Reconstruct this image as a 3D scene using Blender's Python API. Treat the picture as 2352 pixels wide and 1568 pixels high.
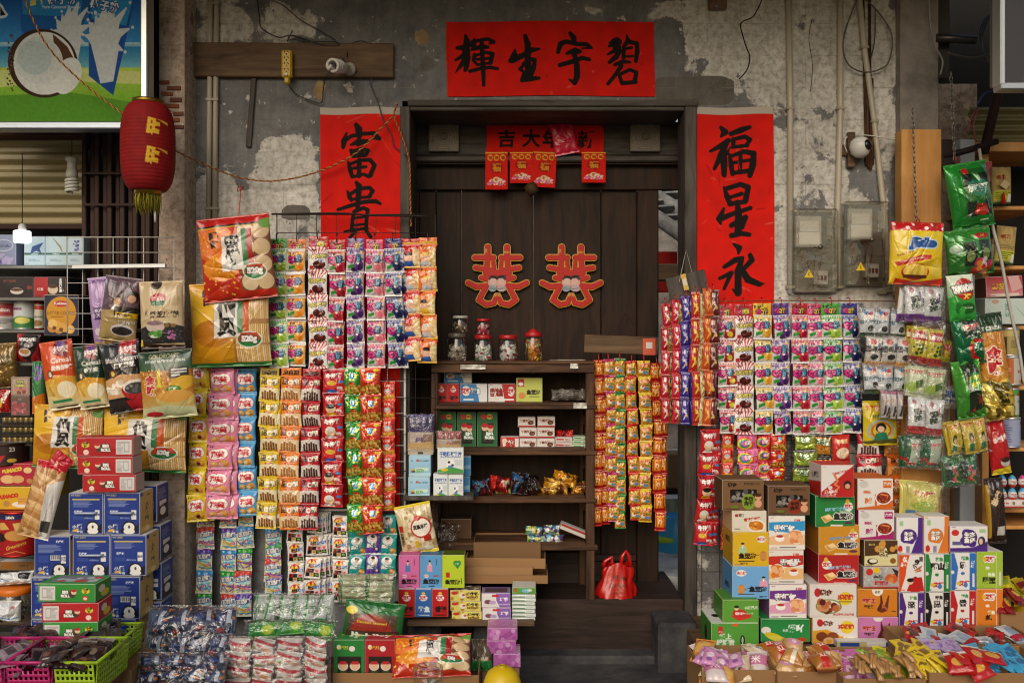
import bpy,math,random
import numpy as np
from mathutils import Vector,Matrix,Euler
R = math.radians
for o in list(bpy.data.objects):bpy.data.objects.remove(o)
SC = bpy.context.scene
COL = SC.collection
rng = np.random.RandomState(7)
random.seed(7)
# camera, sky, sun, exposure
cam_d = bpy.data.cameras.new('camera');CAM = bpy.data.objects.new('camera',cam_d);COL.objects.link(CAM)
CAM.location = (0,-4,1.5);CAM.rotation_euler = (R(90),0,0)
cam_d.sensor_width = 36;cam_d.lens = 36*4/4.704;cam_d.clip_start = .05;cam_d.clip_end = 500
SC.camera = CAM
world = bpy.data.worlds.new('World');SC.world = world;world.use_nodes = True
wn = world.node_tree.nodes;sky = wn.new('ShaderNodeTexSky');sky.sky_type = 'NISHITA';sky.sun_disc = False
SUN_EL,SUN_AZ = 31,194
sky.sun_elevation = R(SUN_EL);sky.sun_rotation = R(SUN_AZ);sky.air_density = 1.6;sky.dust_density = 4.0;sky.ozone_density = 1.0
wn['Background'].inputs['Strength'].default_value = .1
world.node_tree.links.new(sky.outputs['Color'],wn['Background'].inputs['Color'])
sun_d = bpy.data.lights.new('sun','SUN');sun_d.energy = 1.35;sun_d.angle = R(45);sun_d.color = (1,.97,.93)
SUN = bpy.data.objects.new('sun',sun_d);COL.objects.link(SUN)
sv = Vector((math.sin(R(SUN_AZ))*math.cos(R(SUN_EL)),math.cos(R(SUN_AZ))*math.cos(R(SUN_EL)),math.sin(R(SUN_EL))))
SUN.rotation_euler = sv.to_track_quat('Z','Y').to_euler();SUN.location = sv*20
SC.view_settings.view_transform = 'Standard';SC.view_settings.look = 'None'
SC.view_settings.exposure = -0.08;SC.view_settings.gamma = 1
SC.render.engine = 'CYCLES'
SC.cycles.max_bounces = 8;SC.cycles.diffuse_bounces = 2;SC.cycles.glossy_bounces = 3;SC.cycles.transparent_max_bounces = 16
SC.cycles.use_denoising = True;SC.cycles.filter_width = 1.1;SC.cycles.sample_clamp_indirect = 4
# placing: picture units -> metres at a depth
def W(u,v,y=0.):
 k = (y+4)/4/500
 return Vector(((u-1176)*k,y,1.5+(784-v)*k))
def mpu(y):return(y+4)/4/500
def T(c,r,x,y):
 return 588.0*c+x*.36611,(0.,516.7,993.8)[r]+y*.36611
def srgb(h):
 h = h.lstrip('#')
 if len(h)==3:h = ''.join(c*2 for c in h)
 return np.array([int(h[i:i+2],16)/255 for i in(0,2,4)],dtype=np.float32)
def lin(h):
 c = srgb(h);c = np.where(c<=.04045,c/12.92,((c+.055)/1.055)**2.4);return(float(c[0]),float(c[1]),float(c[2]),1)
 # printed designs, drawn into a numpy field and carried by mesh vertices
_gl = {}
def glyphs(s,bold=0.):
 k = (s,bold)
 if k in _gl:return _gl[k]
 c = bpy.data.curves.new('g','FONT');c.body = s;c.offset = bold;c.resolution_u = 3;c.align_x = 'CENTER'
 c.space_line = 1.0
 o = bpy.data.objects.new('g',c);COL.objects.link(o)
 me = bpy.data.meshes.new_from_object(o.evaluated_get(bpy.context.evaluated_depsgraph_get()))
 me.calc_loop_triangles()
 n = len(me.vertices);v = np.zeros(n*3,np.float32);me.vertices.foreach_get('co',v);v = v.reshape(-1,3)[:,:2]
 t = np.zeros(len(me.loop_triangles)*3,np.int32);me.loop_triangles.foreach_get('vertices',t);t = t.reshape(-1,3)
 bpy.data.objects.remove(o);bpy.data.curves.remove(c);bpy.data.meshes.remove(me)
 if n==0:v = np.zeros((3,2),np.float32);t = np.zeros((0,3),np.int32)
 lo,hi = v.min(0),v.max(0);ctr = (lo+hi)/2
 nl = s.count('\n')+1
 r = (v-ctr,t,float(hi[0]-lo[0]),float(hi[1]-lo[1]))
 _gl[k] = r
 return r
class Art:
 def __init__(s,w,h,bg='#fff',ss=2):
  s.w,s.h,s.ss = max(2,int(w)),max(2,int(h)),ss
  s.W,s.H = s.w*ss,s.h*ss
  s.a = np.empty((s.H,s.W,3),np.float32);s.a[:] = srgb(bg)
  s.X = (np.arange(s.W)+.5)/s.W;s.Y = (np.arange(s.H)+.5)/s.H
 def _box(s,x0,y0,x1,y1):
  return max(0,int(x0*s.W)),max(0,int(y0*s.H)),min(s.W,int(math.ceil(x1*s.W))+1),min(s.H,int(math.ceil(y1*s.H))+1)
 def put(s,m,i0,j0,i1,j1,c):s.a[j0:j1,i0:i1][m] = srgb(c)
 def r(s,x0,y0,x1,y1,c):
  s.a[max(0,round(y0*s.H)):max(0,round(y1*s.H)),max(0,round(x0*s.W)):max(0,round(x1*s.W))] = srgb(c)
 def v(s,y0,y1,c0,c1,x0=0,x1=1):
  j0,j1 = max(0,round(y0*s.H)),min(s.H,round(y1*s.H))
  if j1>j0:
   t = np.linspace(0,1,j1-j0)[:,None,None];s.a[j0:j1,round(x0*s.W):round(x1*s.W)] = srgb(c0)*(1-t)+srgb(c1)*t
 def e(s,cx,cy,rx,ry,c,rot=0):
  q = max(rx,ry*s.H/s.W),max(ry,rx*s.W/s.H)
  i0,j0,i1,j1 = s._box(cx-q[0],cy-q[1],cx+q[0],cy+q[1])
  if i1<=i0 or j1<=j0:return
  dx = (s.X[i0:i1]-cx)[None,:]*s.W;dy = (s.Y[j0:j1]-cy)[:,None]*s.H
  if rot:ca,sa = math.cos(R(rot)),math.sin(R(rot));dx,dy = dx*ca+dy*sa,dy*ca-dx*sa
  s.put((dx/(rx*s.W))**2+(dy/(ry*s.H))**2<1,i0,j0,i1,j1,c)
 def p(s,pts,c):
  q = np.array(pts,np.float32).reshape(-1,2)
  i0,j0,i1,j1 = s._box(q[:,0].min(),q[:,1].min(),q[:,0].max(),q[:,1].max())
  if i1<=i0 or j1<=j0:return
  x = s.X[i0:i1][None,:];y = s.Y[j0:j1][:,None];m = np.zeros((j1-j0,i1-i0),bool)
  for(ax,ay),(bx,by)in zip(q,np.roll(q,-1,0)):
   if ay==by:continue
   m^=((ay>y)!=(by>y))&(x<(bx-ax)*(y-ay)/(by-ay)+ax)
  s.put(m,i0,j0,i1,j1,c)
 def b(s,pts,c,sx=1.,sy=1.):
  for(x0,y0,w0),(x1,y1,w1)in zip(pts[:-1],pts[1:]):
   mw = max(w0,w1)/2
   i0,j0,i1,j1 = s._box(min(x0,x1)-mw*s.H/s.W,min(y0,y1)-mw,max(x0,x1)+mw*s.H/s.W,max(y0,y1)+mw)
   if i1<=i0 or j1<=j0:continue
   k = s.W/s.H
   X = s.X[i0:i1][None,:]*k;Y = s.Y[j0:j1][:,None];dx,dy = (x1-x0)*k,y1-y0
   L = dx*dx+dy*dy+1e-12;t = np.clip(((X-x0*k)*dx+(Y-y0)*dy)/L,0,1)
   s.put((X-x0*k-t*dx)**2+(Y-y0-t*dy)**2<(.5*(w0+(w1-w0)*t))**2,i0,j0,i1,j1,c)
 def t(s,txt,cx,cy,h,c,out=None,ow=.08,bold=0.02,rot=0,fit=0,sl=0):
  P,tri,gw,gh = glyphs(txt,bold)
  if len(tri)==0:return
  nl = txt.count('\n')+1
  k = h*s.H*nl/gh if True else h*s.H
  kx = k
  if fit:kx = fit*s.W/gw
  p = P*np.array([kx,-k],np.float32)
  if sl:p[:,0]-=p[:,1]*sl
  if rot:ca,sa = math.cos(R(rot)),math.sin(R(rot));p = np.stack([p[:,0]*ca-p[:,1]*sa,p[:,0]*sa+p[:,1]*ca],1)
  p = p+np.array([cx*s.W,cy*s.H],np.float32)
  pad = 2+int(ow*h*s.H*2)
  i0,j0 = int(math.floor(p[:,0].min()))-pad,int(math.floor(p[:,1].min()))-pad
  i1,j1 = int(math.ceil(p[:,0].max()))+pad+1,int(math.ceil(p[:,1].max()))+pad+1
  m = np.zeros((j1-j0,i1-i0),bool)
  q = p-np.array([i0,j0],np.float32)
  for a,b_,d in q[tri]:
   x0,x1 = int(min(a[0],b_[0],d[0])),int(max(a[0],b_[0],d[0]))+1
   y0,y1 = int(min(a[1],b_[1],d[1])),int(max(a[1],b_[1],d[1]))+1
   X = np.arange(x0,x1+1)[None,:]+.5;Y = np.arange(y0,y1+1)[:,None]+.5
   e0 = (b_[0]-a[0])*(Y-a[1])-(b_[1]-a[1])*(X-a[0]);e1 = (d[0]-b_[0])*(Y-b_[1])-(d[1]-b_[1])*(X-b_[0]);e2 = (a[0]-d[0])*(Y-d[1])-(a[1]-d[1])*(X-d[0])
   ins = ((e0>=0)&(e1>=0)&(e2>=0))|((e0<=0)&(e1<=0)&(e2<=0))
   m[y0:y1+1,x0:x1+1]|=ins[:m.shape[0]-y0,:m.shape[1]-x0]
  def blit(mm,col):
   a0,b0,a1,b1 = max(0,i0),max(0,j0),min(s.W,i1),min(s.H,j1)
   if a1>a0 and b1>b0:s.a[b0:b1,a0:a1][mm[b0-j0:b1-j0,a0-i0:a1-i0]] = srgb(col)
  if out:
   n = max(1,int(round(ow*h*s.H)));d = m.copy()
   for _ in range(n):
    e = d.copy();e[1:]|=d[:-1];e[:-1]|=d[1:];e[:,1:]|=d[:,:-1];e[:,:-1]|=d[:,1:];d = e
   blit(d,out)
  blit(m,c)
 def lines(s,x0,y0,x1,y1,n,c,seed=0):
  rr = random.Random(seed)
  for i in range(n):
   y = y0+(y1-y0)*(i+.2)/n;s.r(x0,y,x0+(x1-x0)*rr.uniform(.55,1),y+(y1-y0)/n*.5,c)
 def sp(s,n,r,cols,box=(0,0,1,1),seed=0,asp=1):
  rr = random.Random(seed)
  for _ in range(n):
   q = r*rr.uniform(.7,1.3)
   s.e(rr.uniform(box[0],box[2]),rr.uniform(box[1],box[3]),q,q*s.W/s.H*asp,rr.choice(cols),rr.uniform(0,180))
 def noise(s,amp,sc=6,seed=0):
  g = np.random.RandomState(seed);f = g.rand(s.H//sc+2,s.W//sc+2).astype(np.float32)
  yi = np.arange(s.H)/sc;xi = np.arange(s.W)/sc;y0 = yi.astype(int);x0 = xi.astype(int);fy = (yi-y0)[:,None];fx = (xi-x0)[None,:]
  n = f[y0][:,x0]*(1-fy)*(1-fx)+f[y0+1][:,x0]*fy*(1-fx)+f[y0][:,x0+1]*(1-fy)*fx+f[y0+1][:,x0+1]*fy*fx
  s.a = np.clip(s.a*(1+amp*(n-.5)*2)[:,:,None],0,1)
 def out(s):
  return s.a.reshape(s.h,s.ss,s.w,s.ss,3).mean((1,3))
def draw(w,h,bg,ops,dens=560,ss=2):
 A = Art(max(6,min(420,w*dens)),max(6,min(420,h*dens)),bg,ss)
 run(A,ops);return A.out()
def run(A,ops):
 for op in ops:
  kw = {}
  if isinstance(op[-1],dict):kw = op[-1];op = op[:-1]
  getattr(A,op[0])(*op[1:],**kw)
def plain(c):
 return np.tile(srgb(c),(2,2,1))if isinstance(c,str)else c
 # materials
def newmat(name):
 m = bpy.data.materials.new(name);m.use_nodes = True
 return m,m.node_tree.nodes,m.node_tree.links,m.node_tree.nodes['Principled BSDF']
def print_mat(name,rough,spec=.5,coat=0.,bump=0.,bscale=60,metal=0.,vary=.06):
 m,N,L,P = newmat(name)
 a = N.new('ShaderNodeAttribute');a.attribute_name = 'Col'
 oi = N.new('ShaderNodeObjectInfo');mr = N.new('ShaderNodeMapRange');mr.inputs[3].default_value = 1-vary;mr.inputs[4].default_value = 1+vary*.5
 L.new(oi.outputs['Random'],mr.inputs[0])
 hs = N.new('ShaderNodeHueSaturation');L.new(mr.outputs[0],hs.inputs['Value']);L.new(a.outputs['Color'],hs.inputs['Color'])
 L.new(hs.outputs['Color'],P.inputs['Base Color'])
 P.inputs['Roughness'].default_value = rough;P.inputs['Specular IOR Level'].default_value = spec;P.inputs['Metallic'].default_value = metal
 P.inputs['Coat Weight'].default_value = coat;P.inputs['Coat Roughness'].default_value = .08
 if bump:
  tc = N.new('ShaderNodeTexCoord');n = N.new('ShaderNodeTexNoise');n.inputs['Scale'].default_value = bscale;n.inputs['Detail'].default_value = 4
  L.new(tc.outputs['Object'],n.inputs['Vector']);b = N.new('ShaderNodeBump');b.inputs['Strength'].default_value = bump;b.inputs['Distance'].default_value = .004
  L.new(n.outputs['Fac'],b.inputs['Height']);L.new(b.outputs['Normal'],P.inputs['Normal'])
  if coat:L.new(b.outputs['Normal'],P.inputs['Coat Normal'])
 return m
M = {}
M['film'] = print_mat('printed_film',.3,.55,.35,.35,45)
M['foil'] = print_mat('printed_foil',.22,.6,.7,.5,50,.25)
M['card'] = print_mat('printed_card',.5,.35,0,.06,30)
M['gloss'] = print_mat('glossy_print',.32,.5,.25,.05,20)
M['paper'] = print_mat('paper',.8,.2,0,.25,40,vary=.02)
M['matte'] = print_mat('matte_surface',.75,.25,0,.15,60,vary=.03)
M['plastic'] = print_mat('moulded_plastic',.38,.45,0,.02,20,vary=.03)
M['metal'] = print_mat('bare_metal',.38,.5,0,.1,40,.85)
M['rust'] = print_mat('rusty_metal',.7,.3,0,.4,60,.3)
M['board'] = print_mat('cardboard',.8,.2,0,.12,50)
def clear_mat(name,base=.04,gain=.55,rough=.08,bump=.6,scale=28,tint=(1,1,1)):
 m,N,L,P = newmat(name);N.remove(P);out = N['Material Output']
 tr = N.new('ShaderNodeBsdfTransparent');tr.inputs[0].default_value = (*tint,1);gl = N.new('ShaderNodeBsdfGlossy');gl.inputs['Roughness'].default_value = rough
 lw = N.new('ShaderNodeLayerWeight');lw.inputs['Blend'].default_value = .35
 mr = N.new('ShaderNodeMapRange');mr.inputs[3].default_value = base;mr.inputs[4].default_value = gain;L.new(lw.outputs['Facing'],mr.inputs[0])
 mx = N.new('ShaderNodeMixShader');L.new(mr.outputs[0],mx.inputs[0]);L.new(tr.outputs[0],mx.inputs[1]);L.new(gl.outputs[0],mx.inputs[2])
 tc = N.new('ShaderNodeTexCoord');n = N.new('ShaderNodeTexNoise');n.inputs['Scale'].default_value = scale;n.inputs['Detail'].default_value = 3;n.inputs['Distortion'].default_value = 1.2
 L.new(tc.outputs['Object'],n.inputs['Vector']);b = N.new('ShaderNodeBump');b.inputs['Strength'].default_value = bump;b.inputs['Distance'].default_value = .02
 L.new(n.outputs['Fac'],b.inputs['Height']);L.new(b.outputs['Normal'],gl.inputs['Normal']);L.new(b.outputs['Normal'],lw.inputs['Normal'])
 L.new(mx.outputs[0],out.inputs[0]);return m
M['clear'] = clear_mat('clear_film',.07,.6,.12,.9,24)
M['clear_soft'] = clear_mat('crinkled_clear_bag',.1,.55,.22,1.,16,(.93,.94,.96))
M['clear_hard'] = clear_mat('clear_plastic',.06,.7,.06,.05,6,(.93,.94,.93))
M['grey_clear'] = clear_mat('aged_clear_plastic',.1,.7,.16,.25,9,(.88,.87,.84))
def wood_mat(name,dark,light,scale=(1.5,1.5,14),rough=.65,axis=2,bump=.25,wear=None):
 m,N,L,P = newmat(name);tc = N.new('ShaderNodeTexCoord');mp = N.new('ShaderNodeMapping')
 s = [scale[2]]*3;s[axis] = scale[0];mp.inputs['Scale'].default_value = s
 oi = N.new('ShaderNodeObjectInfo');ml = N.new('ShaderNodeMath');ml.operation = 'MULTIPLY';ml.inputs[1].default_value = 37;L.new(oi.outputs['Random'],ml.inputs[0])
 cb = N.new('ShaderNodeCombineXYZ');[L.new(ml.outputs[0],cb.inputs[i])for i in range(3)];L.new(cb.outputs[0],mp.inputs['Location'])
 L.new(tc.outputs['Object'],mp.inputs['Vector'])
 n = N.new('ShaderNodeTexNoise');n.inputs['Scale'].default_value = 2.2;n.inputs['Detail'].default_value = 8;n.inputs['Roughness'].default_value = .65;n.inputs['Distortion'].default_value = .6
 L.new(mp.outputs[0],n.inputs['Vector'])
 n2 = N.new('ShaderNodeTexNoise');n2.inputs['Scale'].default_value = 2.5;n2.inputs['Detail'].default_value = 5;L.new(tc.outputs['Object'],n2.inputs['Vector'])
 cr = N.new('ShaderNodeValToRGB');cr.color_ramp.elements[0].position = .32;cr.color_ramp.elements[1].position = .7
 cr.color_ramp.elements[0].color = lin(dark);cr.color_ramp.elements[1].color = lin(light);L.new(n.outputs['Fac'],cr.inputs[0])
 mx = N.new('ShaderNodeMix');mx.data_type = 'RGBA';mx.blend_type = 'MULTIPLY';mx.inputs[0].default_value = .8
 c2 = N.new('ShaderNodeValToRGB');c2.color_ramp.elements[0].position = .35;c2.color_ramp.elements[0].color = (.5,.47,.45,1);c2.color_ramp.elements[1].position = .62;c2.color_ramp.elements[1].color = (1,1,1,1)
 L.new(n2.outputs['Fac'],c2.inputs[0]);L.new(cr.outputs[0],mx.inputs[6]);L.new(c2.outputs[0],mx.inputs[7])
 L.new(mx.outputs[2],P.inputs['Base Color']);P.inputs['Roughness'].default_value = rough;P.inputs['Specular IOR Level'].default_value = .3
 b = N.new('ShaderNodeBump');b.inputs['Strength'].default_value = bump;b.inputs['Distance'].default_value = .004;L.new(n.outputs['Fac'],b.inputs['Height']);L.new(b.outputs['Normal'],P.inputs['Normal'])
 return m
M['wood_dark'] = wood_mat('old_dark_wood','#150c06','#3e2513',axis=2)
M['wood_shelf'] = wood_mat('worn_shelf_wood','#2c1c12','#765238',axis=0)
M['wood_post'] = wood_mat('worn_post_wood','#2c1c12','#6e4d34',axis=2)
M['wood_plank'] = wood_mat('weathered_plank','#4a3826','#80654a',axis=0)
M['wood_light'] = wood_mat('light_pine_laminate','#c98a48','#e0aa68',(1,1,6),.45,2,.05)
M['wood_grey'] = wood_mat('grey_frame_wood','#332e29','#67605a',axis=2)
M['wood_greyh'] = wood_mat('grey_lintel_wood','#332e29','#625c55',axis=0)
M['wood_step'] = wood_mat('threshold_wood','#1d140e','#40302a',axis=0)
def stone_mat(name,c0,c1,c2,scale=6,rough=.85,bump=.5):
 m,N,L,P = newmat(name);tc = N.new('ShaderNodeTexCoord')
 n = N.new('ShaderNodeTexNoise');n.inputs['Scale'].default_value = scale;n.inputs['Detail'].default_value = 10;n.inputs['Roughness'].default_value = .68;L.new(tc.outputs['Object'],n.inputs['Vector'])
 cr = N.new('ShaderNodeValToRGB');E = cr.color_ramp.elements;E[0].position = .3;E[0].color = lin(c0);E[1].position = .72;E[1].color = lin(c2);e = E.new(.5);e.color = lin(c1)
 L.new(n.outputs['Fac'],cr.inputs[0]);L.new(cr.outputs[0],P.inputs['Base Color']);P.inputs['Roughness'].default_value = rough;P.inputs['Specular IOR Level'].default_value = .25
 n2 = N.new('ShaderNodeTexNoise');n2.inputs['Scale'].default_value = scale*9;n2.inputs['Detail'].default_value = 6;L.new(tc.outputs['Object'],n2.inputs['Vector'])
 b = N.new('ShaderNodeBump');b.inputs['Strength'].default_value = bump;b.inputs['Distance'].default_value = .006;L.new(n2.outputs['Fac'],b.inputs['Height']);L.new(b.outputs['Normal'],P.inputs['Normal'])
 return m
M['stone'] = stone_mat('dark_step_stone','#242323','#3c3b3e','#55534f')
M['stone_lt'] = stone_mat('paving_stone','#5a5854','#85837e','#a09d96')
M['pillar_grey'] = stone_mat('grey_pillar_plaster','#4d4843','#837c75','#a59d95',4)
M['asphalt'] = stone_mat('street_ground','#3a3936','#55534f','#6c6963',3)
def emit_mat(name,c,s):
 m,N,L,P = newmat(name);P.inputs['Base Color'].default_value = (.8,.8,.8,1);P.inputs['Emission Color'].default_value = lin(c);P.inputs['Emission Strength'].default_value = s;return m
 # meshes
class MB:
 def __init__(s):s.V = [];s.C = [];s.Q = [];s.P = [];s.n = 0;s.qm = [];s.pm = []
 def raw(s,V,quads=None,polys=None,col='#fff',mi=0):
  V = np.asarray(V,np.float32).reshape(-1,3);s.V.append(V)
  c = srgb(col)if isinstance(col,str)else np.asarray(col,np.float32)
  s.C.append(np.broadcast_to(c,(len(V),3))if c.ndim==1 else c.reshape(-1,3))
  if quads is not None and len(quads):q = np.asarray(quads,np.int32).reshape(-1,4);s.Q.append(q+s.n);s.qm.append(np.full(len(q),mi))
  for f in polys or[]:s.P.append([i+s.n for i in f]);s.pm.append(mi)
  s.n+=len(V);return s
 def grid(s,P,C,mi=0,flip=False):
  h,w = P.shape[:2];i = np.arange(h*w).reshape(h,w)
  q = np.stack([i[:-1,:-1],i[1:,:-1],i[1:,1:],i[:-1,1:]],-1).reshape(-1,4)
  if flip:q = q[:,::-1]
  return s.raw(P,q,None,np.broadcast_to(C,(h,w,3))if C.ndim==1 else C,mi)
 def quad(s,a,b,c,d,col,mi=0):return s.raw([a,b,c,d],[[0,1,2,3]],None,col,mi)
 def box(s,c,d,col='#888',mi=0,rot=None,ch=0.):
  x,y,z = [k/2 for k in d];c = Vector(c)
  ch = min(ch,x*.45,y*.45,z*.45)
  vs = [];fs = []
  def add(pts):
   b = len(vs);vs.extend(pts);fs.append(list(range(b,b+len(pts))))
  for ax in range(3):
   for sg in(-1,1):
    o1,o2 = [(1,2),(2,0),(0,1)][ax];D = (x,y,z);pts = []
    for p,q in((-1,-1),(1,-1),(1,1),(-1,1)):
     v = [0,0,0];v[ax] = sg*D[ax];v[o1] = p*(D[o1]-ch);v[o2] = q*(D[o2]-ch);pts.append(tuple(v))
    add(pts if sg>0 else pts[::-1])
  if ch:
   D = (x,y,z)
   for ax in range(3):
    o1,o2 = [(1,2),(2,0),(0,1)][ax]
    for p in(-1,1):
     for q in(-1,1):
      def mk(e,k):
       v = [0,0,0];v[ax] = e*(D[ax]-ch)
       v[o1] = p*(D[o1]if k==0 else D[o1]-ch);v[o2] = q*(D[o2]-ch if k==0 else D[o2]);return tuple(v)
      pts = [mk(-1,0),mk(1,0),mk(1,1),mk(-1,1)]
      add(pts if p*q<0 else pts[::-1])
   for sx in(-1,1):
    for sy in(-1,1):
     for sz in(-1,1):
      pts = [(sx*x,sy*(y-ch),sz*(z-ch)),(sx*(x-ch),sy*y,sz*(z-ch)),(sx*(x-ch),sy*(y-ch),sz*z)]
      add(pts if sx*sy*sz>0 else pts[::-1])
  Rm = rot.to_matrix()if isinstance(rot,Euler)else(Euler(rot).to_matrix()if rot else Matrix.Identity(3))
  return s.raw([Rm@Vector(v)+c for v in vs],None,fs,col,mi)
 def tube(s,pts,r,col='#888',seg=8,mi=0,closed=False):
  pts = [Vector(p)for p in pts];n = len(pts);rs = r if isinstance(r,(list,tuple))else[r]*n
  V = [];up = Vector((.13,.31,.94)).normalized();N0 = None
  for i,p in enumerate(pts):
   a = pts[i-1]if(i>0 or closed)else p;b = pts[(i+1)%n]if(i<n-1 or closed)else p
   t = (b-a).normalized()
   if N0 is None:N0 = t.cross(up).normalized()
   N0 = (N0-t*N0.dot(t)).normalized();B = t.cross(N0)
   for k in range(seg):
    a_ = 2*math.pi*k/seg;V.append(p+(N0*math.cos(a_)+B*math.sin(a_))*rs[i])
  q = [[i*seg+k,i*seg+(k+1)%seg,((i+1)%n)*seg+(k+1)%seg,((i+1)%n)*seg+k]for i in range(n if closed else n-1)for k in range(seg)]
  caps = []if closed else[list(range(seg))[::-1],list(range((n-1)*seg,n*seg))]
  return s.raw(V,q,caps,col,mi)
 def lathe(s,prof,c=(0,0,0),seg=28,col='#888',mi=0,cols=None,caps=True):
  V = [];C = []
  for j,(r,z)in enumerate(prof):
   for k in range(seg):
    a = 2*math.pi*k/seg;V.append((c[0]+r*math.cos(a),c[1]+r*math.sin(a),c[2]+z));C.append(srgb(cols[j]if cols else col))
  q = [[j*seg+k,j*seg+(k+1)%seg,(j+1)*seg+(k+1)%seg,(j+1)*seg+k]for j in range(len(prof)-1)for k in range(seg)]
  m = len(prof)
  return s.raw(V,q,[list(range(seg))[::-1],list(range((m-1)*seg,m*seg))]if caps else None,np.array(C),mi)
 def cylart(s,r,h,art,c=(0,0,0),mi=0,a0=-180,a1=0,seam=None):
  H,Wd = art.shape[:2];an = np.linspace(R(-270),R(90),Wd);z = np.linspace(h,0,H)
  P = np.zeros((H,Wd,3));P[...,0] = c[0]+r*np.cos(an)[None];P[...,1] = c[1]+r*np.sin(an)[None];P[...,2] = c[2]+z[:,None]
  return s.grid(P,art,mi)
 def build(s,name,mats,parent=None,loc=None,rot=None,flat=False):
  V = np.concatenate(s.V).astype(np.float32);C = np.concatenate([np.asarray(c,np.float32)for c in s.C])
  Q = np.concatenate(s.Q)if s.Q else np.zeros((0,4),np.int32)
  me = bpy.data.meshes.new(name);me.vertices.add(len(V));me.vertices.foreach_set('co',V.ravel())
  nl = len(Q)*4+sum(len(p)for p in s.P);me.loops.add(nl);me.polygons.add(len(Q)+len(s.P))
  vi = np.concatenate([Q.ravel()]+[np.array(p,np.int32)for p in s.P])if s.P else Q.ravel()
  me.loops.foreach_set('vertex_index',vi.astype(np.int32))
  tot = np.concatenate([np.full(len(Q),4,np.int32),np.array([len(p)for p in s.P],np.int32)])
  st = np.concatenate([[0],np.cumsum(tot)[:-1]]).astype(np.int32);me.polygons.foreach_set('loop_start',st)
  try:me.polygons.foreach_set('loop_total',tot)
  except Exception:pass
  mi = np.concatenate(s.qm+[np.array(s.pm,np.int32)])if(s.qm or s.pm)else np.zeros(0)
  me.polygons.foreach_set('material_index',mi.astype(np.int32))
  me.polygons.foreach_set('use_smooth',np.full(len(tot),not flat))
  at = me.attributes.new('Col','BYTE_COLOR','POINT')
  c4 = np.ones((len(V),4),np.float32);c4[:,:3] = np.clip(C,0,1);at.data.foreach_set('color_srgb',c4.ravel())
  me.update(calc_edges=True);me.validate()
  for m in(mats if isinstance(mats,(list,tuple))else[mats]):me.materials.append(M[m]if isinstance(m,str)else m)
  o = bpy.data.objects.new(name,me);COL.objects.link(o)
  if parent:o.parent = parent
  if loc is not None:o.location = loc
  if rot is not None:o.rotation_euler = rot
  return o
def tag(o,label=None,cat=None,group=None,kind=None):
 if label:o['label'] = label
 if cat:o['category'] = cat
 if group:o['group'] = group
 if kind:o['kind'] = kind
 return o
def empty(name,loc,label,cat,group=None,rot=None):
 o = bpy.data.objects.new(name,None);COL.objects.link(o);o.location = loc;o.empty_display_size = .05
 if rot:o.rotation_euler = rot
 return tag(o,label,cat,group)
def inst(o,name=None,parent=None,loc=None,rot=None,scale=None):
 c = o.copy();COL.objects.link(c)
 for k in list(c.keys()):del c[k]
 if name:c.name = name
 c.parent = parent
 if loc is not None:c.location = loc
 if rot is not None:c.rotation_euler = rot
 if scale is not None:c.scale = scale
 return c
def wrinkle(h,w,seed,n=14,amp=1.,width=.05):
 g = np.random.RandomState(seed);y = np.linspace(0,1,h)[:,None];x = np.linspace(0,1,w)[None,:];z = np.zeros((h,w))
 for _ in range(n):
  th = g.uniform(0,math.pi);cx,cy = g.rand(2);d = (x-cx)*math.sin(th)-(y-cy)*math.cos(th);t = (x-cx)*math.cos(th)+(y-cy)*math.sin(th)
  z+=g.uniform(-1,1)*np.exp(-np.abs(d)/(width*g.uniform(.4,1.5)))*np.exp(-(t/g.uniform(.12,.4))**2)
 return z*amp
def pillow_mb(w,h,art,bulge=.012,crimp=.09,seed=0,wr=.003,mb=None,mi=0,pinch=.05,back=None,kx=2.2,o=(0,0,0),side=0.0):
 """soft packet hanging in the local x-z plane, face to -y; top edge at z=0"""
 mb = mb or MB();H,Wd = art.shape[:2]
 v = np.linspace(0,1,H)[:,None];u = np.linspace(-1,1,Wd)[None,:]
 vv = np.clip((v-crimp)/(1-2*crimp),0,1);b = np.clip(1-np.abs(2*vv-1)**2.2,0,1)**.6 if crimp else np.clip(1-np.abs(2*v-1)**3,0,1)**.6
 prof = b*np.clip(1-np.abs(u)**kx,0,1)**.55
 g = np.random.RandomState(seed+991);z = prof*bulge
 z = z+(wrinkle(H,Wd,seed,16,wr)+wrinkle(H,Wd,seed+5,30,wr*.42,.016))*(.25+prof)
 ph = g.uniform(0,6.28);cr = np.exp(-np.minimum(v-crimp*.8,1-crimp*.8-v).clip(0)/.13)*np.sin(u*g.uniform(7,12)+ph)*wr*.9
 z = z+cr*(b>0)
 if crimp:z = z+np.where((v<crimp)|(v>1-crimp),.0004*np.sin(v*h*2600),0)
 xs = u*(1-pinch*b)*w/2*(1+0*v)
 P = np.zeros((H,Wd,3));P[...,0] = xs+o[0];P[...,1] = -z+o[1];P[...,2] = -v*h+o[2]
 mb.grid(P,art,mi)
 i = np.arange(H*Wd).reshape(H,Wd);ring = np.concatenate([i[0,:],i[1:,-1],i[-1,-2::-1],i[-2:0:-1,0]])
 RP = P.reshape(-1,3)[ring];cen = RP.mean(0);inner = cen+(RP-cen)*.72;inner[:,1] = o[1]+bulge*.75;n = len(ring)
 bc = srgb(back)if back else art.reshape(-1,3).mean(0)
 q = [[k,(k+1)%n,n+(k+1)%n,n+k]for k in range(n)]
 mb.raw(np.concatenate([RP,inner]),q,[list(range(n,2*n))],bc,mi)
 return mb
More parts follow.
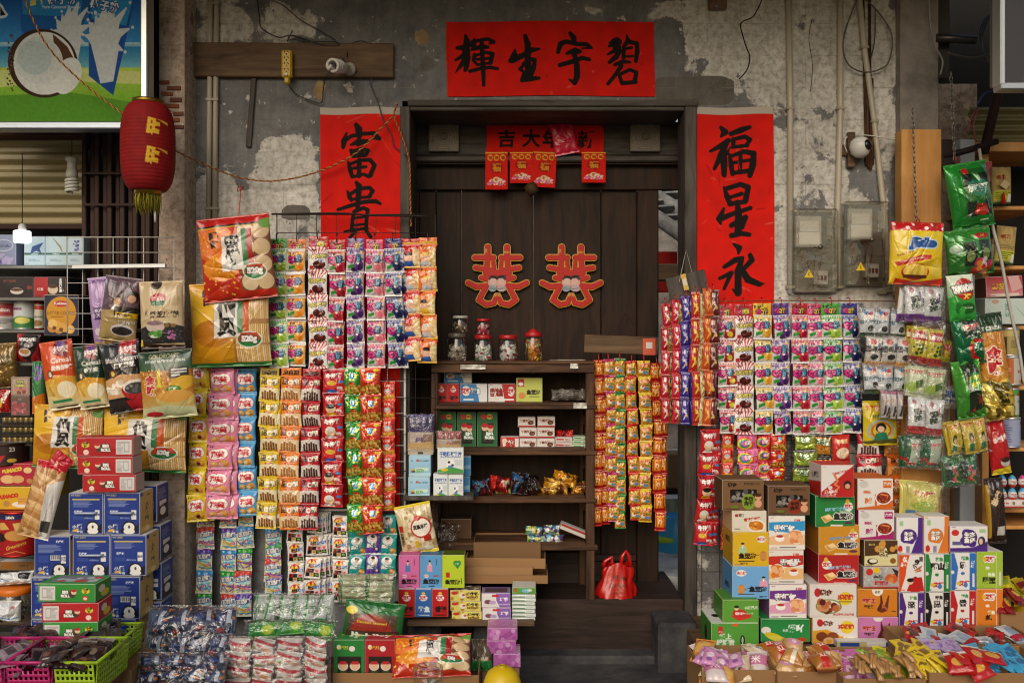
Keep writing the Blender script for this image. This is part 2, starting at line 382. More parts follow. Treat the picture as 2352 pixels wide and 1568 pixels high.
def facegrid(mb,o,ax,ay,art,mi=0):
 H,Wd = art.shape[:2];s = np.linspace(0,1,Wd)[None,:,None];t = np.linspace(0,1,H)[:,None,None]
 mb.grid(np.array(o)[None,None]+s*np.array(ax)+t*np.array(ay),art,mi)
_s = [0]
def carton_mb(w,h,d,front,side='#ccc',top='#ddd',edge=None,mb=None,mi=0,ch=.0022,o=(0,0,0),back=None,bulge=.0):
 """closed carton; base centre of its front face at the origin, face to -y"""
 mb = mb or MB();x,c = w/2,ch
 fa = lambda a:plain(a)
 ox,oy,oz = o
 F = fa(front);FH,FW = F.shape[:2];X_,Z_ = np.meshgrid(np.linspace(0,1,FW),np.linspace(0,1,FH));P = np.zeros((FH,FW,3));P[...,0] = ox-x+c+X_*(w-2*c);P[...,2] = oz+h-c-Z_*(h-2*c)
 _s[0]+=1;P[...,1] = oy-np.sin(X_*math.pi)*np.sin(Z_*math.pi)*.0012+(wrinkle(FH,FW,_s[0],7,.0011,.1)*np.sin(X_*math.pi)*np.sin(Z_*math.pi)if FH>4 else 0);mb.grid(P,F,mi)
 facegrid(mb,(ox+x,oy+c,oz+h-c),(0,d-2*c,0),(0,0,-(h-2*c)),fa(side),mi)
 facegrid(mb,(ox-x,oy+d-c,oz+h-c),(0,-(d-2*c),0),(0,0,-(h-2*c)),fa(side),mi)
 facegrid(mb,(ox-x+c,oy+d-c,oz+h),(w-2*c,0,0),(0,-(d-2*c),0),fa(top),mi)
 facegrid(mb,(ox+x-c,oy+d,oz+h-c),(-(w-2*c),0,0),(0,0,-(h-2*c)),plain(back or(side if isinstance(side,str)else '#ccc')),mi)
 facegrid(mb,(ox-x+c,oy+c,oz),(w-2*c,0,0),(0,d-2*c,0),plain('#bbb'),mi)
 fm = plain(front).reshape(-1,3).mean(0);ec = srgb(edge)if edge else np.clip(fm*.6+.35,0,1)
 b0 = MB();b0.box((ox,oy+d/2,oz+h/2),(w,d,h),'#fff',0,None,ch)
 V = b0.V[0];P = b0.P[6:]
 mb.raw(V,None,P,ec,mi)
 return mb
LAB = {}
# setting
def slab(name,u0,v0,u1,v1,y0,y1,mat,col='#888',ch=.003,parent=None,ycal=None,mb=None):
 """board seen at picture rectangle u0..u1, v0..v1 when its front stands at depth y0; runs back to y1"""
 a,b = W(u0,v1,y0 if ycal is None else ycal),W(u1,v0,y0 if ycal is None else ycal)
 m = mb or MB();c = ((a.x+b.x)/2,(y0+y1)/2,(a.z+b.z)/2);d = (b.x-a.x,y1-y0,b.z-a.z)
 if mb:mb.box(c,d,col,0,None,ch);return mb
 m.box((0,0,0),d,col,0,None,ch)
 return m.build(name,mat,parent,c)
g = MB();g.quad((-60,-60,0),(60,-60,0),(60,60,0),(-60,60,0),'#777');tag(g.build('ground',M['asphalt']),kind='structure')
g = MB();g.box((0,-.2,.025),(7,.4,.062),'#777',0,None,.006);tag(g.build('pavement',M['stone']),kind='structure')
def wall_mask(U,V):
 w = np.zeros(U.shape);c = np.zeros(U.shape);o = np.zeros(U.shape)
 def blob(arr,u,v,ru,rv,a,p=2.):arr+=a*np.exp(-(np.abs((U-u)/ru)**p+np.abs((V-v)/rv)**p))
 for a in((520,40,95,62,.58,4),(672,55,62,60,.5,4),(655,395,72,92,.95,4),(520,470,95,100,.6,4),(1000,30,120,16,.12,2),(965,92,18,22,.5,2),(880,10,60,20,.2,2),(700,520,200,70,.35,4),(800,205,14,14,.55,2),(700,230,40,8,.3,2),(450,900,40,400,.5,6),(580,820,260,330,.25,6),(1800,60,270,170,.52,6),(1650,80,120,80,.4,4),(1900,400,165,420,.54,8),(1700,600,420,100,.3,6),(1410,25,200,22,.3,4),(1950,150,120,130,.2,2),(1500,1200,700,400,.3,8),(700,170,300,150,.14,4)):blob(w,*a)
 for a in((1540,110,28,60,-.7,3),(1660,75,30,22,-.35,2),(1530,170,30,30,-.6,2),(1610,140,18,12,-.4,2),(1720,75,16,18,-.4,2),(1700,620,12,40,-.3,2),(1850,20,40,30,-.3,2),(1805,250,22,40,-.25,2),(1960,395,32,42,-.45,2),(1885,255,26,14,-.4,2),(1930,20,15,40,-.2,2),(1850,60,30,22,-.4,2),(1990,420,18,22,-.5,2),(580,30,30,20,-.15,2)):blob(w,*a)
 for a in((1595,208,88,32,1.6,6),(1000,130,60,60,.5,3),(900,190,80,50,.4,3),(680,490,34,18,1.2,5)):blob(c,*a)
 for a in((968,85,22,28,.8,2),(735,205,16,30,.8,2),(610,275,8,12,.6,2),(1690,370,30,60,.3,2),(1890,500,60,60,.25,2),(1010,30,20,10,.5,2)):blob(o,*a)
 return np.clip(np.stack([w,np.clip(c,0,1),np.clip(o,0,1)],-1),0,1)
def wall_part(mb,u0,v0,u1,v1):
 nu,nv = int((u1-u0)/12)+2,int((v1-v0)/12)+2
 U,V = np.meshgrid(np.linspace(u0,u1,nu),np.linspace(v0,v1,nv))
 P = np.zeros((nv,nu,3));P[...,0] = (U-1176)/500;P[...,2] = 1.5+(784-V)/500
 m = wall_mask(U,V);mb.grid(P,np.where(m<=.0031308,m*12.92,1.055*np.power(np.maximum(m,1e-6),1/2.4)-.055))
def plaster_mat(name,base,white,masked=True,amount=.5):
 m,N,L,P = newmat(name);tc = N.new('ShaderNodeTexCoord')
 def noise(s,d=8,r=.6,dist=0.):
  n = N.new('ShaderNodeTexNoise');n.inputs['Scale'].default_value = s;n.inputs['Detail'].default_value = d;n.inputs['Roughness'].default_value = r;n.inputs['Distortion'].default_value = dist
  L.new(tc.outputs['Object'],n.inputs['Vector']);return n.outputs['Fac']
 def ramp(src,p0,c0,p1,c1):
  r = N.new('ShaderNodeValToRGB');E = r.color_ramp.elements;E[0].position = p0;E[1].position = p1;E[0].color = c0 if len(c0)==4 else(*c0,1);E[1].color = c1 if len(c1)==4 else(*c1,1);L.new(src,r.inputs[0]);return r.outputs[0]
 def math_(op,a,b):
  k = N.new('ShaderNodeMath');k.operation = op
  for i,q in enumerate((a,b)):
   if isinstance(q,(int,float)):k.inputs[i].default_value = q
   else:L.new(q,k.inputs[i])
  return k.outputs[0]
 def mix(f,a,b,mode='MIX'):
  k = N.new('ShaderNodeMix');k.data_type = 'RGBA';k.blend_type = mode
  for i,q in((0,f),(6,a),(7,b)):
   if isinstance(q,(int,float)):k.inputs[i].default_value = q
   elif isinstance(q,tuple):k.inputs[i].default_value = q
   else:L.new(q,k.inputs[i])
  return k.outputs[2]
 big,mid,fine = noise(2.2,6),noise(7,10,.62,.4),noise(60,5)
 cem = mix(.75,ramp(mid,.3,lin(base[0]),.7,lin(base[1])),ramp(fine,.3,(.75,.75,.75),.7,(1.05,1.05,1.05)),'MULTIPLY')
 wht = mix(.85,ramp(noise(3.3,8,.62),.3,lin(white[0]),.68,lin(white[1])),ramp(noise(38,6,.7),.36,(.5,.47,.43),.56,(1,1,1)),'MULTIPLY')
 och = ramp(noise(12,6),.3,lin('#8a6f4c'),.7,lin('#b39a74'))
 if masked:
  a = N.new('ShaderNodeAttribute');a.attribute_name = 'Col';sp = N.new('ShaderNodeSeparateColor');L.new(a.outputs['Color'],sp.inputs[0]);wv,cv,ov = sp.outputs
 else:wv,cv,ov = amount,0.,0.
 jag = math_('MULTIPLY',math_('SUBTRACT',noise(5.5,12,.66,.3),.5),1.9)
 chips = ramp(noise(16,9,.6),.34,(1,1,1),.37,(0,0,0))
 f = ramp(math_('SUBTRACT',math_('ADD',wv,jag),math_('MULTIPLY',chips,.35)),.375,(0,0,0),.445,(1,1,1))
 fleck = ramp(noise(21,7,.7),.61,(0,0,0),.64,(1,1,1));pit = ramp(noise(13,8,.65),.655,(0,0,0),.67,(1,1,1))
 ff = math_('MULTIPLY',math_('MAXIMUM',f,fleck),math_('SUBTRACT',1.,pit))
 col = mix(ff,cem,wht)
 col = mix(ramp(math_('ADD',ov,math_('MULTIPLY',jag,.6)),.45,(0,0,0),.49,(1,1,1)),col,och)
 col = mix(ramp(math_('ADD',cv,math_('MULTIPLY',jag,.25)),.5,(0,0,0),.54,(1,1,1)),col,ramp(mid,.3,lin('#5b5751'),.7,lin('#736e66')))
 br = N.new('ShaderNodeTexBrick');mp = N.new('ShaderNodeMapping');mp.inputs['Rotation'].default_value = (R(-90),0,0);L.new(tc.outputs['Object'],mp.inputs[0]);L.new(mp.outputs[0],br.inputs[0])
 br.inputs['Scale'].default_value = 1;br.inputs['Brick Width'].default_value = .3;br.inputs['Row Height'].default_value = .148;br.inputs['Mortar Size'].default_value = .0022;br.inputs['Mortar Smooth'].default_value = .4
 j = math_('MULTIPLY',br.outputs['Fac'],ramp(noise(4,4),.45,(0,0,0),.6,(.55,.55,.55)))
 col = mix(j,col,lin('#8d8780'))
 streak = N.new('ShaderNodeTexNoise');mp2 = N.new('ShaderNodeMapping');mp2.inputs['Scale'].default_value = (5,5,.9);L.new(tc.outputs['Object'],mp2.inputs[0]);L.new(mp2.outputs[0],streak.inputs[0]);streak.inputs['Detail'].default_value = 5
 col = mix(.3,col,ramp(streak.outputs['Fac'],.36,(.55,.52,.5),.56,(1,1,1)),'MULTIPLY')
 L.new(col,P.inputs['Base Color']);P.inputs['Roughness'].default_value = .92;P.inputs['Specular IOR Level'].default_value = .2
 b = N.new('ShaderNodeBump');b.inputs['Strength'].default_value = .7;b.inputs['Distance'].default_value = .006
 h = math_('ADD',math_('MULTIPLY',f,.5),math_('ADD',math_('MULTIPLY',noise(30,8,.7),.7),math_('MULTIPLY',br.outputs['Fac'],-.3)))
 L.new(h,b.inputs['Height']);L.new(b.outputs['Normal'],P.inputs['Normal'])
 return m
M['wall'] = plaster_mat('peeling_plaster',('#636365','#898989'),('#b9b6b0','#e2dfd9'))
M['pillar_pink'] = plaster_mat('peeling_pink_plaster',('#7d7064','#9c8d80'),('#b09a8a','#dcc8b8'),False,.66)
mb = MB();wall_part(mb,436,-110,924,1534);wall_part(mb,1597,-110,2072,1534);wall_part(mb,924,-110,1597,232)
for(u0,u1,v0,v1)in((924,924,232,1534),(1597,1597,232,1534),(924,1597,232,232)):
 a,b = W(u0,v0),W(u1,v1)
 if u0==u1:mb.quad((a.x,0,a.z),(a.x,0,b.z),(a.x,.28,b.z),(a.x,.28,a.z),'#333')
 else:mb.quad((a.x,0,a.z),(b.x,0,a.z),(b.x,.28,a.z),(a.x,.28,a.z),'#333')
WALL = tag(mb.build('plaster_wall',M['wall']),'grey cement wall with flaking whitewash around the old doorway','wall')
g = MB();g.box((0,-.66,3.3),(9,1.3,.06),'#777');tag(g.build('unseen_overhang',M['matte']),kind='structure')  # overhang added above the view, its depth set to shade the upper wall
slab('pillar',365,-110,424,1545,-.14,.1,M['pillar_pink'])
tag(bpy.data.objects['pillar'],'pinkish flaking masonry pillar between left shop and grey wall','pillar')
bpy.data.objects['pillar'].name = 'masonry_pillar'
pil = bpy.data.objects['masonry_pillar'];m = MB()
for i,(u,v,w_,h_)in enumerate(((378,190,22,8),(400,203,30,9),(384,216,26,8),(404,230,26,9),(394,244,34,9),(410,262,22,8),(398,276,28,9),(412,292,20,8))):m.box(W(u,v,-.141),(w_*.002,.012,h_*.002),('#8a4c36','#7a4a38','#93563f','#6d4436')[i%4],0,(0,R((i*7)%5-2),0),.002)
bk_ = m.build('exposed_brick',M['matte']);bk_.location = -pil.location;bk_.parent = pil;tag(bk_,kind='stuff')
slab('concrete_pillar',2068,-110,2156,1545,-.05,.3,M['pillar_grey']);tag(bpy.data.objects['concrete_pillar'],'smooth grey concrete pillar right of the electricity meters','pillar')
fr = empty('door_frame',W(1262,1380,0),'old grey timber frame of the central doorway','door frame')
def part(name,u0,v0,u1,v1,y0,y1,mat,ch=.004,par=fr,col='#888'):
 o = slab(name,u0,v0,u1,v1,y0,y1,mat,col,ch);o.location-=par.location;o.parent = par;return o
part('jamb',919,244,941,1378,-.025,.27,M['wood_grey']);part('jamb',1573,244,1601,1500,-.025,.15,M['wood_grey'])
part('head_beam',941.5,244,1572.5,254,-.02,.27,M['wood_greyh']);part('head_moulding',936,229,1604,243.5,-.03,.1,M['wood_greyh'])
part('transom_panel',944,280,1563,357,.275,.3,M['wood_greyh']);part('rail',944,357.5,1563,371,.25,.3,M['wood_greyh'],.006)
part('rail',944,372,1563,378,.27,.3,M['wood_dark'],.002)
part('upper_panel',944,379,1563,436,.31,.34,M['wood_dark'])
dl = empty('wooden_door',W(1240,1380,.34),'dark brown board door with two red double happiness cutouts','door')
for(a,b)in((946,962.5),(963,1001),(1002,1059),(1060,1224.5),(1225.5,1380),(1381,1462)):part('board',a,437,b,1372,.335+.004*random.random(),.37,M['wood_dark'],.003,dl)
part('stile',1463,436.5,1513,1378,.3,.37,M['wood_dark'],.006,dl)
part('bottom_rail',1100,1274,1462,1289,.31,.334,M['wood_step'],.004,dl);part('kick_panel',1100,1290,1432,1378,.318,.334,M['wood_step'],.003,dl);part('kick_panel',1432.5,1290,1462,1378,.312,.334,M['wood_dark'],.003,dl)
o = slab('threshold',900,1376,1572,1506,0,.5,M['wood_step'],'#888',.008);tag(o,'tall worn brown board threshold below the snack cabinet','threshold')
o = slab('door_stone',1512,1432,1604,1560,-.2,-.001,M['stone'],'#888',.012);tag(o,'dark square stone block at the foot of the right door jamb','stone')
o = slab('stone_step',1000,1507,1600,1560,-.1,.3,M['stone'],'#888',.01);tag(o,'long low dark stone step under the threshold','step')
M['alley_paving'] = stone_mat('alley_paving','#8d8f90','#b3b5b6','#c9cacb')
g = MB();g.box((.95,3.,.1),(3.,5.2,.43),'#999');tag(g.build('alley_floor',M['alley_paving']),kind='structure')
g = MB();g.box((1.2,5.7,1.6),(5,.2,3.4),'#777');tag(g.build('alley_back_wall',M['pillar_grey']),'dim plaster wall at the far end of the alley','wall')
g = MB();g.box((2.25,2.9,1.4),(.2,5.,2.8),'#777');tag(g.build('alley_side_wall',M['pillar_pink']),'pale side wall of the alley seen past the door','wall')
rf = empty('tiled_roof',(1.1,2.2,2.1),'grey tiled eave seen through the gap beside the door','roof')
for k in range(4):
 m = MB();x = -.35+k*.24
 m.tube([(x-.35,1.5,1.1),(x+.55,-.3,.02)],.055,'#6f7276',10);m.build('cover_tile',M['stone_lt'],rf)
 m = MB()
 for j in range(16):
  t = j/15;m.box((x-.35+.12+.9*t,1.5-1.8*t,1.1-1.08*t-.01*(j%2)),(.2,.14,.016),'#8d9094',0,(R(-18),0,R(-20)),.004)
 m.build('pan_tile',M['stone_lt'],rf)
m = MB();m.box((.5,-.1,-.12),(1.6,.1,.12),'#5b4a39',0,None,.01);m.build('eave_beam',M['wood_plank'],rf)
def hh(o,l,c,g=None):return tag(o,l,c,g)
ch = empty('plastic_chair',W(1560,1280,.9),'lime green plastic chair in the alley behind the doorway','chair')
m = MB();B = ch.location
pt = lambda u,v,y:W(u,v,y)-B
m.tube([pt(1531,1300,.9),pt(1537,1240,.9),pt(1546,1205,.9),pt(1565,1195,.92)],.016,'#a3c62c',8);m.build('frame',M['plastic'],ch)
m = MB();m.tube([pt(1531,1300,.9),pt(1534,1262,.9)],.014,'#98bb28',8);m.tube([pt(1600,1310,.9),pt(1590,1240,.92)],.014,'#98bb28',8);m.build('leg',M['plastic'],ch)
m = MB();m.box(tuple(pt(1572,1225,1.05)),(.36,.36,.03),'#a3c62c',0,None,.01);m.build('seat',M['plastic'],ch)
m = MB();m.lathe([(.15,0),(.135,.2),(.125,.27),(.1,.285),(.02,.29)],(0,0,0),20,'#3d9fd6');tag(m.build('plastic_stool',M['plastic'],None,W(1556,1291,1.0)),'sky blue plastic stool behind the lime chair','stool')
m = MB();m.box((0,0,.1),(.2,.2,.2),'#a98562',0,None,.004);tag(m.build('carton',M['board'],None,W(1566,1115,1.2)),'plain brown carton on the table in the alley','carton')
tb = empty('alley_table',W(1560,1116,1.2),'dark small table carrying a brown carton in the alley','table')
m = MB();m.box((0.03,0,-.012),(.36,.3,.022),'#33291f',0,None,.003);m.build('tabletop',M['wood_dark'],tb)
for x in(-.12,.18):
 m = MB();m.box((x,0,-.35),(.03,.03,.65),'#33291f',0,None,.003);m.build('leg',M['wood_dark'],tb)
m = MB();A = draw(.22,.3,'#97a08a',[],120);m2 = pillow_mb(.22,.26,A,.05,0,4,.02);tag(m2.build('jacket',M['matte'],None,W(1549,1145,1.05)),'grey green jacket hung over the chair in the alley','jacket')
m = MB();m.box((0,0,0),(.16,.02,.3),'#8e1712',0,None,.003);tag(m.build('red_poster',M['paper'],None,W(1530,625,2.4)),'dark red paper notice pasted under the alley eave','poster')
# left shop front
g = MB()
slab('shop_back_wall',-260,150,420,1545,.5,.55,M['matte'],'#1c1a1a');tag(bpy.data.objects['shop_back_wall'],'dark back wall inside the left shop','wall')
rs = MB();H_,n = 62,2
prof = []
U0,V0,V1 = -120,312,514
a,b = W(U0,V1,.12),W(196,V0,.12);zz = np.linspace(b.z,a.z,120);ph = (b.z-zz)/.083
yy = .12-.016*np.clip(np.sin(ph*2*np.pi)*1.6,-1,1)
P = np.zeros((120,2,3));P[...,0] = [a.x,b.x];P[...,1] = yy[:,None];P[...,2] = zz[:,None]
rs.grid(P,srgb('#9a8c62'));tag(rs.build('roller_shutter',M['metal_paint']if 'metal_paint' in M else M['gloss']),'half raised cream ribbed roller shutter of the left shop','shutter')
o = slab('shutter_rail',-120,514,200,526,.06,.14,M['rust'],'#3a2722');tag(o,'brown bottom rail of the raised roller shutter','rail')
o = slab('shutter_housing',-120,298,200,312,.02,.3,M['rust'],'#4a2a22');tag(o,'reddish brown beam above the roller shutter','beam')
o = slab('lintel_board',-120,280,364,297.5,.0,.3,M['rust'],'#1d1917');tag(o,'blackened board under the coconut billboard','beam')
fg = empty('folding_gate',W(280,1400,.03),'brown folding steel gate slid open beside the pillar','gate')
for k in range(12):
 m = MB();u = 190+k*14.6;p0,p1 = W(u,298,.03),W(u+10.5,1400,.03)
 m.box(((p0.x+p1.x)/2,.03+.02*(k%2),(p0.z+p1.z)/2),(p1.x-p0.x,.025,p0.z-p1.z),'#43322c',0,None,.003);o = m.build('slat',M['rust'],None);o.location-=fg.location;o.parent = fg
for v in(398,470,760):
 p0,p1 = W(190,v,.005),W(362,v,.005);m = MB();m.box(((p0.x+p1.x)/2,.005,p0.z),(p1.x-p0.x,.006,.012),'#3a2b26',0,None,.001);o = m.build('cross_bar',M['rust'],None);o.location-=fg.location;o.parent = fg
 # things on the wall
def sheet_mb(w,h,art,wr=.003,seed=0,thick=.0012,mb=None,n=18,width=.06,jag=0,flip=0):
 mb = mb or MB();H,Wd = art.shape[:2]
 y = wrinkle(H,Wd,seed,n,wr,width);x = np.linspace(-w/2,w/2,Wd)[None,:];z = np.linspace(0,-h,H)[:,None]
 g = np.random.RandomState(seed);x = x+.003*np.sin(np.linspace(0,5,H)+g.rand()*6)[:,None]*(w>.2)
 P = np.zeros((H,Wd,3));P[...,0] = x;P[...,1] = -np.abs(y)-.002;P[...,2] = z+.003*np.sin(np.linspace(0,7,Wd)+g.rand()*6)[None,:]*(w>.2)
 if jag:P[-1,:,2]+=np.where(np.arange(Wd)%2==0,jag,0)
 mb.grid(P,art);P2 = P.copy();P2[...,1]+=thick;mb.grid(P2[:,::max(1,Wd//8)][::max(1,H//8)],art.reshape(-1,3).mean(0),0,True)
 return mb
INK = '#17100f';RED = '#d2180c'
def brush_ops(strokes,fu,fv,hv):
 return[('b',[(fu(x),fv(y),w/hv)for x,y,w in st],INK)for st in strokes]
def paper_flecks(A,n,seed,cols=('#d23a2e','#b80f0c','#d8483c')):
 rr = random.Random(seed)
 for _ in range(n):
  A.e(rr.random(),rr.random(),rr.uniform(.002,.016),rr.uniform(.002,.03),rr.choice(cols),rr.uniform(0,180))
banner = [[(225,170,30),(240,230,70),(235,300,75)],[(135,305,40),(200,300,60),(290,270,50)],[(250,340,60),(180,400,50),(115,435,30)],[(230,330,90),(240,400,70)],[(215,430,60),(165,500,45),(105,575,10)],[(245,420,60),(230,500,60),(215,545,45),(250,470,30),(280,400,8)],[(320,215,30),(320,300,50)],[(300,240,40),(380,225,40),(470,210,40),(535,245,45),(480,268,12)],[(300,320,40),(400,295,55),(470,300,40)],[(310,250,50),(330,310,50)],[(325,385,50),(310,440,40),(350,490,30)],[(345,385,30),(450,355,35),(520,375,50),(495,470,48)],[(350,430,32),(490,420,32)],[(350,488,30),(500,470,32)],[(405,260,50),(410,400,50),(412,560,50),(412,710,38)],[(265,558,40),(380,530,40),(480,518,40),(570,535,36)],[(880,185,45),(910,280,70),(905,420,70),(905,600,72)],[(770,330,18),(760,390,70),(715,455,50)],[(740,440,80),(850,400,60),(950,340,60),(1035,330,28)],[(860,490,50),(930,440,50),(985,445,40),(965,530,55),(940,600,50)],[(870,490,40),(815,545,38),(865,580,30)],[(860,610,60),(835,665,50),(930,650,60),(1020,645,36)],[(1375,160,45),(1415,210,62),(1420,270,50)],[(1240,365,46),(1270,275,58),(1330,250,50),(1450,275,48),(1555,275,48),(1605,312,36),(1500,320,16)],[(1340,378,38),(1430,340,56),(1485,355,38),(1400,395,28)],[(1255,505,48),(1380,470,52),(1500,425,48),(1580,440,42)],[(1420,390,50),(1440,500,66),(1440,620,68),(1410,695,54),(1350,660,18)],[(1810,260,30),(1860,225,48),(1925,230,36)],[(1800,292,28),(1870,268,62),(1920,252,46)],[(1890,220,60),(1870,330,66)],[(1785,382,24),(1860,340,48),(1920,300,38)],[(1800,465,40),(1870,410,60),(1925,340,46)],[(1995,170,22),(2010,230,56),(1965,290,42),(1958,410,46)],[(2020,240,48),(2108,258,48),(2110,350,56),(2090,448,42)],[(1970,320,28),(2050,300,34)],[(1970,400,24),(2060,395,28)],[(1860,490,38),(1950,455,48),(2025,460,28)],[(1930,500,48),(1860,600,44),(1775,700,38)],[(1905,610,40),(1930,690,46)],[(1920,590,38),(2020,540,38),(2092,570,44),(2070,660,50)],[(1930,690,46),(2080,675,46)]]
cl = [[(480,235,50),(510,290,85),(515,370,70)],[(370,325,26),(340,420,72),(330,490,46)],[(370,400,46),(420,365,46),(560,345,46),(690,340,48),(748,400,50),(640,402,12)],[(420,465,28),(500,435,70),(600,430,46),(500,472,38)],[(420,530,46),(440,590,46)],[(430,535,28),(540,515,36),(618,540,46),(590,590,46)],[(440,598,44),(580,590,56)],[(470,560,40),(560,550,30)],[(385,660,28),(410,760,56),(430,830,48)],[(400,690,38),(520,650,38),(640,650,48),(690,712,52),(640,830,56)],[(515,650,56),(510,830,56)],[(450,738,38),(590,728,38)],[(430,838,38),(560,812,38),(620,840,46)],[(475,900,38),(510,950,72),(500,1080,66),(490,1220,56)],[(375,1000,28),(400,1070,56),(420,1110,38)],[(400,1040,46),(500,980,46),(630,970,46),(668,1010,48),(620,1080,46)],[(420,1100,38),(540,1082,38),(640,1075,36)],[(265,1210,38),(400,1170,48),(560,1135,48),(700,1128,52),(752,1155,36)],[(460,1230,38),(435,1300,42),(420,1460,46)],[(450,1240,46),(560,1205,46),(608,1230,48),(592,1350,44),(590,1480,38)],[(440,1315,32),(590,1305,32)],[(430,1400,32),(590,1390,28)],[(340,1465,28),(430,1452,38),(600,1442,38)],[(470,1460,46),(400,1540,38)],[(590,1470,46),(640,1540,46)]]
cr = [[(245,175,28),(275,210,56),(245,245,22)],[(160,365,22),(240,320,42),(300,278,42)],[(290,290,38),(250,380,56),(190,500,28)],[(260,360,56),(265,450,56),(265,545,42)],[(290,380,28),(312,330,8)],[(322,225,38),(400,200,48),(468,180,32)],[(340,270,38),(340,325,32)],[(345,268,28),(430,252,36),(472,278,34),(440,322,32)],[(330,330,28),(450,322,32)],[(310,390,28),(320,470,42),(330,540,34)],[(315,402,28),(420,368,38),(498,388,46),(488,480,56),(465,558,42)],[(395,380,32),(390,530,32)],[(340,452,28),(470,437,28)],[(330,532,34),(470,520,38)],[(262,640,18),(285,710,46),(310,775,38)],[(290,650,38),(390,622,38),(452,650,44),(430,750,48)],[(310,720,28),(400,697,34)],[(305,772,38),(430,760,38)],[(260,810,22),(225,890,52),(235,930,18)],[(230,890,48),(330,850,38),(468,812,34)],[(365,760,38),(375,860,56),(370,1000,56)],[(320,940,42),(430,882,42),(400,960,38)],[(320,1020,42),(400,1008,38),(458,1020,36)],[(335,1085,18),(380,1120,48),(375,1160,22)],[(265,1265,32),(350,1212,48),(402,1202,38),(372,1300,56),(375,1470,56),(330,1440,12)],[(230,1355,28),(320,1312,38),(265,1435,26)],[(465,1180,38),(480,1220,46),(420,1280,38)],[(400,1290,48),(450,1370,56),(540,1410,42),(580,1405,6)]]
def hang_sheet(name,u0,v0,u1,v1,y,art,label,cat,wr=.003,seed=0,mat='paper',group=None,jag=0,rot=0,thick=.0012):
 p = W((u0+u1)/2,v0,y);w,h = (u1-u0)*mpu(y),(v1-v0)*mpu(y)
 o = sheet_mb(w,h,art,wr,seed,thick,jag=jag).build(name,M[mat],None,p,(0,R(rot),0));return tag(o,label,cat,group)
A = Art(460,164,RED,2);A.noise(.06,40,1);paper_flecks(A,12,1)
run(A,brush_ops(banner,lambda x:(x-10)/2285,lambda y:(y-22)/812,812))
hang_sheet('red_banner',1026,50,1503,221,-.004,A.out(),'wide red paper banner with four black brush characters above the doorway','banner',.0025,3)
u_ = lambda x:((1260+x/2.903)*.5742-736)/184;v_ = lambda y:((420+y/2.903)*.5742-247)/915
A = Art(170,846,RED,2);A.noise(.06,40,2);paper_flecks(A,60,2);A.r(0,0,1,.0185,'#b5aca0')
run(A,brush_ops(cl,u_,v_,915/.5742*2.903))
hang_sheet('red_couplet',736,247,920,1162,-.004,A.out(),'red paper couplet left of the doorway, half hidden behind snack rack','couplet',.003,4)
u_ = lambda x:((2760+x/1.961)*.5742-1597)/180;v_ = lambda y:((420+y/1.961)*.5742-247)/560
A = Art(166,516,RED,2);A.noise(.06,40,5);paper_flecks(A,50,5);A.r(0,0,1,.03,'#b5aca0')
run(A,brush_ops(cr,u_,v_,560/.5742*1.961))
hang_sheet('red_couplet',1597,247,1777,807,-.006,A.out(),'red paper couplet with three large black characters right of the doorway','couplet',.003,6)
A = Art(240,64,'#d2180c',2);A.noise(.08,30,3)
for ch_,x in(('吉',.17),('大',.38),('年',.55),('新',.85)):A.t(ch_,x,.54,.58,'#1d1412',bold=.03)
hang_sheet('red_scroll',1117,282,1386,352,.262,A.out(),'short red paper scroll on the transom inside the doorway','scroll',.004,8)
A = Art(48,84,'#cf1c10',2);A.r(0,0,1,.04,'#d8a63a')
for x in(.22,.5,.78):A.e(x,.15,.12,.085,'#d9a136');A.t('福',x,.15,.1,'#a5170d')
A.e(.5,.4,.27,.16,'#a21810');A.t('福',.5,.4,.22,'#c98a2a',bold=.04);A.sp(40,.05,['#d98a9a','#e8bcc0','#c86a9c','#e6cfa0'],(.1,.72,.9,.86),3);A.e(.5,.72,.16,.07,'#e0c9a0');A.t('財',.5,.72,.08,'#b5140e')
for k,(u0,u1,v1,rot,lab)in enumerate(((1115,1166,437,0,'leftmost red paper charm hanging under the short scroll'),(1171,1224,422,0,'red paper charm second from left under the short scroll'),(1226,1279,432,3,'slightly tilted red paper charm third under the short scroll'),(1336,1391,421,0,'rightmost red paper charm hanging alone under the scroll'))):
 hang_sheet('paper_charm',u0,350,u1,v1,.25,A.out(),lab,'paper charm',.005,20+k,'paper','paper charms under the scroll',.012,rot)
A = Art(30,40,'#c9103a',2);o = pillow_mb(.12,.165,A.out(),.012,.06,5,.005).build('pink_packet',M['film'],None,W(1288,278,.235),(0,R(-11),0));tag(o,'empty crimson pink packet stuck over the small red scroll','packet')
m = MB();m.lathe([(.03,0),(.033,.03),(.025,.05)],col='#4a3a22',seg=12);tag(m.build('bell',M['rust'],None,W(1212,440,.24),(R(20),R(60),0)),'small dull brass bell under the paper charms','bell')
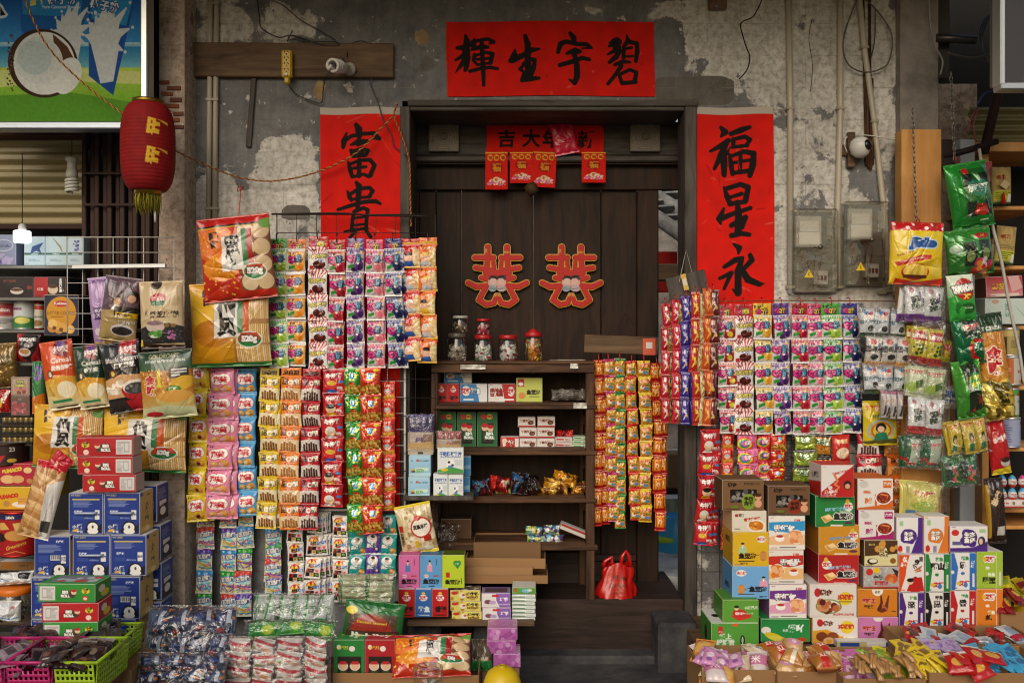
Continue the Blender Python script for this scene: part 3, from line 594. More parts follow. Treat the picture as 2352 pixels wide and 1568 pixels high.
for k,(u0,v0,u1,v1,lab)in enumerate(((985,281,1054,348,'left carved stone octagon charm tile on the door transom'),(1447,281,1516,348,'right carved stone octagon charm tile on the door transom'))):
 c = W((u0+u1)/2,(v0+v1)/2,.26);s_ = (u1-u0)*mpu(.26)
 m = MB();m.box((0,0,0),(s_,.03,s_),'#7a7268',0,None,.004)
 for j in range(8):
  a = math.pi*j/4
  for q,rr_ in enumerate((.037,.047,.057)):
   for sg in(-1,1)if(j+q)%2 else(0,):
    L_ = (.03+.006*q)if sg==0 else(.013+.003*q);off = sg*(.009+.0015*q)
    m.box((rr_*math.sin(a)+off*math.cos(a),-.016,rr_*math.cos(a)-off*math.sin(a)),(L_,.005,.0055),'#8c8478',0,(0,a,0),.001)
 for j in range(8):
  a = math.pi*j/4+math.pi/8;b_ = a+math.pi/4
  for rr_ in(.027,.066):
   p0 = Vector((rr_*math.sin(a),-.0155,rr_*math.cos(a)));p1 = Vector((rr_*math.sin(b_),-.0155,rr_*math.cos(b_)));m.tube([p0,p1],.0016,'#8f877b',5)
 m.lathe([(.02,0),(.018,.003),(.012,.004)],col='#6e675d',seg=20)
 P0 = m.V[-1];V = P0.copy();V[:,1] = -.015-P0[:,2];V[:,2] = P0[:,1];m.V[-1] = V
 tag(m.build('carved_tile',M['matte'],None,c),lab,'carved tile','octagon tiles on the transom')
 # double happiness cutouts on the door: thick board with gold rim
def happiness():
 G,W2 = 171,186
 A = Art(W2,G,'#000',2);B = Art(W2,G,'#000',2)
 st = [];L_ = [[(310,140,50),(310,205,50)],[(230,205,48),(345,205,46)],[(310,205,45),(300,300,50)],[(235,268,44),(345,285,44)],[(345,230,36),(350,300,40)],[(300,300,56),(370,302,58)],[(188,362,44),(240,387,48),(330,378,50),(370,382,50)],[(270,330,42),(350,350,50)],[(292,400,44),(256,468,46),(300,498,46),(348,488,44),(364,440,34)]]
 for sx in(-1,1):
  for q in L_:st.append([(.5+sx*(370-x)/440,(y-115)/405,.8*w/405)for x,y,w in q])
 for s_ in st:
  A.b([(x,y,w+.026)for x,y,w in s_],'#fff');B.b([(x,y,w-.006)for x,y,w in s_],'#fff')
 a,b_ = A.out()[...,0],B.out()[...,0]
 col = np.where(b_[...,None]>.5,srgb('#bb170f'),srgb('#c49a3c'))
 D = Art(W2,G,'#000',2);D.a = np.repeat(np.repeat(col,2,0),2,1).astype(np.float32)
 D.e(.44,.6,.075,.085,'#caa9a0');D.e(.55,.6,.075,.085,'#cfa79e');D.e(.44,.55,.065,.05,'#2a2330');D.e(.56,.54,.065,.05,'#3a2b33');D.e(.44,.59,.055,.05,'#dcb8ac');D.e(.55,.59,.055,.05,'#dcb0a6')
 D.e(.43,.7,.06,.05,'#8fa3ab');D.e(.56,.7,.07,.05,'#b9a6a9');D.t('天長地久',.5,.8,.055,'#c8a24a',bold=.03);D.t('真愛永恒',.66,.14,.04,'#c8a24a');D.t('家',.33,.12,.07,'#c8a24a')
 col = D.out();solid = (a>.5)|(col[...,2]>.42)
 s_ = .349/W2;yf = -.016;m = MB();X = (np.arange(W2)-W2/2)*s_;Z = (G/2-np.arange(G))*s_
 ok = solid[:-1,:-1]&solid[1:,:-1]&solid[1:,1:]&solid[:-1,1:]
 P = np.zeros((G,W2,3));P[...,0] = X;P[...,1] = yf-.004*(b_>.5);P[...,2] = Z[:,None]
 i = np.arange(G*W2).reshape(G,W2);q = np.stack([i[:-1,:-1],i[1:,:-1],i[1:,1:],i[:-1,1:]],-1)[ok]
 m.raw(P,q,None,col)
 V = [];Q = []
 for(sel,pa,pb)in(((ok[:,:]&~np.pad(ok,((0,0),(1,0)))[:,:-1]),(0,0),(1,0)),((ok&~np.pad(ok,((0,0),(0,1)))[:,1:]),(1,1),(0,1)),((ok&~np.pad(ok,((1,0),(0,0)))[:-1]),(0,1),(0,0)),((ok&~np.pad(ok,((0,1),(0,0)))[1:]),(1,0),(1,1))):
  for(j,k)in np.argwhere(sel):
   b0 = len(V);A_ = P[j+pa[0],k+pa[1]];B_ = P[j+pb[0],k+pb[1]]
   V+=[tuple(A_),tuple(B_),(B_[0],0,B_[2]),(A_[0],0,A_[2])];Q.append([b0,b0+1,b0+2,b0+3])
 m.raw(V,Q,None,'#8a7650');return m
hm = happiness()
o = hm.build('happiness_cutout',M['card'],None,W(1143,634,.327));tag(o,'red double happiness cutout with gold rim on the left door board','cutout','double happiness cutouts on the door')
o = inst(o,'happiness_cutout',None,W(1312,634,.327));tag(o,'red double happiness cutout with gold rim on the right door board','cutout','double happiness cutouts on the door')
# plank with power strip and lamp
o = slab('mounting_plank',441,98,904,177,-.03,-.002,M['wood_plank'],'#777',.004);tag(o,'long weathered plank nailed high on the wall left of doorway','plank')
o.rotation_euler = (0,R(.3),0)
ps = empty('power_strip',W(661,150,-.04),'yellow five outlet power strip fixed to the weathered plank','power strip')
m = MB();m.box((0,-.01,.0),(.048,.034,.125),'#c9a31e',0,None,.012);m.box((0,-.01,-.075),(.026,.026,.03),'#b8941a',0,None,.006);pb_ = m.build('body',M['plastic'],ps)
for z in(.048,.022,-.004,-.03):
 m = MB()
 for x in(-.008,.008):m.box((x,-.0275,z+.004),(.0035,.002,.009),'#1a1612',0,(0,R(30 if x<0 else-30),0))
 m.box((0,-.0275,z-.007),(.003,.002,.008),'#1a1612');m.build('socket',M['matte'],pb_)
m = MB();m.lathe([(.008,0),(.007,.003)],col='#f2ecd8',seg=12);m.build('lamp_switch',M['plastic'],pb_,(0,-.028,-.05),(R(90),0,0))
def spiral_lamp(u,v,y,rot,label,s=1.):
 e = empty('spiral_lamp',W(u,v,y),label,'lamp',None,rot)
 m = MB();m.lathe([(.0,0),(.026*s,0),(.028*s,.012*s),(.02*s,.02*s),(.02*s,.055*s),(.024*s,.06*s),(.026*s,.085*s),(.02*s,.095*s),(0,.096*s)],col='#b9b6ac',seg=20);m.build('lamp_base',M['plastic'],e)
 m = MB();pts = []
 for i in range(72):
  t = i/71;a = t*2*math.pi*3.6;r = .024*s;pts.append((r*math.cos(a),r*math.sin(a),.1*s+.055*s*t))
 pts.append((0,0,.16*s));m.tube(pts,.0068*s,'#d6d3ca',8);m.build('spiral_tube',M['plastic'],e);return e
spiral_lamp(806,160,-.03,(R(100),0,R(-20)),'white spiral lamp screwed to the weathered plank',1.05)
def wire(name,pts,r,col,label,y=-.02,mat='plastic',cat='cable',smooth=6):
 P = [W(p[0],p[1],p[2]if len(p)>2 else y)for p in pts];Q = []
 for i in range(len(P)-1):
  p0,p1,p2,p3 = P[max(i-1,0)],P[i],P[i+1],P[min(i+2,len(P)-1)]
  for k in range(smooth):
   t = k/smooth;Q.append(.5*((2*p1)+(-p0+p2)*t+(2*p0-5*p1+4*p2-p3)*t*t+(-p0+3*p1-3*p2+p3)*t**3))
 Q.append(P[-1]);m = MB();m.tube(Q,r,col,6);o = m.build(name,M[mat]);
 return tag(o,label,cat)if label else o
def twist(name,pts,r,cols,label,turns=60,y=-.03,cat='rope',off=None):
 P = [W(p[0],p[1],p[2]if len(p)>2 else y)for p in pts];n = 14;Q = []
 for i in range(len(P)-1):
  p0,p1,p2,p3 = P[max(i-1,0)],P[i],P[i+1],P[min(i+2,len(P)-1)]
  for k in range(n):
   t = k/n;Q.append(.5*((2*p1)+(-p0+p2)*t+(2*p0-5*p1+4*p2-p3)*t*t+(-p0+3*p1-3*p2+p3)*t**3))
 Q.append(P[-1]);
 cum = [0]
 for a,b in zip(Q[:-1],Q[1:]):cum.append(cum[-1]+(b-a).length)
 Ltot = cum[-1];N_ = int(turns*9);m = MB()
 S = []
 j = 0
 for i in range(N_+1):
  d = Ltot*i/N_
  while j<len(cum)-2 and cum[j+1]<d:j+=1
  f = (d-cum[j])/max(cum[j+1]-cum[j],1e-9);S.append((Q[j].lerp(Q[j+1],f),(Q[j+1]-Q[j]).normalized()))
 for ci,c in enumerate(cols):
  pts2 = []
  for i,(p,t)in enumerate(S):
   n1 = t.cross(Vector((0,1,0))).normalized();n2 = t.cross(n1);a = 2*math.pi*(i/9)+math.pi*ci
   pts2.append(p+(n1*math.cos(a)+n2*math.sin(a))*r)
  m.tube(pts2,r*1.05,c,5)
 return tag(m.build(name,M['plastic']),label,cat)
twist('twisted_cord',[(40,-40,-.45),(103,97,-.42),(190,190,-.4),(282,262,-.4),(345,312,-.38),(402,346,-.25),(480,383,-.12),(560,410,-.05),(640,415,-.05),(735,393,-.05),(820,350,-.06),(885,285,-.06),(903,268,-.05)],.0023,('#8e1f16','#a8923a'),'red and yellow twisted cord swagged from billboard past the lantern to doorway',62)
twist('twisted_cord',[(903,268,-.05),(908,250,-.05),(912,238,-.04),(905,262,-.05),(908,275,-.05),(925,318,-.05),(940,370,-.05),(942,430,-.05),(944,520,-.05)],.0024,('#9a3018','#a8883a'),'red and yellow twisted cord hanging straight down the left door jamb',26)
wire('black_cable',[(590,-10),(596,40),(602,66),(640,86),(668,82),(710,95),(770,97),(776,105),(740,104),(700,90),(668,82),(660,96),(672,70)],.003,'#161515','tangle of black cable above the weathered plank',-.03)
wire('black_cable',[(624,0),(652,14),(690,46),(730,68),(770,92)],.0022,'#1d1b1b','thin black cable slanting down to the plank from the top')
wire('cable_loop',[(660,193,-.035),(680,216),(715,232),(738,236),(742,210),(748,178,-.05),(765,155,-.05),(780,142,-.05),(790,135,-.05)],.0026,'#241a1b','dark flex looping from the yellow power strip to the lamp')
wire('lamp_flex',[(797,130,-.04),(800,110),(815,97),(840,97),(850,120),(855,178),(850,190),(868,235),(880,275),(898,310),(905,335),(925,352),(942,366,-.05)],.0026,'#23203a','dark blue flex running from spiral lamp down over the couplet')
for u,lab in((484,'left of the twin cream conduits beside the masonry pillar'),(498,'right of the twin cream conduits beside the masonry pillar')):
 m = MB();a,b = W(u,-60,-.015),W(u-5,520,-.015);m.tube([a,b],.0125,'#b0a794',10)
 for t in(.12,.5,.93):p = a.lerp(b,t);m.box(p,(.032,.03,.014),'#9b927f',0,None,.003)
 tag(m.build('conduit',M['plastic']),lab,'conduit','twin conduits')
o = slab('wooden_batten',570,178,582,338,-.015,-.002,M['wood_grey']);o.rotation_euler = (0,R(4.5),0);tag(o,'thin grey batten with nail holes hanging below plank','batten')
# right of the doorway: conduits, bamboo, meters, camera
for pts,r,lab in((((1810,-60),(1815,250),(1815,660)),.014,'cream conduit pipe running beside the right couplet edge'),(((1930,-60),(1930,250),(1923,520),(1928,660)),.0135,'cream conduit pipe running down between the two meter boxes'),(((1968,-60),(1985,110),(2008,280),(2030,480),(2040,640),(2040,668),(2026,672)),.013,'slanting cream conduit pipe behind the right meter box')):
 m = MB();P = [W(a,b,-.018)for a,b in pts];m.tube(P,r,'#b3aa97',10)
 for p in P[1:]:m.box(p,(r*2.7,r*2.3,.014),'#a09784',0,None,.003)
 tag(m.build('conduit',M['plastic']),lab,'conduit')
for k,(u0,v0,u1,v1)in enumerate(((1982,-20,1990,380),(1990,180,1995,385),(1997,0,2000,390),(2003,180,2004,380))):
 m = MB();m.tube([W(u0,v0,-.012),W(u1,v1,-.012)],.006,'#5d4731',6);tag(m.build('bamboo_stick',M['wood_post']),['brown stick leaning leftmost behind the wall camera','brown stick second from left behind the wall camera','brown stick third from left behind the wall camera','brown stick rightmost behind the wall camera'][k],'stick','sticks behind the camera')
wire('looped_wire',[(1970,-5),(1945,60),(1936,110),(1950,150),(1985,166),(2020,160),(2042,140),(2048,80),(2010,20),(1960,-20)],.0035,'#5a554b','loose grey wire loop hanging high right of doorway',-.03)
wire('black_cable',[(2010,20),(2008,100),(1990,165),(1984,182)],.0025,'#1d1b1b','short black cable hanging inside the grey wire loop')
m = MB();m.box((0,-.012,0),(.085,.024,.09),'#6a4c3a',0,None,.005)
for x,z in((-.02,0.012),(.02,.028),(.012,.008),(.028,.008),(-.028,-.008),(-.012,-.008)):m.box((x,-.0245,z),(.004,.002,.011),'#1b1410',0,(0,R(20),0))
m.box((-.005,-.0245,-.034),(.014,.002,.005),'#6fa3c4');tag(m.build('wall_socket',M['plastic'],None,W(1646,3,-.002)),'brown wall socket at the top edge above the cracked plaster','socket')
ck = wire('plaster_crack',[(1752,-4),(1740,22),(1728,40),(1702,54),(1706,82),(1714,108),(1722,132),(1716,160),(1698,182)],.0028,'#191613',None,-.0005,'matte');ck.parent = WALL;ck2 = wire('plaster_crack',[(1865,45),(1858,90),(1866,150),(1862,210)],.0016,'#23201d',None,-.0003,'matte');ck2.parent = WALL
def meter(u0,v0,u1,v1,label):
 y = -.09;a,b = W(u0,v1,y),W(u1,v0,y);w,h = b.x-a.x,b.z-a.z;e = empty('meter_box',((a.x+b.x)/2,0,a.z),label,'meter box')
 m = MB();m.box((0,-.012,h/2),(w*.96,.02,h*.97),'#5f5c56',0,None,.008);m.build('back_plate',M['plastic'],e)
 m = MB();m.box((-.02,-.04,h*.74),(w*.55,.04,h*.36),'#aaa79e',0,None,.004);m.box((-.02,-.061,h*.8),(w*.4,.004,h*.12),'#c9c6be');m.box((-.02,-.061,h*.66),(w*.44,.004,h*.14),'#d6d3ca');m.build('meter',M['plastic'],e)
 m = MB();m.box((.035,-.04,h*.2),(w*.3,.04,h*.16),'#a7a49c',0,None,.003)
 for k in range(3):m.box((.02+.016*k,-.062,h*.2),(.009,.008,.02),'#5b201c')
 m.build('breaker',M['plastic'],e)
 m = MB()
 for k,c in enumerate(('#7a1d1a','#1d2b6b','#222','#5f1c1a')):m.tube([(-.05+.02*k,-.04,h*.55),(-.04+.028*k,-.045,h*.46),(-.05+.03*k,-.04,h*.4),(-.04+.025*k,-.04,h*.3)],.0022,c,5)
 m.build('wires',M['plastic'],e)
 m = MB()
 for(z0,z1,x0,x1)in((0,h,-w/2,w/2),):m.box((0,-.05,h/2),(w,.085,h),'#ccc',0,None,.012)
 for(cx,cz,ww,hh_)in((-.005,h*.76,w*.72,h*.42),(-w*.2,h*.2,w*.38,h*.32),(w*.22,h*.2,w*.38,h*.32)):
  for dx,dz,a_,b_ in((0,hh_/2,ww,.006),(0,-hh_/2,ww,.006),(ww/2,0,.006,hh_),(-ww/2,0,.006,hh_)):m.box((cx+dx,-.094,cz+dz),(a_,.007,b_),'#ccc',0,None,.0015)
 m.box((w*.28,-.095,h*.76),(.02,.01,h*.26),'#ccc',0,None,.003)
 o = m.build('clear_cover',M['grey_clear'],e)
 m = MB();m.lathe([(.011,0),(.009,.006)],col='#6f6960',seg=12);m.build('lock',M['metal'],o,(.02,-.093,h*.55),(R(90),0,0))
 m = MB();m.raw([(-.022,0,-.018),(.022,0,-.018),(0,0,.02)],None,[[0,1,2]],'#d9b41d');m.raw([(-.003,-.001,.01),(.004,-.001,-.0),(.0,-.001,0),(.003,-.001,-.013),(-.005,-.001,-.002),(0,-.001,-.002)],None,[[0,1,2,3,4,5]],'#111');m.build('warning_sticker',M['gloss'],o,(-w*.16,-.097,h*.24));return e
meter(1820,478,1928,676,'left clear covered electricity meter box beside the right couplet')
meter(1940,461,2045,660,'right clear covered electricity meter box, hung slightly higher')
ce = empty('wall_camera',W(1975,340,-.06),'white round security camera on a small wooden bracket','camera')
m = MB();m.box((-.025,.04,.0),(.033,.022,.16),'#6f5437',0,None,.002);m.build('bracket',M['wood_plank'],ce);m = MB();m.box((-.03,.052,0),(.09,.016,.05),'#6f5437',0,None,.002);m.build('bracket_arm',M['wood_plank'],ce)
m = MB();m.lathe([(0.001,-.048),(.02,-.044),(.036,-.03),(.044,-.01),(.046,.005),(.04,.028),(.026,.042),(.001,.047)],col='#cfcdc8',seg=28);cb_ = m.build('body',M['plastic'],ce,(-.003,-.01,0))
m = MB();m.lathe([(.001,.052),(.016,.050),(.024,.043),(.027,.034)],col='#0c0c0e',seg=24);m.build('lens',M['gloss'],cb_,(0,0,0),(R(80),0,R(38)))
wire('camera_cable',[(1962,350,-.05),(1948,352),(1940,330),(1950,312),(1990,311),(2068,322,-.06)],.003,'#c9c6bd','white cable looping from the wall camera to the pillar')
# red lantern
ln = empty('red_lantern',W(340,440,-.42),'red paper lantern with gold characters hanging in front of the pillar','lantern')
Hh,Rm = .40*.9,.108
zs = np.linspace(0,1,121);prof = .062+(Rm-.062)*np.clip(1-np.abs(2*zs-1)**3.2,0,1)**.6
rib = .0013*np.abs(np.sin(zs*math.pi*24));nseg = 260;an = np.linspace(0,2*math.pi,nseg+1);rad = prof-.0025+rib
A = Art(nseg+1,121,'#7c0c0e',2)
A.noise(.08,14,3)
for tx,ty in((.545,.3),(.54,.62)):A.t('旺',tx+.075,ty+.03,.2,'#d0a62e',bold=.04,fit=.13,rot=8)
Aa = A.out();P = np.zeros((121,nseg+1,3));P[...,0] = rad[:,None]*np.cos(an-1.5*math.pi)[None];P[...,1] = rad[:,None]*np.sin(an-1.5*math.pi)[None];P[...,2] = Hh*(1-zs)[:,None]
m = MB();m.grid(P,Aa);m.build('shade',M['matte'],ln)
m = MB();m.lathe([(.06,Hh-.005),(.062,Hh+.014),(.05,Hh+.016)],col='#8a7228',seg=32);m.build('top_ring',M['metal'],ln);m = MB();m.lathe([(.052,-.012),(.054,0),(.06,.006)],col='#9a8126',seg=32);m.build('bottom_ring',M['metal'],ln)
m = MB()
for k in range(120):
 a = random.uniform(0,6.28);r0 = random.uniform(.03,.05);l = random.uniform(.05,.085);m.tube([(r0*math.cos(a),r0*math.sin(a),-.008),(r0*1.05*math.cos(a)+random.uniform(-.004,.004),r0*1.05*math.sin(a),-.03),(r0*math.cos(a)+random.uniform(-.008,.008),r0*math.sin(a),-.012-l)],.0013,random.choice(['#8c8423','#a0962f','#6f6a1b']),4)
m.build('tassel',M['matte'],ln)
m = MB();m.tube([(0,0,Hh+.01),(.0,.0,Hh+.1),(-.01,.02,Hh+.5)],.0015,'#222',5);m.build('hanging_string',M['matte'],ln)
m = MB();m.tube([(.028,0,-.08),(.03,0,-.125)],.0045,'#c9c7bd',8);m.build('pull_tip',M['plastic'],ln)
# coconut billboard
A = Art(330,300,'#2f7fb5',2);A.v(0,.42,'#0a4694','#3f92cc');A.v(.42,.45,'#b9d6df','#7db7cf');A.v(.45,.62,'#2d83b2','#86c3cf');A.v(.6,1,'#b8d656','#5aa524')
A.p([0,.62,.4,.6,1,.63,1,.72,.5,.7,0,.74],'#d3dd8e');A.p([0,.8,.5,.78,1,.86,1,1,0,1],'#5d9a2e')
A.p([.13,-.05,.6,-.05,.62,.1,.55,.45,.52,.66,.42,.62,.15,.34],'#1c5fa4');A.p([.62,-.05,.97,-.05,.9,.3,.79,.8,.62,.66],'#1b4f96');A.p([.64,.0,.95,.02,.88,.3,.64,.25],'#2f8cc6')
A.p([.15,.02,.58,.02,.56,.24,.16,.22],'#2a86c0')
def splash(x,y,s_):
 for i,(dx,dy,w)in enumerate(((-.1,-.16,.05),(-.04,-.22,.04),(.04,-.3,.06),(.14,-.36,.05),(.24,-.3,.04),(.26,-.1,.05),(-.14,-.04,.04),(.2,.1,.05))):A.b([(x+.04*s_,y+.1*s_,.2*s_),(x+dx*.6*s_,y+dy*.55*s_,w*2*s_),(x+dx*s_,y+dy*s_,w*.5*s_)],'#d6dddd');A.e(x+dx*1.15*s_,y+dy*1.18*s_,.014*s_,.016*s_,'#d6dddd')
 A.p([x-.1*s_,y,x-.02*s_,y-.02*s_,x+.1*s_,y-.04*s_,x+.16*s_,y-.1*s_,x+.17*s_,y+.1*s_,x+.12*s_,y+.4*s_,x,y+.42*s_,x-.05*s_,y+.2*s_],'#d6dddd');return
 A.p([x-.1*s_,y,x-.06*s_,y-.14*s_,x,y-.02*s_,x+.02*s_,y-.22*s_,x+.08*s_,y-.04*s_,x+.16*s_,y-.28*s_,x+.22*s_,y-.36*s_,x+.16*s_,y-.1*s_,x+.25*s_,y-.12*s_,x+.17*s_,y+.1*s_,x+.22*s_,y+.15*s_,x+.12*s_,y+.4*s_,x,y+.42*s_,x-.05*s_,y+.2*s_],'#d6dddd')
splash(.46,.36,.62);splash(.7,.4,.75)
for cx,tx in((.36,.36),(.7,.72)):A.e(cx,.0,.09,.05,'#e8e2dc');A.e(cx,.0,.08,.042,'#c2181d');A.t('南國',cx,0.,.06,'#f6f2ee',bold=.03)
A.t('纯',.255,.115,.1,'#e8d56a',bold=.05);A.t('椰子粉',.435,.11,.075,'#eef2f4','#174a86',.1,.03);A.t('Pure Coconut Powder',.43,.165,.024,'#dfe8ee');A.t('椰子粉',.73,.155,.075,'#eef2f4','#174a86',.1,.03,12);A.t('Pure Coconut Powder',.72,.225,.022,'#dfe8ee',rot=12)
A.t('米',-.01,.1,.26,'#11131a','#d7e7f0',.08,.07,fit=.14)
A.e(.3,.57,.245,.245,'#3a2618',15);A.e(.31,.57,.215,.225,'#eef1ec',15);A.e(.24,.53,.12,.12,'#cfdcd9',20);A.p([.37,.36,.47,.45,.55,.6,.48,.56,.41,.6,.38,.5],'#5a3c26');A.e(.47,.66,.09,.14,'#eef1ec',30);A.e(.87,.02,.03,.03,'#dde6ea');A.e(.27,.55,.17,.17,'#dfe5e2',15);A.e(.24,.53,.12,.12,'#c3d3d1',20);A.sp(40,.006,['#2a1a10','#6a4a30'],(.05,.36,.1,.78),3);A.noise(.05,8,4)
mu = A.a.mean(2,keepdims=True);A.a = np.clip((mu+(A.a-mu)*1.1)*.8,0,1)
bb = empty('billboard',W(165,290,-.3),'coconut powder billboard in a bright metal frame above the left shop','billboard')
y = -.3;a,b = W(-140,283,y),W(329,-130,y);w,h = b.x-a.x,b.z-a.z;cx = (a.x+b.x)/2-bb.location.x;bz = a.z-bb.location.z
full = np.concatenate([np.tile(A.out()[:1],(88,1,1)),A.out()],0);full = np.concatenate([np.tile(full[:,:1],(1,140,1)),full],1)
m = MB();facegrid(m,(cx-w/2,0,bz+h),(w,0,0),(0,0,-h),full);m.box((cx,.03,bz+h/2),(w,.05,h),'#888');m.build('printed_face',M['paper'],bb)
m = MB();m.box((cx,.0,bz-.017),(w+.04,.07,.033),'#9aa0ad',0,None,.006);m.build('frame_bottom',M['metal'],bb);m = MB();m.box((cx+w/2+.017,0,bz+h/2-.017),(.032,.07,h+.03),'#c9c9c6',0,None,.006);m.build('frame_side',M['metal'],bb)
o = slab('dark_post',348,-100,363,300,-.1,0,M['rust'],'#2a2523');tag(o,'dark steel post between the billboard and the pillar','post')
# printed packet designs
def qq(top,fruit,dark,body='#e9e7e6',stripes=True,n=2,title='QQ糖',logo='旺仔'):
 if stripes:c_ = srgb(body)*.7+srgb(top)*.3;body = '#%02x%02x%02x'%tuple(int(k*255)for k in c_)
 o = [('r',0,0,1,.13,'#e2dfdf'),('v',.13,.95,body,'#d2cfce')]
 if stripes:o+=[('r',i/12,.03,i/12+.045,.12,top)for i in range(12)]
 rr = random.Random(hash(top)%1000)
 for i in range(6):o.append(('e',.4+.52*rr.random(),.56+.3*rr.random(),.15,.13,fruit if i%3 else dark))
 o+=[('e',.7,.7,.24,.22,fruit),('e',.76,.76,.15,.12,dark),('e',.62,.62,.07,.05,'#f4e9e6'),('p',[0,.13,1,.13,1,.15,0,.18],top),('e',.82,.18,.09,.06,'#c9a640'),('p',[.08,.72,.42,.66,.44,.78,.1,.86],'#2f8f35'),('t',logo,.3,.22,.1,'#1b1512',{'bold':.05}),('e',.46,.47,.36,.1,dark),('t','Q',.2,.46,.3,'#e0208a',{'out':'#3a1a2a','ow':.12,'bold':.1}),('t','Q',.45,.44,.24,'#c9288a',{'out':'#3a1a2a','ow':.14,'bold':.1}),('t','糖',.72,.42,.28,'#5aa9c8',{'out':'#2a2440','ow':.12,'bold':.08}),('r',.62,.9,.95,.93,'#b8b4b4')]
 return o
def qqcola():
 o = [('r',0,0,1,1,'#e6e2e0')]+[('p',[.5,.5,-.3+.28*i,-.2,-.18+.28*i,-.2],'#c11a26')for i in range(6)]+[('p',[.5,.6,-.3+.28*i,1.2,-.18+.28*i,1.2],'#c11a26')for i in range(6)]
 return o+[('e',.55,.72,.3,.16,'#4a1410'),('e',.62,.7,.1,.07,'#7a2a1c'),('t','QQ可乐',.5,.4,.2,'#e5d53a',{'out':'#30306a','ow':.14,'bold':.06,'fit':.86}),('t','软糖',.66,.57,.13,'#3f58c8',{'out':'#e8e8f0','ow':.12,'bold':.05}),('t','旺仔',.3,.16,.1,'#1b1512',{'bold':.05}),('e',.18,.82,.09,.07,'#c01820')]
def hdr(top,title='QQ糖',c2='#e9d43a'):
 return[('r',0,0,1,1,top),('t','旺仔',.26,.25,.26,'#16110f',{'bold':.05}),('t',title,.52,.6,.45,c2,{'out':'#351a3a','ow':.13,'bold':.07,'fit':.6}),('t','Q',.3,.6,.42,'#d91c7c',{'out':'#351a3a','bold':.07})]
def mantou(bg,seed):
 rr = random.Random(seed)
 return[('r',0,0,1,1,bg),('p',[.62,.25,1,.2,1,.95,.6,.95],'#d9b070')]+[('e',.66+.3*rr.random(),.3+.6*rr.random(),.09,.055,rr.choice(['#e9cf9a','#dcb877','#efdcb0']))for _ in range(22)]+[('t','小馒头',.62,.2,.13,'#f3ece2',{'rot':-8,'bold':.03}),('t','旺仔',.18,.1,.1,'#1b1512',{'bold':.05}),('e',.42,.56,.26,.18,'#e8b89c'),('p',[.2,.5,.3,.36,.55,.36,.64,.5],rr.choice(['#b8352a','#2a1c18','#e0b23a','#d8d6d2'])),('p',[.22,.72,.62,.72,.72,.92,.14,.92],rr.choice(['#e3b52e','#c9cdd2','#2f5aa0'])),('r',0,.93,1,1,'#d9a92a')]
def puff(bg,filling):
 return[('v',0,1,bg,bg),('r',0,0,1,.06,bg),('e',.34,.42,.27,.22,'#c8242c'),('e',.62,.4,.28,.22,'#c8242c'),('e',.34,.42,.255,.2,'#f2ece8'),('e',.62,.4,.265,.2,'#f2ece8'),('t','泡芙',.48,.42,.26,'#c01f28',{'bold':.07,'fit':.62}),('t','旺·旺',.2,.14,.07,'#1b1512',{'bold':.05}),('e',.68,.78,.22,.13,'#d98a2e'),('e',.74,.72,.14,.08,'#e8ab52'),('e',.6,.8,.1,.07,filling),('e',.3,.78,.14,.1,'#e3a64a'),('e',.28,.76,.08,.05,'#f0cf8a'),('r',.2,.9,.8,.925,'#f1e6d8')]
def stick(bg,roll,lower='#e9e4d8',stripe='#7a4a22'):
 o = [('r',0,0,1,1,bg),('p',[0,.5,.5,.42,1,.5,1,.9,0,.9],lower),('t','黑',.25,.24,.24,'#17110f',{'bold':.08}),('e',.52,.26,.12,.09,'#f2eee6'),('e',.52,.26,.07,.05,bg),('t','配',.78,.25,.22,'#e9e0c4',{'bold':.08,'out':'#2a1a12','ow':.07}),('t','旺旺',.14,.09,.06,'#1b1512'),('r',.3,.4,.7,.46,'#c23a2a'),('t','香草味',.5,.43,.05,'#f2e8d8')]
 for i,(x,y)in enumerate(((.2,.6),(.33,.54),(.46,.58),(.58,.52),(.7,.57),(.82,.62))):
  o.append(('p',[x-.05,y,x+.05,y+.01,x+.045,.92,x-.045,.92],roll))
  for k in range(7):o.append(('p',[x-.05,y+.05*k+.03,x+.05,y+.05*k,x+.05,y+.05*k+.015,x-.05,y+.05*k+.045],stripe))
  o.append(('e',x,y,.05,.03,'#efe6d2'))
 return o
def milk(k=0):
 return[('r',0,0,1,1,'#b91420'),('t','牛奶糖',.5,.27,.22,'#f4efe9',{'out':'#7d0c14','ow':.06,'bold':.07,'fit':.72,'rot':-4}),('t','旺仔',.2,.1,.1,'#1b1512',{'bold':.05}),('e',.4,.66,.24,.2,'#e7c9a2' if k else '#d8323a'),('e',.4,.58,.22,.1,('#d9b23a','#23180f','#e0dcd6')[k%3]),('p',[.2,.84,.6,.84,.66,.96,.14,.96],('#2f62b8','#d9a92a','#e8e4de')[k%3]),('e',.84,.52,.12,.06,'#3a83c4'),('t','Milk',.78,.76,.11,'#f4efe9',{'bold':.04}),('t','CANDY',.8,.86,.06,'#f4efe9')]
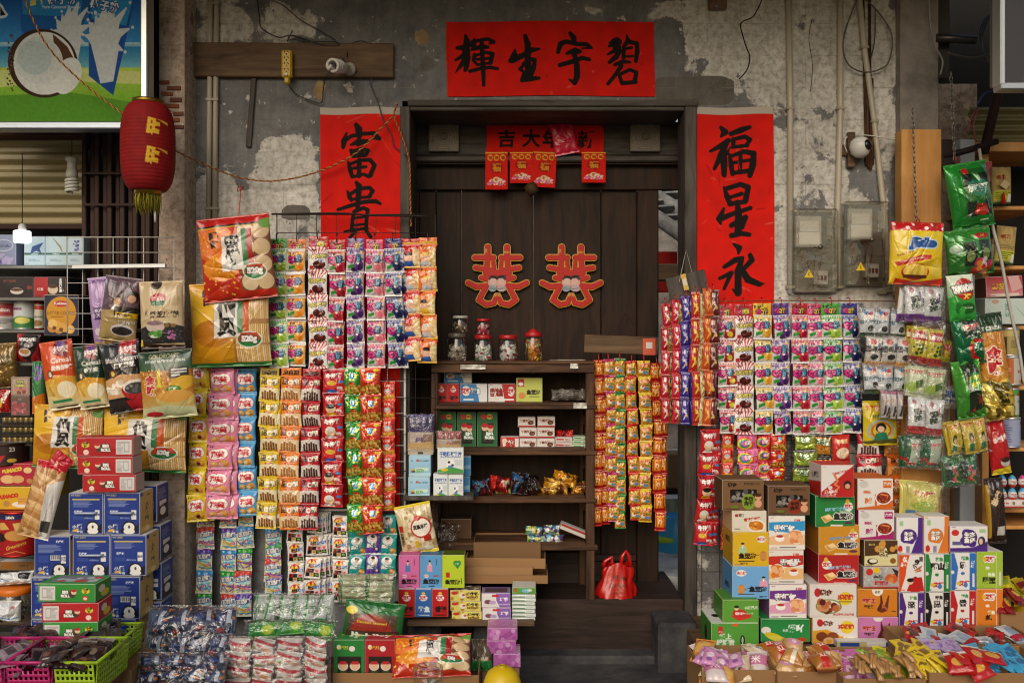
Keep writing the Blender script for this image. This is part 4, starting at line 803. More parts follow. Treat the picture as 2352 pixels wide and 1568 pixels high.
def weird(bg,b2):
 o = [('v',0,1,bg,b2),('e',.18,.1,.1,.045,'#eaf2e6'),('e',.78,.1,.14,.05,'#e9cf3a'),('t','怪',.26,.3,.17,'#e8d23a',{'bold':.06,'out':b2}),('t','U',.52,.3,.2,'#3f9fe0',{'bold':.1,'out':'#f0f0f0'}),('t','味',.76,.3,.17,'#e8d23a',{'bold':.06,'out':b2}),('r',.36,.41,.64,.45,'#e8d23a'),('p',[.3,.52,.62,.5,.7,.6,.56,.68,.46,.72,.36,.62],'#c2301c'),('p',[.5,.58,.62,.56,.6,.72,.5,.72],'#f07a5a')]
 rr = random.Random(5)
 return o+[('e',rr.uniform(.02,.98),rr.uniform(.68,.97)-.12*abs(i%2-.5),.075,.04,rr.choice(['#d6a63c','#b98524','#e3bd5c','#8a5a18']),rr.uniform(0,90))for i in range(60)]
def smallorange():
 return[('r',0,0,1,1,'#d8431e'),('p',[0,.2,1,.1,1,.3,0,.42],'#c42218'),('t','怪味豆',.42,.25,.12,'#f1e6da',{'bold':.05,'rot':-8}),('e',.45,.55,.24,.16,'#9cc3d8'),('e',.45,.6,.16,.12,'#e9b69a'),('p',[.1,.75,.9,.7,.9,.9,.1,.92],'#d9a63a'),('r',.75,.3,.92,.62,'#8e1712'),('r',0,.93,1,1,'#e6572e')]
def wucai(top,k):
 rr = random.Random(k)
 return[('r',0,0,1,1,'#dcd8b4'),('r',0,0,1,.3,top),('e',.5,.4,.44,.2,'#a9d6dc'),('t','五彩绳',.5,.34,.22,'#e9e2c0',{'out':'#2c3f9a','ow':.14,'bold':.05,'fit':.8,'rot':-6})]+[('b',[(rr.random(),.5+.4*rr.random(),.05),(rr.random(),.5+.4*rr.random(),.05),(rr.random(),.55+.35*rr.random(),.05)],rr.choice(['#c9452a','#8db33a','#d9b23a','#d97f9a','#7a5aa8','#5aa9c2']))for _ in range(9)]+[('r',0,.93,1,1,'#d8d4c0')]
def burger():
 return[('r',0,0,1,1,'#e4e2dc'),('e',.42,.28,.3,.2,'#c92a1e'),('p',[.16,.28,.3,.12,.42,.28],'#e9c83a'),('p',[.42,.28,.54,.12,.68,.28],'#e9c83a'),('r',.1,.3,.74,.4,'#e4e2dc'),('t','5+2',.42,.36,.15,'#1b1512',{'bold':.09,'out':'#e9c83a'}),('t','套餐',.8,.36,.16,'#2e56b0',{'bold':.06,'out':'#e9e9f2'}),('r',.08,.52,.34,.7,'#b12a22'),('r',.34,.52,.6,.7,'#1c1a1a'),('r',.6,.52,.92,.7,'#e9b8c4'),('r',.08,.7,.34,.88,'#1c1a1a'),('r',.34,.7,.6,.88,'#e9d9a8'),('r',.6,.7,.92,.88,'#1c1a1a'),('e',.47,.78,.1,.06,'#c98a3a'),('e',.2,.61,.06,.07,'#3a1410'),('e',.76,.61,.1,.05,'#d3443a'),('e',.76,.79,.1,.05,'#8ab84a'),('e',.6,.08,.12,.04,'#e9a23a'),('r',0,.95,1,1,'#c9c6be')]
def juice(bg,fruit):
 return[('r',0,0,1,1,bg),('e',.45,.28,.34,.2,'#e6eef0'),('e',.48,.24,.13,.1,'#dbb59c'),('e',.48,.17,.14,.06,'#2b211d'),('p',[.25,.42,.4,.33,.6,.33,.75,.46],'#e9e6e2'),('t','果C卷',.4,.56,.2,'#f4efe6',{'out':'#20585c','ow':.1,'bold':.07,'fit':.66}),('e',.76,.76,.17,.13,fruit),('e',.72,.72,.08,.06,'#f3d9a8'),('r',0,.9,1,1,'#cfe0dc')]
def noodle(kind):
 if kind=='strips':
  o = [('r',0,0,1,1,'#d9731c')]+[('b',[(i/9,.3,.04),(i/9+.06,.75,.04)],('#f0a84a','#b9541a','#e8953a')[i%3])for i in range(10)]+[('r',0,.78,1,1,'#b51a14'),('r',0,0,1,.2,'#b51a14'),('r',0,.21,1,.25,'#e9c83a'),('t','大辣条',.5,.1,.1,'#f0dc5a',{'bold':.05}),('e',.5,.5,.2,.1,'#eadfc0'),('e',.5,.5,.14,.07,'#d98a2a')];return o
 c = {'mag':'#a81a5c','green':'#1f7a34','red':'#c4201a','yellow':'#dcbc24'}[kind];rr = random.Random(3)
 o = [('r',0,0,1,1,'#c9882c')]+[('e',rr.random(),.25+.65*rr.random(),.035,.025,rr.choice(['#e9bc5a','#a86a1c','#d9a23a','#8a5214']))for i in range(150)]
 return o+[('r',0,0,1,.25,c),('r',0,.92,1,1,c),('t','大皮哥',.5,.25,.2,'#e9d94a' if kind!='yellow' else '#c4201a',{'out':'#7a1a14' if kind!='yellow' else '#f4ecc0','ow':.08,'bold':.06,'fit':.75,'rot':-5}),('e',.3,.62,.17,.13,'#e8e0c8'),('e',.65,.7,.16,.11,'#5a93c2'),('e',.38,.55,.1,.06,'#c23a2a'),('r',.5,.46,.85,.54,'#2a7a3a')]
def rainbow(bg):return[('r',0,0,1,1,bg)]+[('e',.4,.62,.5-.06*i,.42-.05*i,c)for i,c in enumerate(('#c8242c','#e08a2a','#e6d43a','#4aa84a','#3a7ac8',bg))]+[('t','彩虹',.6,.55,.3,'#f4eef2',{'out':'#b0246a','ow':.1,'bold':.08,'rot':-8})]
def pea(c1,c2,n1):
 rr = random.Random(9);return[('r',0,0,1,1,c1),('r',0,.0,1,.14,'#1b1a1a'),('r',0,.86,1,1,'#1b1a1a'),('r',0,.06,1,.08,'#c9c6c0'),('r',0,.92,1,.94,'#c9c6c0'),('t','豌豆',.5,.34,.3,'#e6f0d8' if c1!='#d8d0c4' else '#2f7a2a',{'out':'#1d5a22','ow':.08,'bold':.07})]+[('e',rr.random(),.58+.26*rr.random(),.08,.05,rr.choice(c2))for _ in range(46)]
PACK = {}
def packs(key,w,h,bg,ops,n=2,mat='film',bulge=.013,crimp=.085,wr=.0036,dens=560):
 if key in PACK:return PACK[key]
 L = []
 for k in range(n):
  a = draw(w,h,bg,ops(k)if callable(ops)else ops,dens)
  o = pillow_mb(w,h,a,bulge,crimp,abs(hash(key))%500+k if False else(sum(map(ord,key))*7+k*13)%997,wr).build('packet',M[mat]);COL.objects.unlink(o);L.append(o)
 PACK[key] = L;return L
def strip(label,u0,u1,v0,v1,n,y,key,ops,bg='#fff',hd=None,hook='#8f1812',group=None,mat='film',hh=.3,name='packet_strip',bulge=.013,tilt=2.5,lean=0,dbl=0,cat='snack strip',over=1.04,cycle=None,wr=.0036):
 """perforated chain of packets hanging from one hook; v0..v1 picture span at depth y"""
 s = mpu(y);c = W((u0+u1)/2,v0,y);w = (u1-u0)*s;tot = (v1-v0)*s
 e = empty(name,c,label,cat,group,(0,R(lean),0));rr = random.Random(label)
 hdh = 0
 ph = tot/(n+(hh if hd else 0))
 if hd:
  hdh = ph*hh;hw = packs('h'+key,w*.96,hdh*1.25,bg,hd,1,mat,.003,.0,.0012)[0]
  inst(hw,'header',e,(0,.004,0),(R(rr.uniform(-3,3)),R(rr.uniform(-1,1)),0))
 L = cycle or packs(key,w,ph*over,bg,ops,3,mat,bulge,wr=wr)
 for layer in range(1+dbl):
  x = rr.uniform(-.002,.002)
  for i in range(n):
   p = L[rr.randrange(len(L))]if not cycle else L[i%len(L)]
   x+=rr.uniform(-.0045,.0045)
   inst(p,'packet',e,(x+layer*.016*(1 if i>0 else.5),-.006*rr.random()+.014*layer-.002*i*(layer==0),-hdh-ph*i),(R(rr.uniform(-7,5)),R(rr.uniform(-tilt,tilt)*1.25),R(rr.uniform(-14,14))))
 if hook:
  m = MB();m.tube([(0,.02,.022),(0,0,.026),(0,-.012,.016),(0,-.012,-.008),(0,-.006,-.012)],.0022,hook,6);m.build('hook',M['plastic'],e)
 return e
t1 = lambda x,y:T(1,1,x,y)
GL = 'snack strips on the rack left of the doorway';GR = 'snack strips on the rack right of the doorway'
QW = {'apple':('#3d9f35','#b3cf55','#8db43a'),'orange':('#e0701c','#f2a63a','#e88a1c'),'strawberry':('#b8162c','#c8293a','#96142a'),'grape':('#5a2c8a','#6a3a8a','#3c1c5c'),'peach':('#d43a72','#ee9aa6','#e0707f'),'blueberry':('#1e2a86','#232a66','#151a44'),'lychee':('#c01828','#a3122c','#d8c03a'),'pineapple':('#d9b61c','#e6b53a','#d9942a')}
def q(f):return qq(*QW[f])if f!='orange' else qq(*QW[f],body='#f0a43c',stripes=False)
rows = [('apple',68,195,85,890,'white gummy strip with green apples, leftmost of the upper row left of the doorway'),('orange',198,318,88,880,'orange gummy strip beside the green apple one, left of the doorway'),('cola',325,455,72,895,'red and white striped cola gummy strip left of the doorway'),('strawberry',455,562,92,905,'white gummy strip with strawberries and red header left of the doorway'),('grape',568,683,82,890,'white gummy strip with purple grapes left of the doorway'),('peach',686,800,90,890,'white gummy strip with pink peaches left of the doorway'),('blueberry',803,915,84,890,'white gummy strip with blueberries and navy header left of the doorway')]
for i,(f,x0,x1,y0,y1,lab)in enumerate(rows):
 (u0,v0),(u1,v1) = t1(x0,y0),t1(x1,y1)
 if f=='cola':strip(lab,u0,u1,v0,v1,5,-.12,'qcola',qqcola(),'#e6e2e0',hdr('#c3252c','QQ可乐'),'#222',GL,hh=.42)
 else:strip(lab,u0,u1,v0,v1,5,-.12,'q'+f,q(f),'#e9e7e6',hdr(QW[f][0]),'#222',GL,hh=.42,dbl=1 if f in('blueberry','apple','peach')else 0,lean=-1.2 if f in('blueberry','apple')else 0)
for k,(x0,x1,y0,y1,c,lab)in enumerate(((905,1030,85,850,'#c81f1c','red strip of mini bun biscuit packets beside the doorway'),(1018,1140,78,860,'#e06a1a','orange strip of mini bun biscuit packets nearest the dark door'))):
 (u0,v0),(u1,v1) = t1(x0,y0),t1(x1,y1)
 cyc = [packs('man%d%d'%(k,j),(u1-u0)*mpu(-.1),(v1-v0)*mpu(-.1)/5.25*1.04,c,mantou(c,10*k+j),1)[0]for j in range(5)]
 strip(lab,u0,u1,v0,v1,5,-.1,'man%d'%k,None,c,[('r',0,0,1,1,c),('r',0,.5,1,1,'#d9a92a')],'#222',GL,cycle=cyc,lean=-1,hh=.25)
mid = [('yellow',1190,1312,700,None,6,'#e6c81c','#5a2a18',0),('pink',1312,1476,880,None,6,'#e58bb0','#f0b8c8',0),('blue',1476,1606,880,None,6,'#4a9fd6','#f0e0a8',0)]
for nm,x0,x1,y0,_,n,bg,fl,r in mid:
 u0,v0 = T(0,1,x0,900 if nm!='yellow' else 860);u1,v1 = T(0,2,x1,545 if nm=='yellow' else(530 if nm=='pink' else 510))
 y = -.15 if nm!='blue' else-.12
 strip('%s strip of cream puff packets left of the doorway'%nm,u0,u1,v0,v1,n,y,'puff'+nm,puff(bg,fl),bg,None,None,GL,dbl=1 if nm!='blue' else 0,bulge=.02,wr=.003)
for key,x0,x1,y0,yb,bg,roll,low,lab in(('sy',20,150,895,590,'#d9b81c','#a3652c','#e9dcae','yellow strip of wafer roll packets left of the doorway'),('so',152,288,895,597,'#e27a22','#c98a4a','#e9c69a','orange strip of wafer roll packets left of the doorway'),('sr',288,410,902,597,'#b8142a','#3a2018','#dcd0cc','red strip of dark wafer roll packets left of the doorway')):
 u0,v0 = T(1,1,x0,y0);u1,v1 = T(1,2,x1,yb)
 strip(lab,u0,u1,v0,v1,6,-.14,key,stick(bg,roll,low,'#3a2416' if key!='sr' else '#6a4030'),bg,[('r',0,0,1,1,bg),('t','黑白配',.5,.5,.5,'#17110f',{'bold':.07,'fit':.8})],None,GL,hh=.3,dbl=1 if key=='sy' else 0,lean=.6)
u0,v0 = T(1,1,415,905);u1,v1 = T(1,2,553,455);s_ = (u1-u0)*mpu(-.14);h_ = (v1-v0)*mpu(-.14)/6
strip('red strip of milk candy packets left of the doorway',u0,u1,v0,v1,6,-.14,'milk',None,'#b91420',None,None,GL,cycle=[packs('milk%d'%k,s_,h_*1.06,'#b91420',milk(k),1,'film',.015)[0]for k in range(3)],lean=.5)
u0,v0 = T(1,1,545,895);u1,v1 = T(1,2,660,615);strip('glossy green strip of coated peanut packets left of the doorway',u0,u1,v0,v1,6,-.13,'wg',weird('#2f9a34','#1d7a2a'),'#2f9a34',None,None,GL,mat='foil',bulge=.016,lean=-1.5)
u0,v0 = T(1,1,645,895);u1,v1 = T(1,2,778,620);strip('glossy red orange strip of coated peanut packets left of the doorway',u0,u1,v0,v1,6,-.145,'wr',weird('#d8401c','#b81c16'),'#d8401c',None,None,GL,mat='foil',bulge=.02,lean=-1.5)
u0,v0 = T(1,1,787,980);u1,v1 = T(1,2,875,480);strip('narrow orange strip of small bean packets beside white rack edge',u0,u1,v0,v1,7,-.11,'sm',smallorange(),'#d8431e',None,'#222',GL,bulge=.008)
wc = ['#2f9a3a','#c23a2a','#5a3a9a','#3a8ac8']
for k,(c,x0,x1,y0,y1)in enumerate(((0,1236,1346,530,1130),(0,1380,1488,530,1140),(0,1490,1602,520,1140),(1,45,168,590,1080))):
 u0,v0 = T(c,2,x0,y0-80 if c==0 else y0);u1,v1 = T(c,2,x1,y1)
 cyc = [packs('wc%d'%((k+j)%4),.077,.102,'#dcd8b4',wucai(wc[(k+j)%4],(k+j)%4),1,'film',.008)[0]for j in range(4)]
 strip(('gummy rope strip nearest the masonry pillar in the lower row','second gummy rope strip from the masonry pillar in the lower row','third gummy rope strip from the masonry pillar in the lower row','gummy rope strip beside the white meal candy strips')[k],u0,u1,v0,v1,5,-.06,'wc',None,'#fff',None,None,GL,cycle=cyc)
for k,(x0,x1,y0,y1)in enumerate(((197,300,560,1060),(318,440,500,1055),(470,580,520,1060))):
 u0,v0 = T(1,2,x0,y0);u1,v1 = T(1,2,x1,y1)
 strip(('white checkered meal candy strip next to the gummy rope strips','thick middle strip of white checkered meal candy packets','white checkered meal candy strip beside the teal packets')[k],u0,u1,v0,v1,4,-.07,'bg',burger(),'#e4e2dc',None,None,GL,dbl=(0,3,1)[k],lean=1 if k==1 else 0,bulge=.007)
for k,(x0,x1,y0,y1,bg,fr_)in enumerate(((580,685,610,890,'#1f9a94','#e58a1c'),(685,783,590,890,'#6a3aa0','#2f3a86'),(785,880,510,890,'#1f9a94','#e58a1c'))):
 u0,v0 = T(1,2,x0,y0);u1,v1 = T(1,2,x1,y1)
 strip(('teal strip of fruit roll packets beside the white meal candy','purple strip of fruit roll packets between two teal strips','teal strip of fruit roll packets nearest the door cabinet')[k],u0,u1,v0,v1,2 if k<2 else 3,-.08,'ju%d'%(k%2),juice(bg,fr_),bg,[('r',0,0,1,1,bg),('e',.7,.5,.2,.3,fr_)]if k<2 else None,None,GL,hh=.25,bulge=.008)
def rack(name,u0,v0,u1,v1,y,nx,ny,col,label,r=.0017,frame=.003,tilt=0,mat='plastic',broken=0):
 a,b = W(u0,v1,y),W(u1,v0,y);e = empty(name,((a.x+b.x)/2,y,a.z),label,'wire rack',None,(R(tilt),0,0));w,h = b.x-a.x,b.z-a.z
 m = MB()
 rr = random.Random(u0)
 for i in range(nx+1):
  x = -w/2+w*i/nx;q = frame if i in(0,nx)else r
  m.tube([(x,0,0),(x,0,h)],q,col,6)
 for j in range(ny+1):
  z = h*j/ny;q = frame if j in(0,ny)else r
  m.tube([(-w/2,-.003,z),(w/2,-.003,z)],q,col,6)
 tag(e,label);m.build('wire_grid',M[mat],e);return e
rack('wire_rack',636,493,1000,1165,-.07,8,16,'#3a3330','dark wire grid rack behind the snack strips left of doorway',.0016,.0026,mat='rust')
rack('wire_rack',690,838,930,1170,-.055,6,9,'#c9c6bf','white wire grid rack over the lower end of left couplet',.0022,.006)
wire('rack_rod',[(624,492,-.075),(780,490,-.08),(860,495,-.075),(985,497,-.075)],.0042,'#2c2523','dark rod along the top of the left wire rack',-.07,'rust','rod')
# strips right of the doorway
t3 = lambda x,y:T(3,1,x,y)
def c2(x,y):return T(2,1,x,y)
for f,p0,p1,lab in(('lychee',c2(1275,495),c2(1395,1300),'white gummy strip with red berries, first right of the doorway'),('cola',c2(1395,495),c2(1512,1300),'red and white cola gummy strip right of the doorway'),('pineapple',c2(1508,490),t3(25,1305),'yellow headed gummy strip with pineapples right of the doorway'),('grape',t3(15,490),t3(140,1305),'white gummy strip with purple grapes right of the doorway'),('strawberry',t3(135,490),t3(262,1305),'white gummy strip with strawberries right of the doorway'),('peach',t3(252,495),t3(338,1305),'white gummy strip with pink peaches right of the doorway'),('apple',t3(332,490),t3(452,1305),'white gummy strip with green apples right of the doorway'),('blueberry',t3(440,490),t3(575,1295),'white gummy strip with blueberries right of the doorway')):
 (u0,v0),(u1,v1) = p0,p1
 if f=='cola':strip(lab,u0,u1,v0,v1,5,-.12,'qcola',qqcola(),'#e6e2e0',hdr('#c3252c','QQ可乐'),'#a01c14',GR,hh=.5,lean=-.5)
 else:strip(lab,u0,u1,v0,v1,5,-.12 if f!='peach' else-.1,'q'+f,q(f),'#e9e7e6',hdr(QW[f][0]),'#a01c14',GR,hh=.5,dbl=1 if f in('blueberry','peach','apple')else 0,lean=-.8)
wire('rack_wire',[(1632,692,-.07),(1800,690,-.07),(2060,692,-.07)],.0025,'#7a4a2a','rusty wire carrying the gummy strips right of the doorway',-.07,'rust','wire')
rack('wire_rack',1612,960,1900,1400,-.05,7,10,'#5b5048','rusty wire mesh behind the boxes at the right jamb',.0018,.0022,mat='rust')
rack('wire_rack',1700,980,2075,1190,-.045,12,7,'#1c1a1a','black wire grid behind the lower packets right of doorway',.0016,.003)
t22 = lambda x,y:T(2,2,x,y);t32 = lambda x,y:T(3,2,x,y)
u0,v0 = c2(1190,1280);u1,v1 = t22(1312,695);s_ = (u1-u0)*mpu(-.17);h_ = (v1-v0)*mpu(-.17)/5
strip('large red strip of milk candy packets on the right door jamb',u0-8,u1,v0,v1,5,-.17,'mk',None,'#b91420',None,None,GR,cycle=[packs('mk%d'%k,s_,h_*1.05,'#b91420',milk(k),1,'film',.02,wr=.003)[0]for k in(2,0,1)],lean=3.2,dbl=1)
u0,v0 = c2(1322,1310);u1,v1 = t22(1400,720);strip('narrow orange strip of bean packets beside the large milk candy strip',u0,u1,v0,v1,8,-.1,'sm2',smallorange(),'#d8431e',None,None,GR,bulge=.008,lean=.5)
u0,v0 = c2(1412,1310);u1,v1 = t22(1528,285);strip('pink strip of rainbow candy packets right of the doorway',u0,u1,v0,v1,3,-.12,'rb',rainbow('#d86a9c'),'#d86a9c',None,None,GR,dbl=1,bulge=.01)
u0,v0 = c2(1530,1310);u1,v1 = t32(16,330);strip('red strip of rainbow candy packets right of the doorway',u0,u1,v0,v1,4,-.11,'rb2',rainbow('#b8182c'),'#b8182c',None,None,GR,bulge=.01)
u0,v0 = t3(12,1305);u1,v1 = t32(115,325);strip('glossy red strip of coated peanut packets above the brown cartons',u0,u1,v0,v1,3,-.12,'wr2',weird('#cf2a1a','#b81c16'),'#cf2a1a',None,None,GR,mat='foil',bulge=.018)
u0,v0 = t3(165,1310);u1,v1 = t32(292,620);strip('strip of green pea packets above the stacked cartons',u0,u1,v0,v1,6,-.13,'pg',pea('#8a9a3a',['#a9c23a','#86a82e','#c2d46a'],''),'#8a9a3a',None,None,GR,mat='foil',dbl=1)
u0,v0 = t3(292,1310);u1,v1 = t3(402,1540);strip('strip of spiced bean packets with black bands right of doorway',u0,u1,v0,v1+70,3,-.12,'pb',pea('#c8741c',['#c98a3a','#a8641c','#e0b060'],''),'#c8741c',None,None,GR,mat='foil')
u0,v0 = t3(398,1315);u1,v1 = t32(522,185);strip('red packet of white garlic peas hanging above the konjac box',u0,u1,v0,v1,1,-.14,'pr',[('r',0,0,1,1,'#c22a22'),('e',.5,.62,.36,.2,'#e6c8a8'),('sp',26,.05,['#f0e2cc','#e0b890'],(.25,.5,.75,.76),2),('t','蒜香豆',.5,.22,.14,'#f0d8a0',{'bold':.05})],'#c22a22',None,None,GR,bulge=.02,cat='packet',name='snack_packet')
u0,v0 = t3(560,1300);u1,v1 = t32(690,278);strip('red strip of dark wafer roll packets right of the doorway',u0,u1,v0,v1,2,-.13,'sr2',stick('#b8142a','#3a2018','#dcd0cc','#6a4030'),'#b8142a',None,None,GR,dbl=2)
u0,v0 = t3(725,1190);u1,v1 = t32(865,515);strip('orange strip of wafer roll packets behind the seaweed bags',u0,u1,v0,v1,5,-.1,'so2',stick('#d86a1c','#c98a4a','#e0954a','#5a3416'),'#d86a1c',None,None,GR,dbl=2)
# hanging wooden bars with noodle snack strips
hb = slab('hanging_bar',1342,771,1512,812,.08,.095,M['wood_plank'],ch=.002);hb.rotation_euler = (0,R(2.2),0);tag(hb,'narrow wooden bar hung by string on the dark door','hanging bar')
m = MB();m.box((0,0,0),(.06,.002,.078),'#cf5a44',0,None,.0005);m.box((0,-.0015,.006),(.03,.001,.03),'#d8d4cf');tag(m.build('payment_card',M['gloss'],None,W(1491,796,.074)),'red payment sticker card on the end of the door bar','card')
wire('bar_string',[(1405,774,.08),(1437,719,.3),(1478,776,.08)],.0018,'#2a1c14','dark string holding the wooden bar on the door',.08,'matte','string',1)
for k,(x0,x1,y0,yb,kind,lab)in enumerate(((512,575,845,575,'strips','red and orange crisp strip at the cabinet end of the door bar'),(566,640,840,545,'mag','magenta topped noodle snack strip on the door bar'),(640,712,835,590,'green','green banded noodle snack strip on the door bar'),(712,786,850,540,'red','red topped noodle snack strip on the door bar'),(785,868,850,550,'yellow','yellow topped noodle snack strip on the door bar'),(866,945,865,605,'strips','red and orange crisp strip at the free end of door bar'))):
 u0,v0 = c2(x0,y0);u1,v1 = t22(x1-2,yb)
 strip(lab,u0,u1,v0,v1,10 if kind!='strips' else 9,.06 if k not in(0,5)else.075,'n'+kind,noodle(kind),'#d9731c',None,'#b02418','noodle snack strips on the door bar',bulge=.013,lean=-.6,tilt=3,dbl=1 if k in(0,1,5)else 0,mat='film')
 # second bar, turned towards the camera at the right jamb
sb = slab('hanging_bar',1535,628,1626,692,-.1,-.085,M['wood_grey'],ch=.002);sb.rotation_euler = (0,R(-13),R(-18));tag(sb,'dark slanted wooden bar hung in front of the right jamb','hanging bar')
wire('bar_string',[(1560,648,-.12),(1576,573,-.03),(1590,630,-.1)],.0016,'#b9a59a','pale string holding the slanted bar at the right jamb',-.1,'matte','string',1)
m = MB();m.box((0,0,0),(.022,.002,.075),'#c9a23a',0,None,.0005);m.box((0,-.002,.0),(.016,.001,.03),'#c8c6be');tag(m.build('payment_card',M['gloss'],None,W(1573,648,-.112),(0,R(-13),R(-18))),'narrow yellow payment sticker on the slanted bar','card')
def tubepack(c,c3):return[('r',.36,.12,.64,.3,c3),('b',[(.3,.4,.04),(.7,.6,.06),(.35,.8,.04)],c3),('t','可',.5,.52,.14,c3,{'bold':.05}),('e',.72,.66,.1,.06,'#d8b04a')]
cols = [('#b01828','#e6dcd8','red and white'),('#8f6a2c','#3a2a1c','brown and tan'),('#c01e34','#e8e2e0','deep red'),('#6a5a2a','#c9a23a','olive brown'),('#3a2a86','#c9c6e0','violet blue'),('#2f2470','#8a86d0','dark indigo'),('#b32a22','#e0c83a','red and yellow'),('#c9bc8a','#8a6a3a','cream coloured'),('#c0501c','#e0a03a','burnt orange'),('#5a1a18','#c9b0a0','chocolate brown')]
for k,(c,c3,nm)in enumerate(cols):
 f = k/9;u0 = 1518+f*106;v0 = 697-f*40;v1 = 968+f*8
 strip('%s strip of slim candy tubes on the slanted bar'%nm,u0,u0+(20 if k not in(7,9)else 27),v0+(8 if k%2 else 0),v1,5,-.115-.05*f+(.012 if k%2 else 0),'tb%d'%k,tubepack(c,c3),c,None,'#a8281c','candy tube strips on the slanted bar',bulge=.012,tilt=4)
 # cartons and other goods: helpers
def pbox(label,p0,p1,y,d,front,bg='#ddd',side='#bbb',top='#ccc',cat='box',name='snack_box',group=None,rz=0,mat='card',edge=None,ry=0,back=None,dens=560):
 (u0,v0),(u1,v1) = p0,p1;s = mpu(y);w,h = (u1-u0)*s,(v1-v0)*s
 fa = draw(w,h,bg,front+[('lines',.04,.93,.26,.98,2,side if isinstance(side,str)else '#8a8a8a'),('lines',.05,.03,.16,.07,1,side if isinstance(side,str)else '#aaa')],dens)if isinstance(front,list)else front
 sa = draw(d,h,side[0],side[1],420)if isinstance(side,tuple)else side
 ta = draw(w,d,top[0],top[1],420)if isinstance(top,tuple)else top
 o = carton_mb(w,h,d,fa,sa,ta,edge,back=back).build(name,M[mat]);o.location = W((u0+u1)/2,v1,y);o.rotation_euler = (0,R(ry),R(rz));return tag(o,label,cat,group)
def pbag(label,p0,p1,y,ops,bg='#ddd',bulge=.02,crimp=.05,seed=1,mat='film',rot=(0,0,0),cat='bag',name='snack_bag',wr=.004,pinch=.03,group=None,dens=560):
 (u0,v0),(u1,v1) = p0,p1;s = mpu(y);w,h = (u1-u0)*s,(v1-v0)*s
 o = pillow_mb(w,h,draw(w,h,bg,ops,dens),bulge,crimp,seed,wr*1.35,pinch=pinch).build(name,M[mat]);o.location = W((u0+u1)/2,v0,y);o.rotation_euler = [R(a)for a in rot];return tag(o,label,cat,group)
def Z(ox,oy,f):return lambda x,y:((ox+x/f)*.5742,(oy+y/f)*.5742)
t11 = lambda x,y:T(1,1,x,y);t12 = lambda x,y:T(1,2,x,y);t21 = lambda x,y:T(2,1,x,y);t02 = lambda x,y:T(0,2,x,y);t01 = lambda x,y:T(0,1,x,y)
def man(o,x,y,s_,coat,hair='#231a17'):
 return o+[('p',[x-.5*s_,y+1.1*s_,x-.42*s_,y+.32*s_,x-.15*s_,y+.2*s_,x+.15*s_,y+.2*s_,x+.42*s_,y+.32*s_,x+.5*s_,y+1.1*s_],coat),('p',[x-.1*s_,y+.2*s_,x+.1*s_,y+.2*s_,x,y+.5*s_],'#f2efec'),('e',x,y,.2*s_,.2*s_,'#e3bfa4'),('e',x,y-.12*s_,.22*s_,.13*s_,hair)]
 # old cabinet in the doorway
cab = empty('display_cabinet',W(1180,1378,.03),'old open wooden shelf cabinet standing on the doorway threshold','cabinet')
def cp(name,u0,v0,u1,v1,y0,y1,mat='wood_shelf',ch=.004):part(name,u0,v0,u1,v1,y0,y1,M[mat],ch,cab)
cp('top_board',988,829,1367,836,.0,.29);cp('rail',990,836.5,1366,856,.004,.03);cp('back_panel',1000,857,1360,1250,.285,.3,'wood_dark')
cp('post',990,857,1006,1250,.012,.045,'wood_post');cp('post',1346,857,1366,1378,.0,.045,'wood_post');cp('post',1000,857,1012,1250,.25,.28,'wood_post');cp('post',1330,857,1345,1375,.25,.28,'wood_post')
for v in(926,1031,1141,1247):
 cp('shelf',1007,v,1345,v+4,.0,.28);cp('rail',994,v+4.4,1372 if v<1200 else 1374,v+(14 if v!=1247 else 17),-.006,.02)
for v in(900,985,1090,1190):cp('side_slat',1347,v,1352,v+60,.046,.249,'wood_dark',.002)
cp('back_panel',1000,1268,1345,1378,.28,.3,'wood_step')
o = slab('cabinet_foot_stone',1352,1368.5,1380,1378,-.03,.06,M['stone']);o.location.z = W(0,1376,0).z+.012;tag(o,'flat grey stone wedged beneath the cabinet leg','stone')
bpy.data.objects.remove(bpy.data.objects['cabinet_foot_stone'])
o = slab('side_shelf',926,1139,1088,1150,-.16,.1,M['wood_grey'],ch=.004);tag(o,'grey plank ledge carrying the pale blue candy boxes','ledge')
for p0,p1,c,lab in((t11(1282,875),t11(1440,905),'#a9a39a','strip of crumpled silver tape on the top rail of cabinet'),(t21(365,868),t21(415,900),'#d0ccc4','pale label stuck at the right end of the cabinet top'),(t21(385,1115),t21(470,1150),'#b9b5ae','crumpled silver tape on the second cabinet rail')):
 hang_sheet('tape_scrap',p0[0],p0[1],p1[0],p1[1],-.008,draw(.06,.02,c,[('sp',12,.08,['#8a857c','#d9d5cc'],(0,0,1,1),2)]),lab,'tape',.002,9,'gloss',thick=.0006)
e_lid = [None]
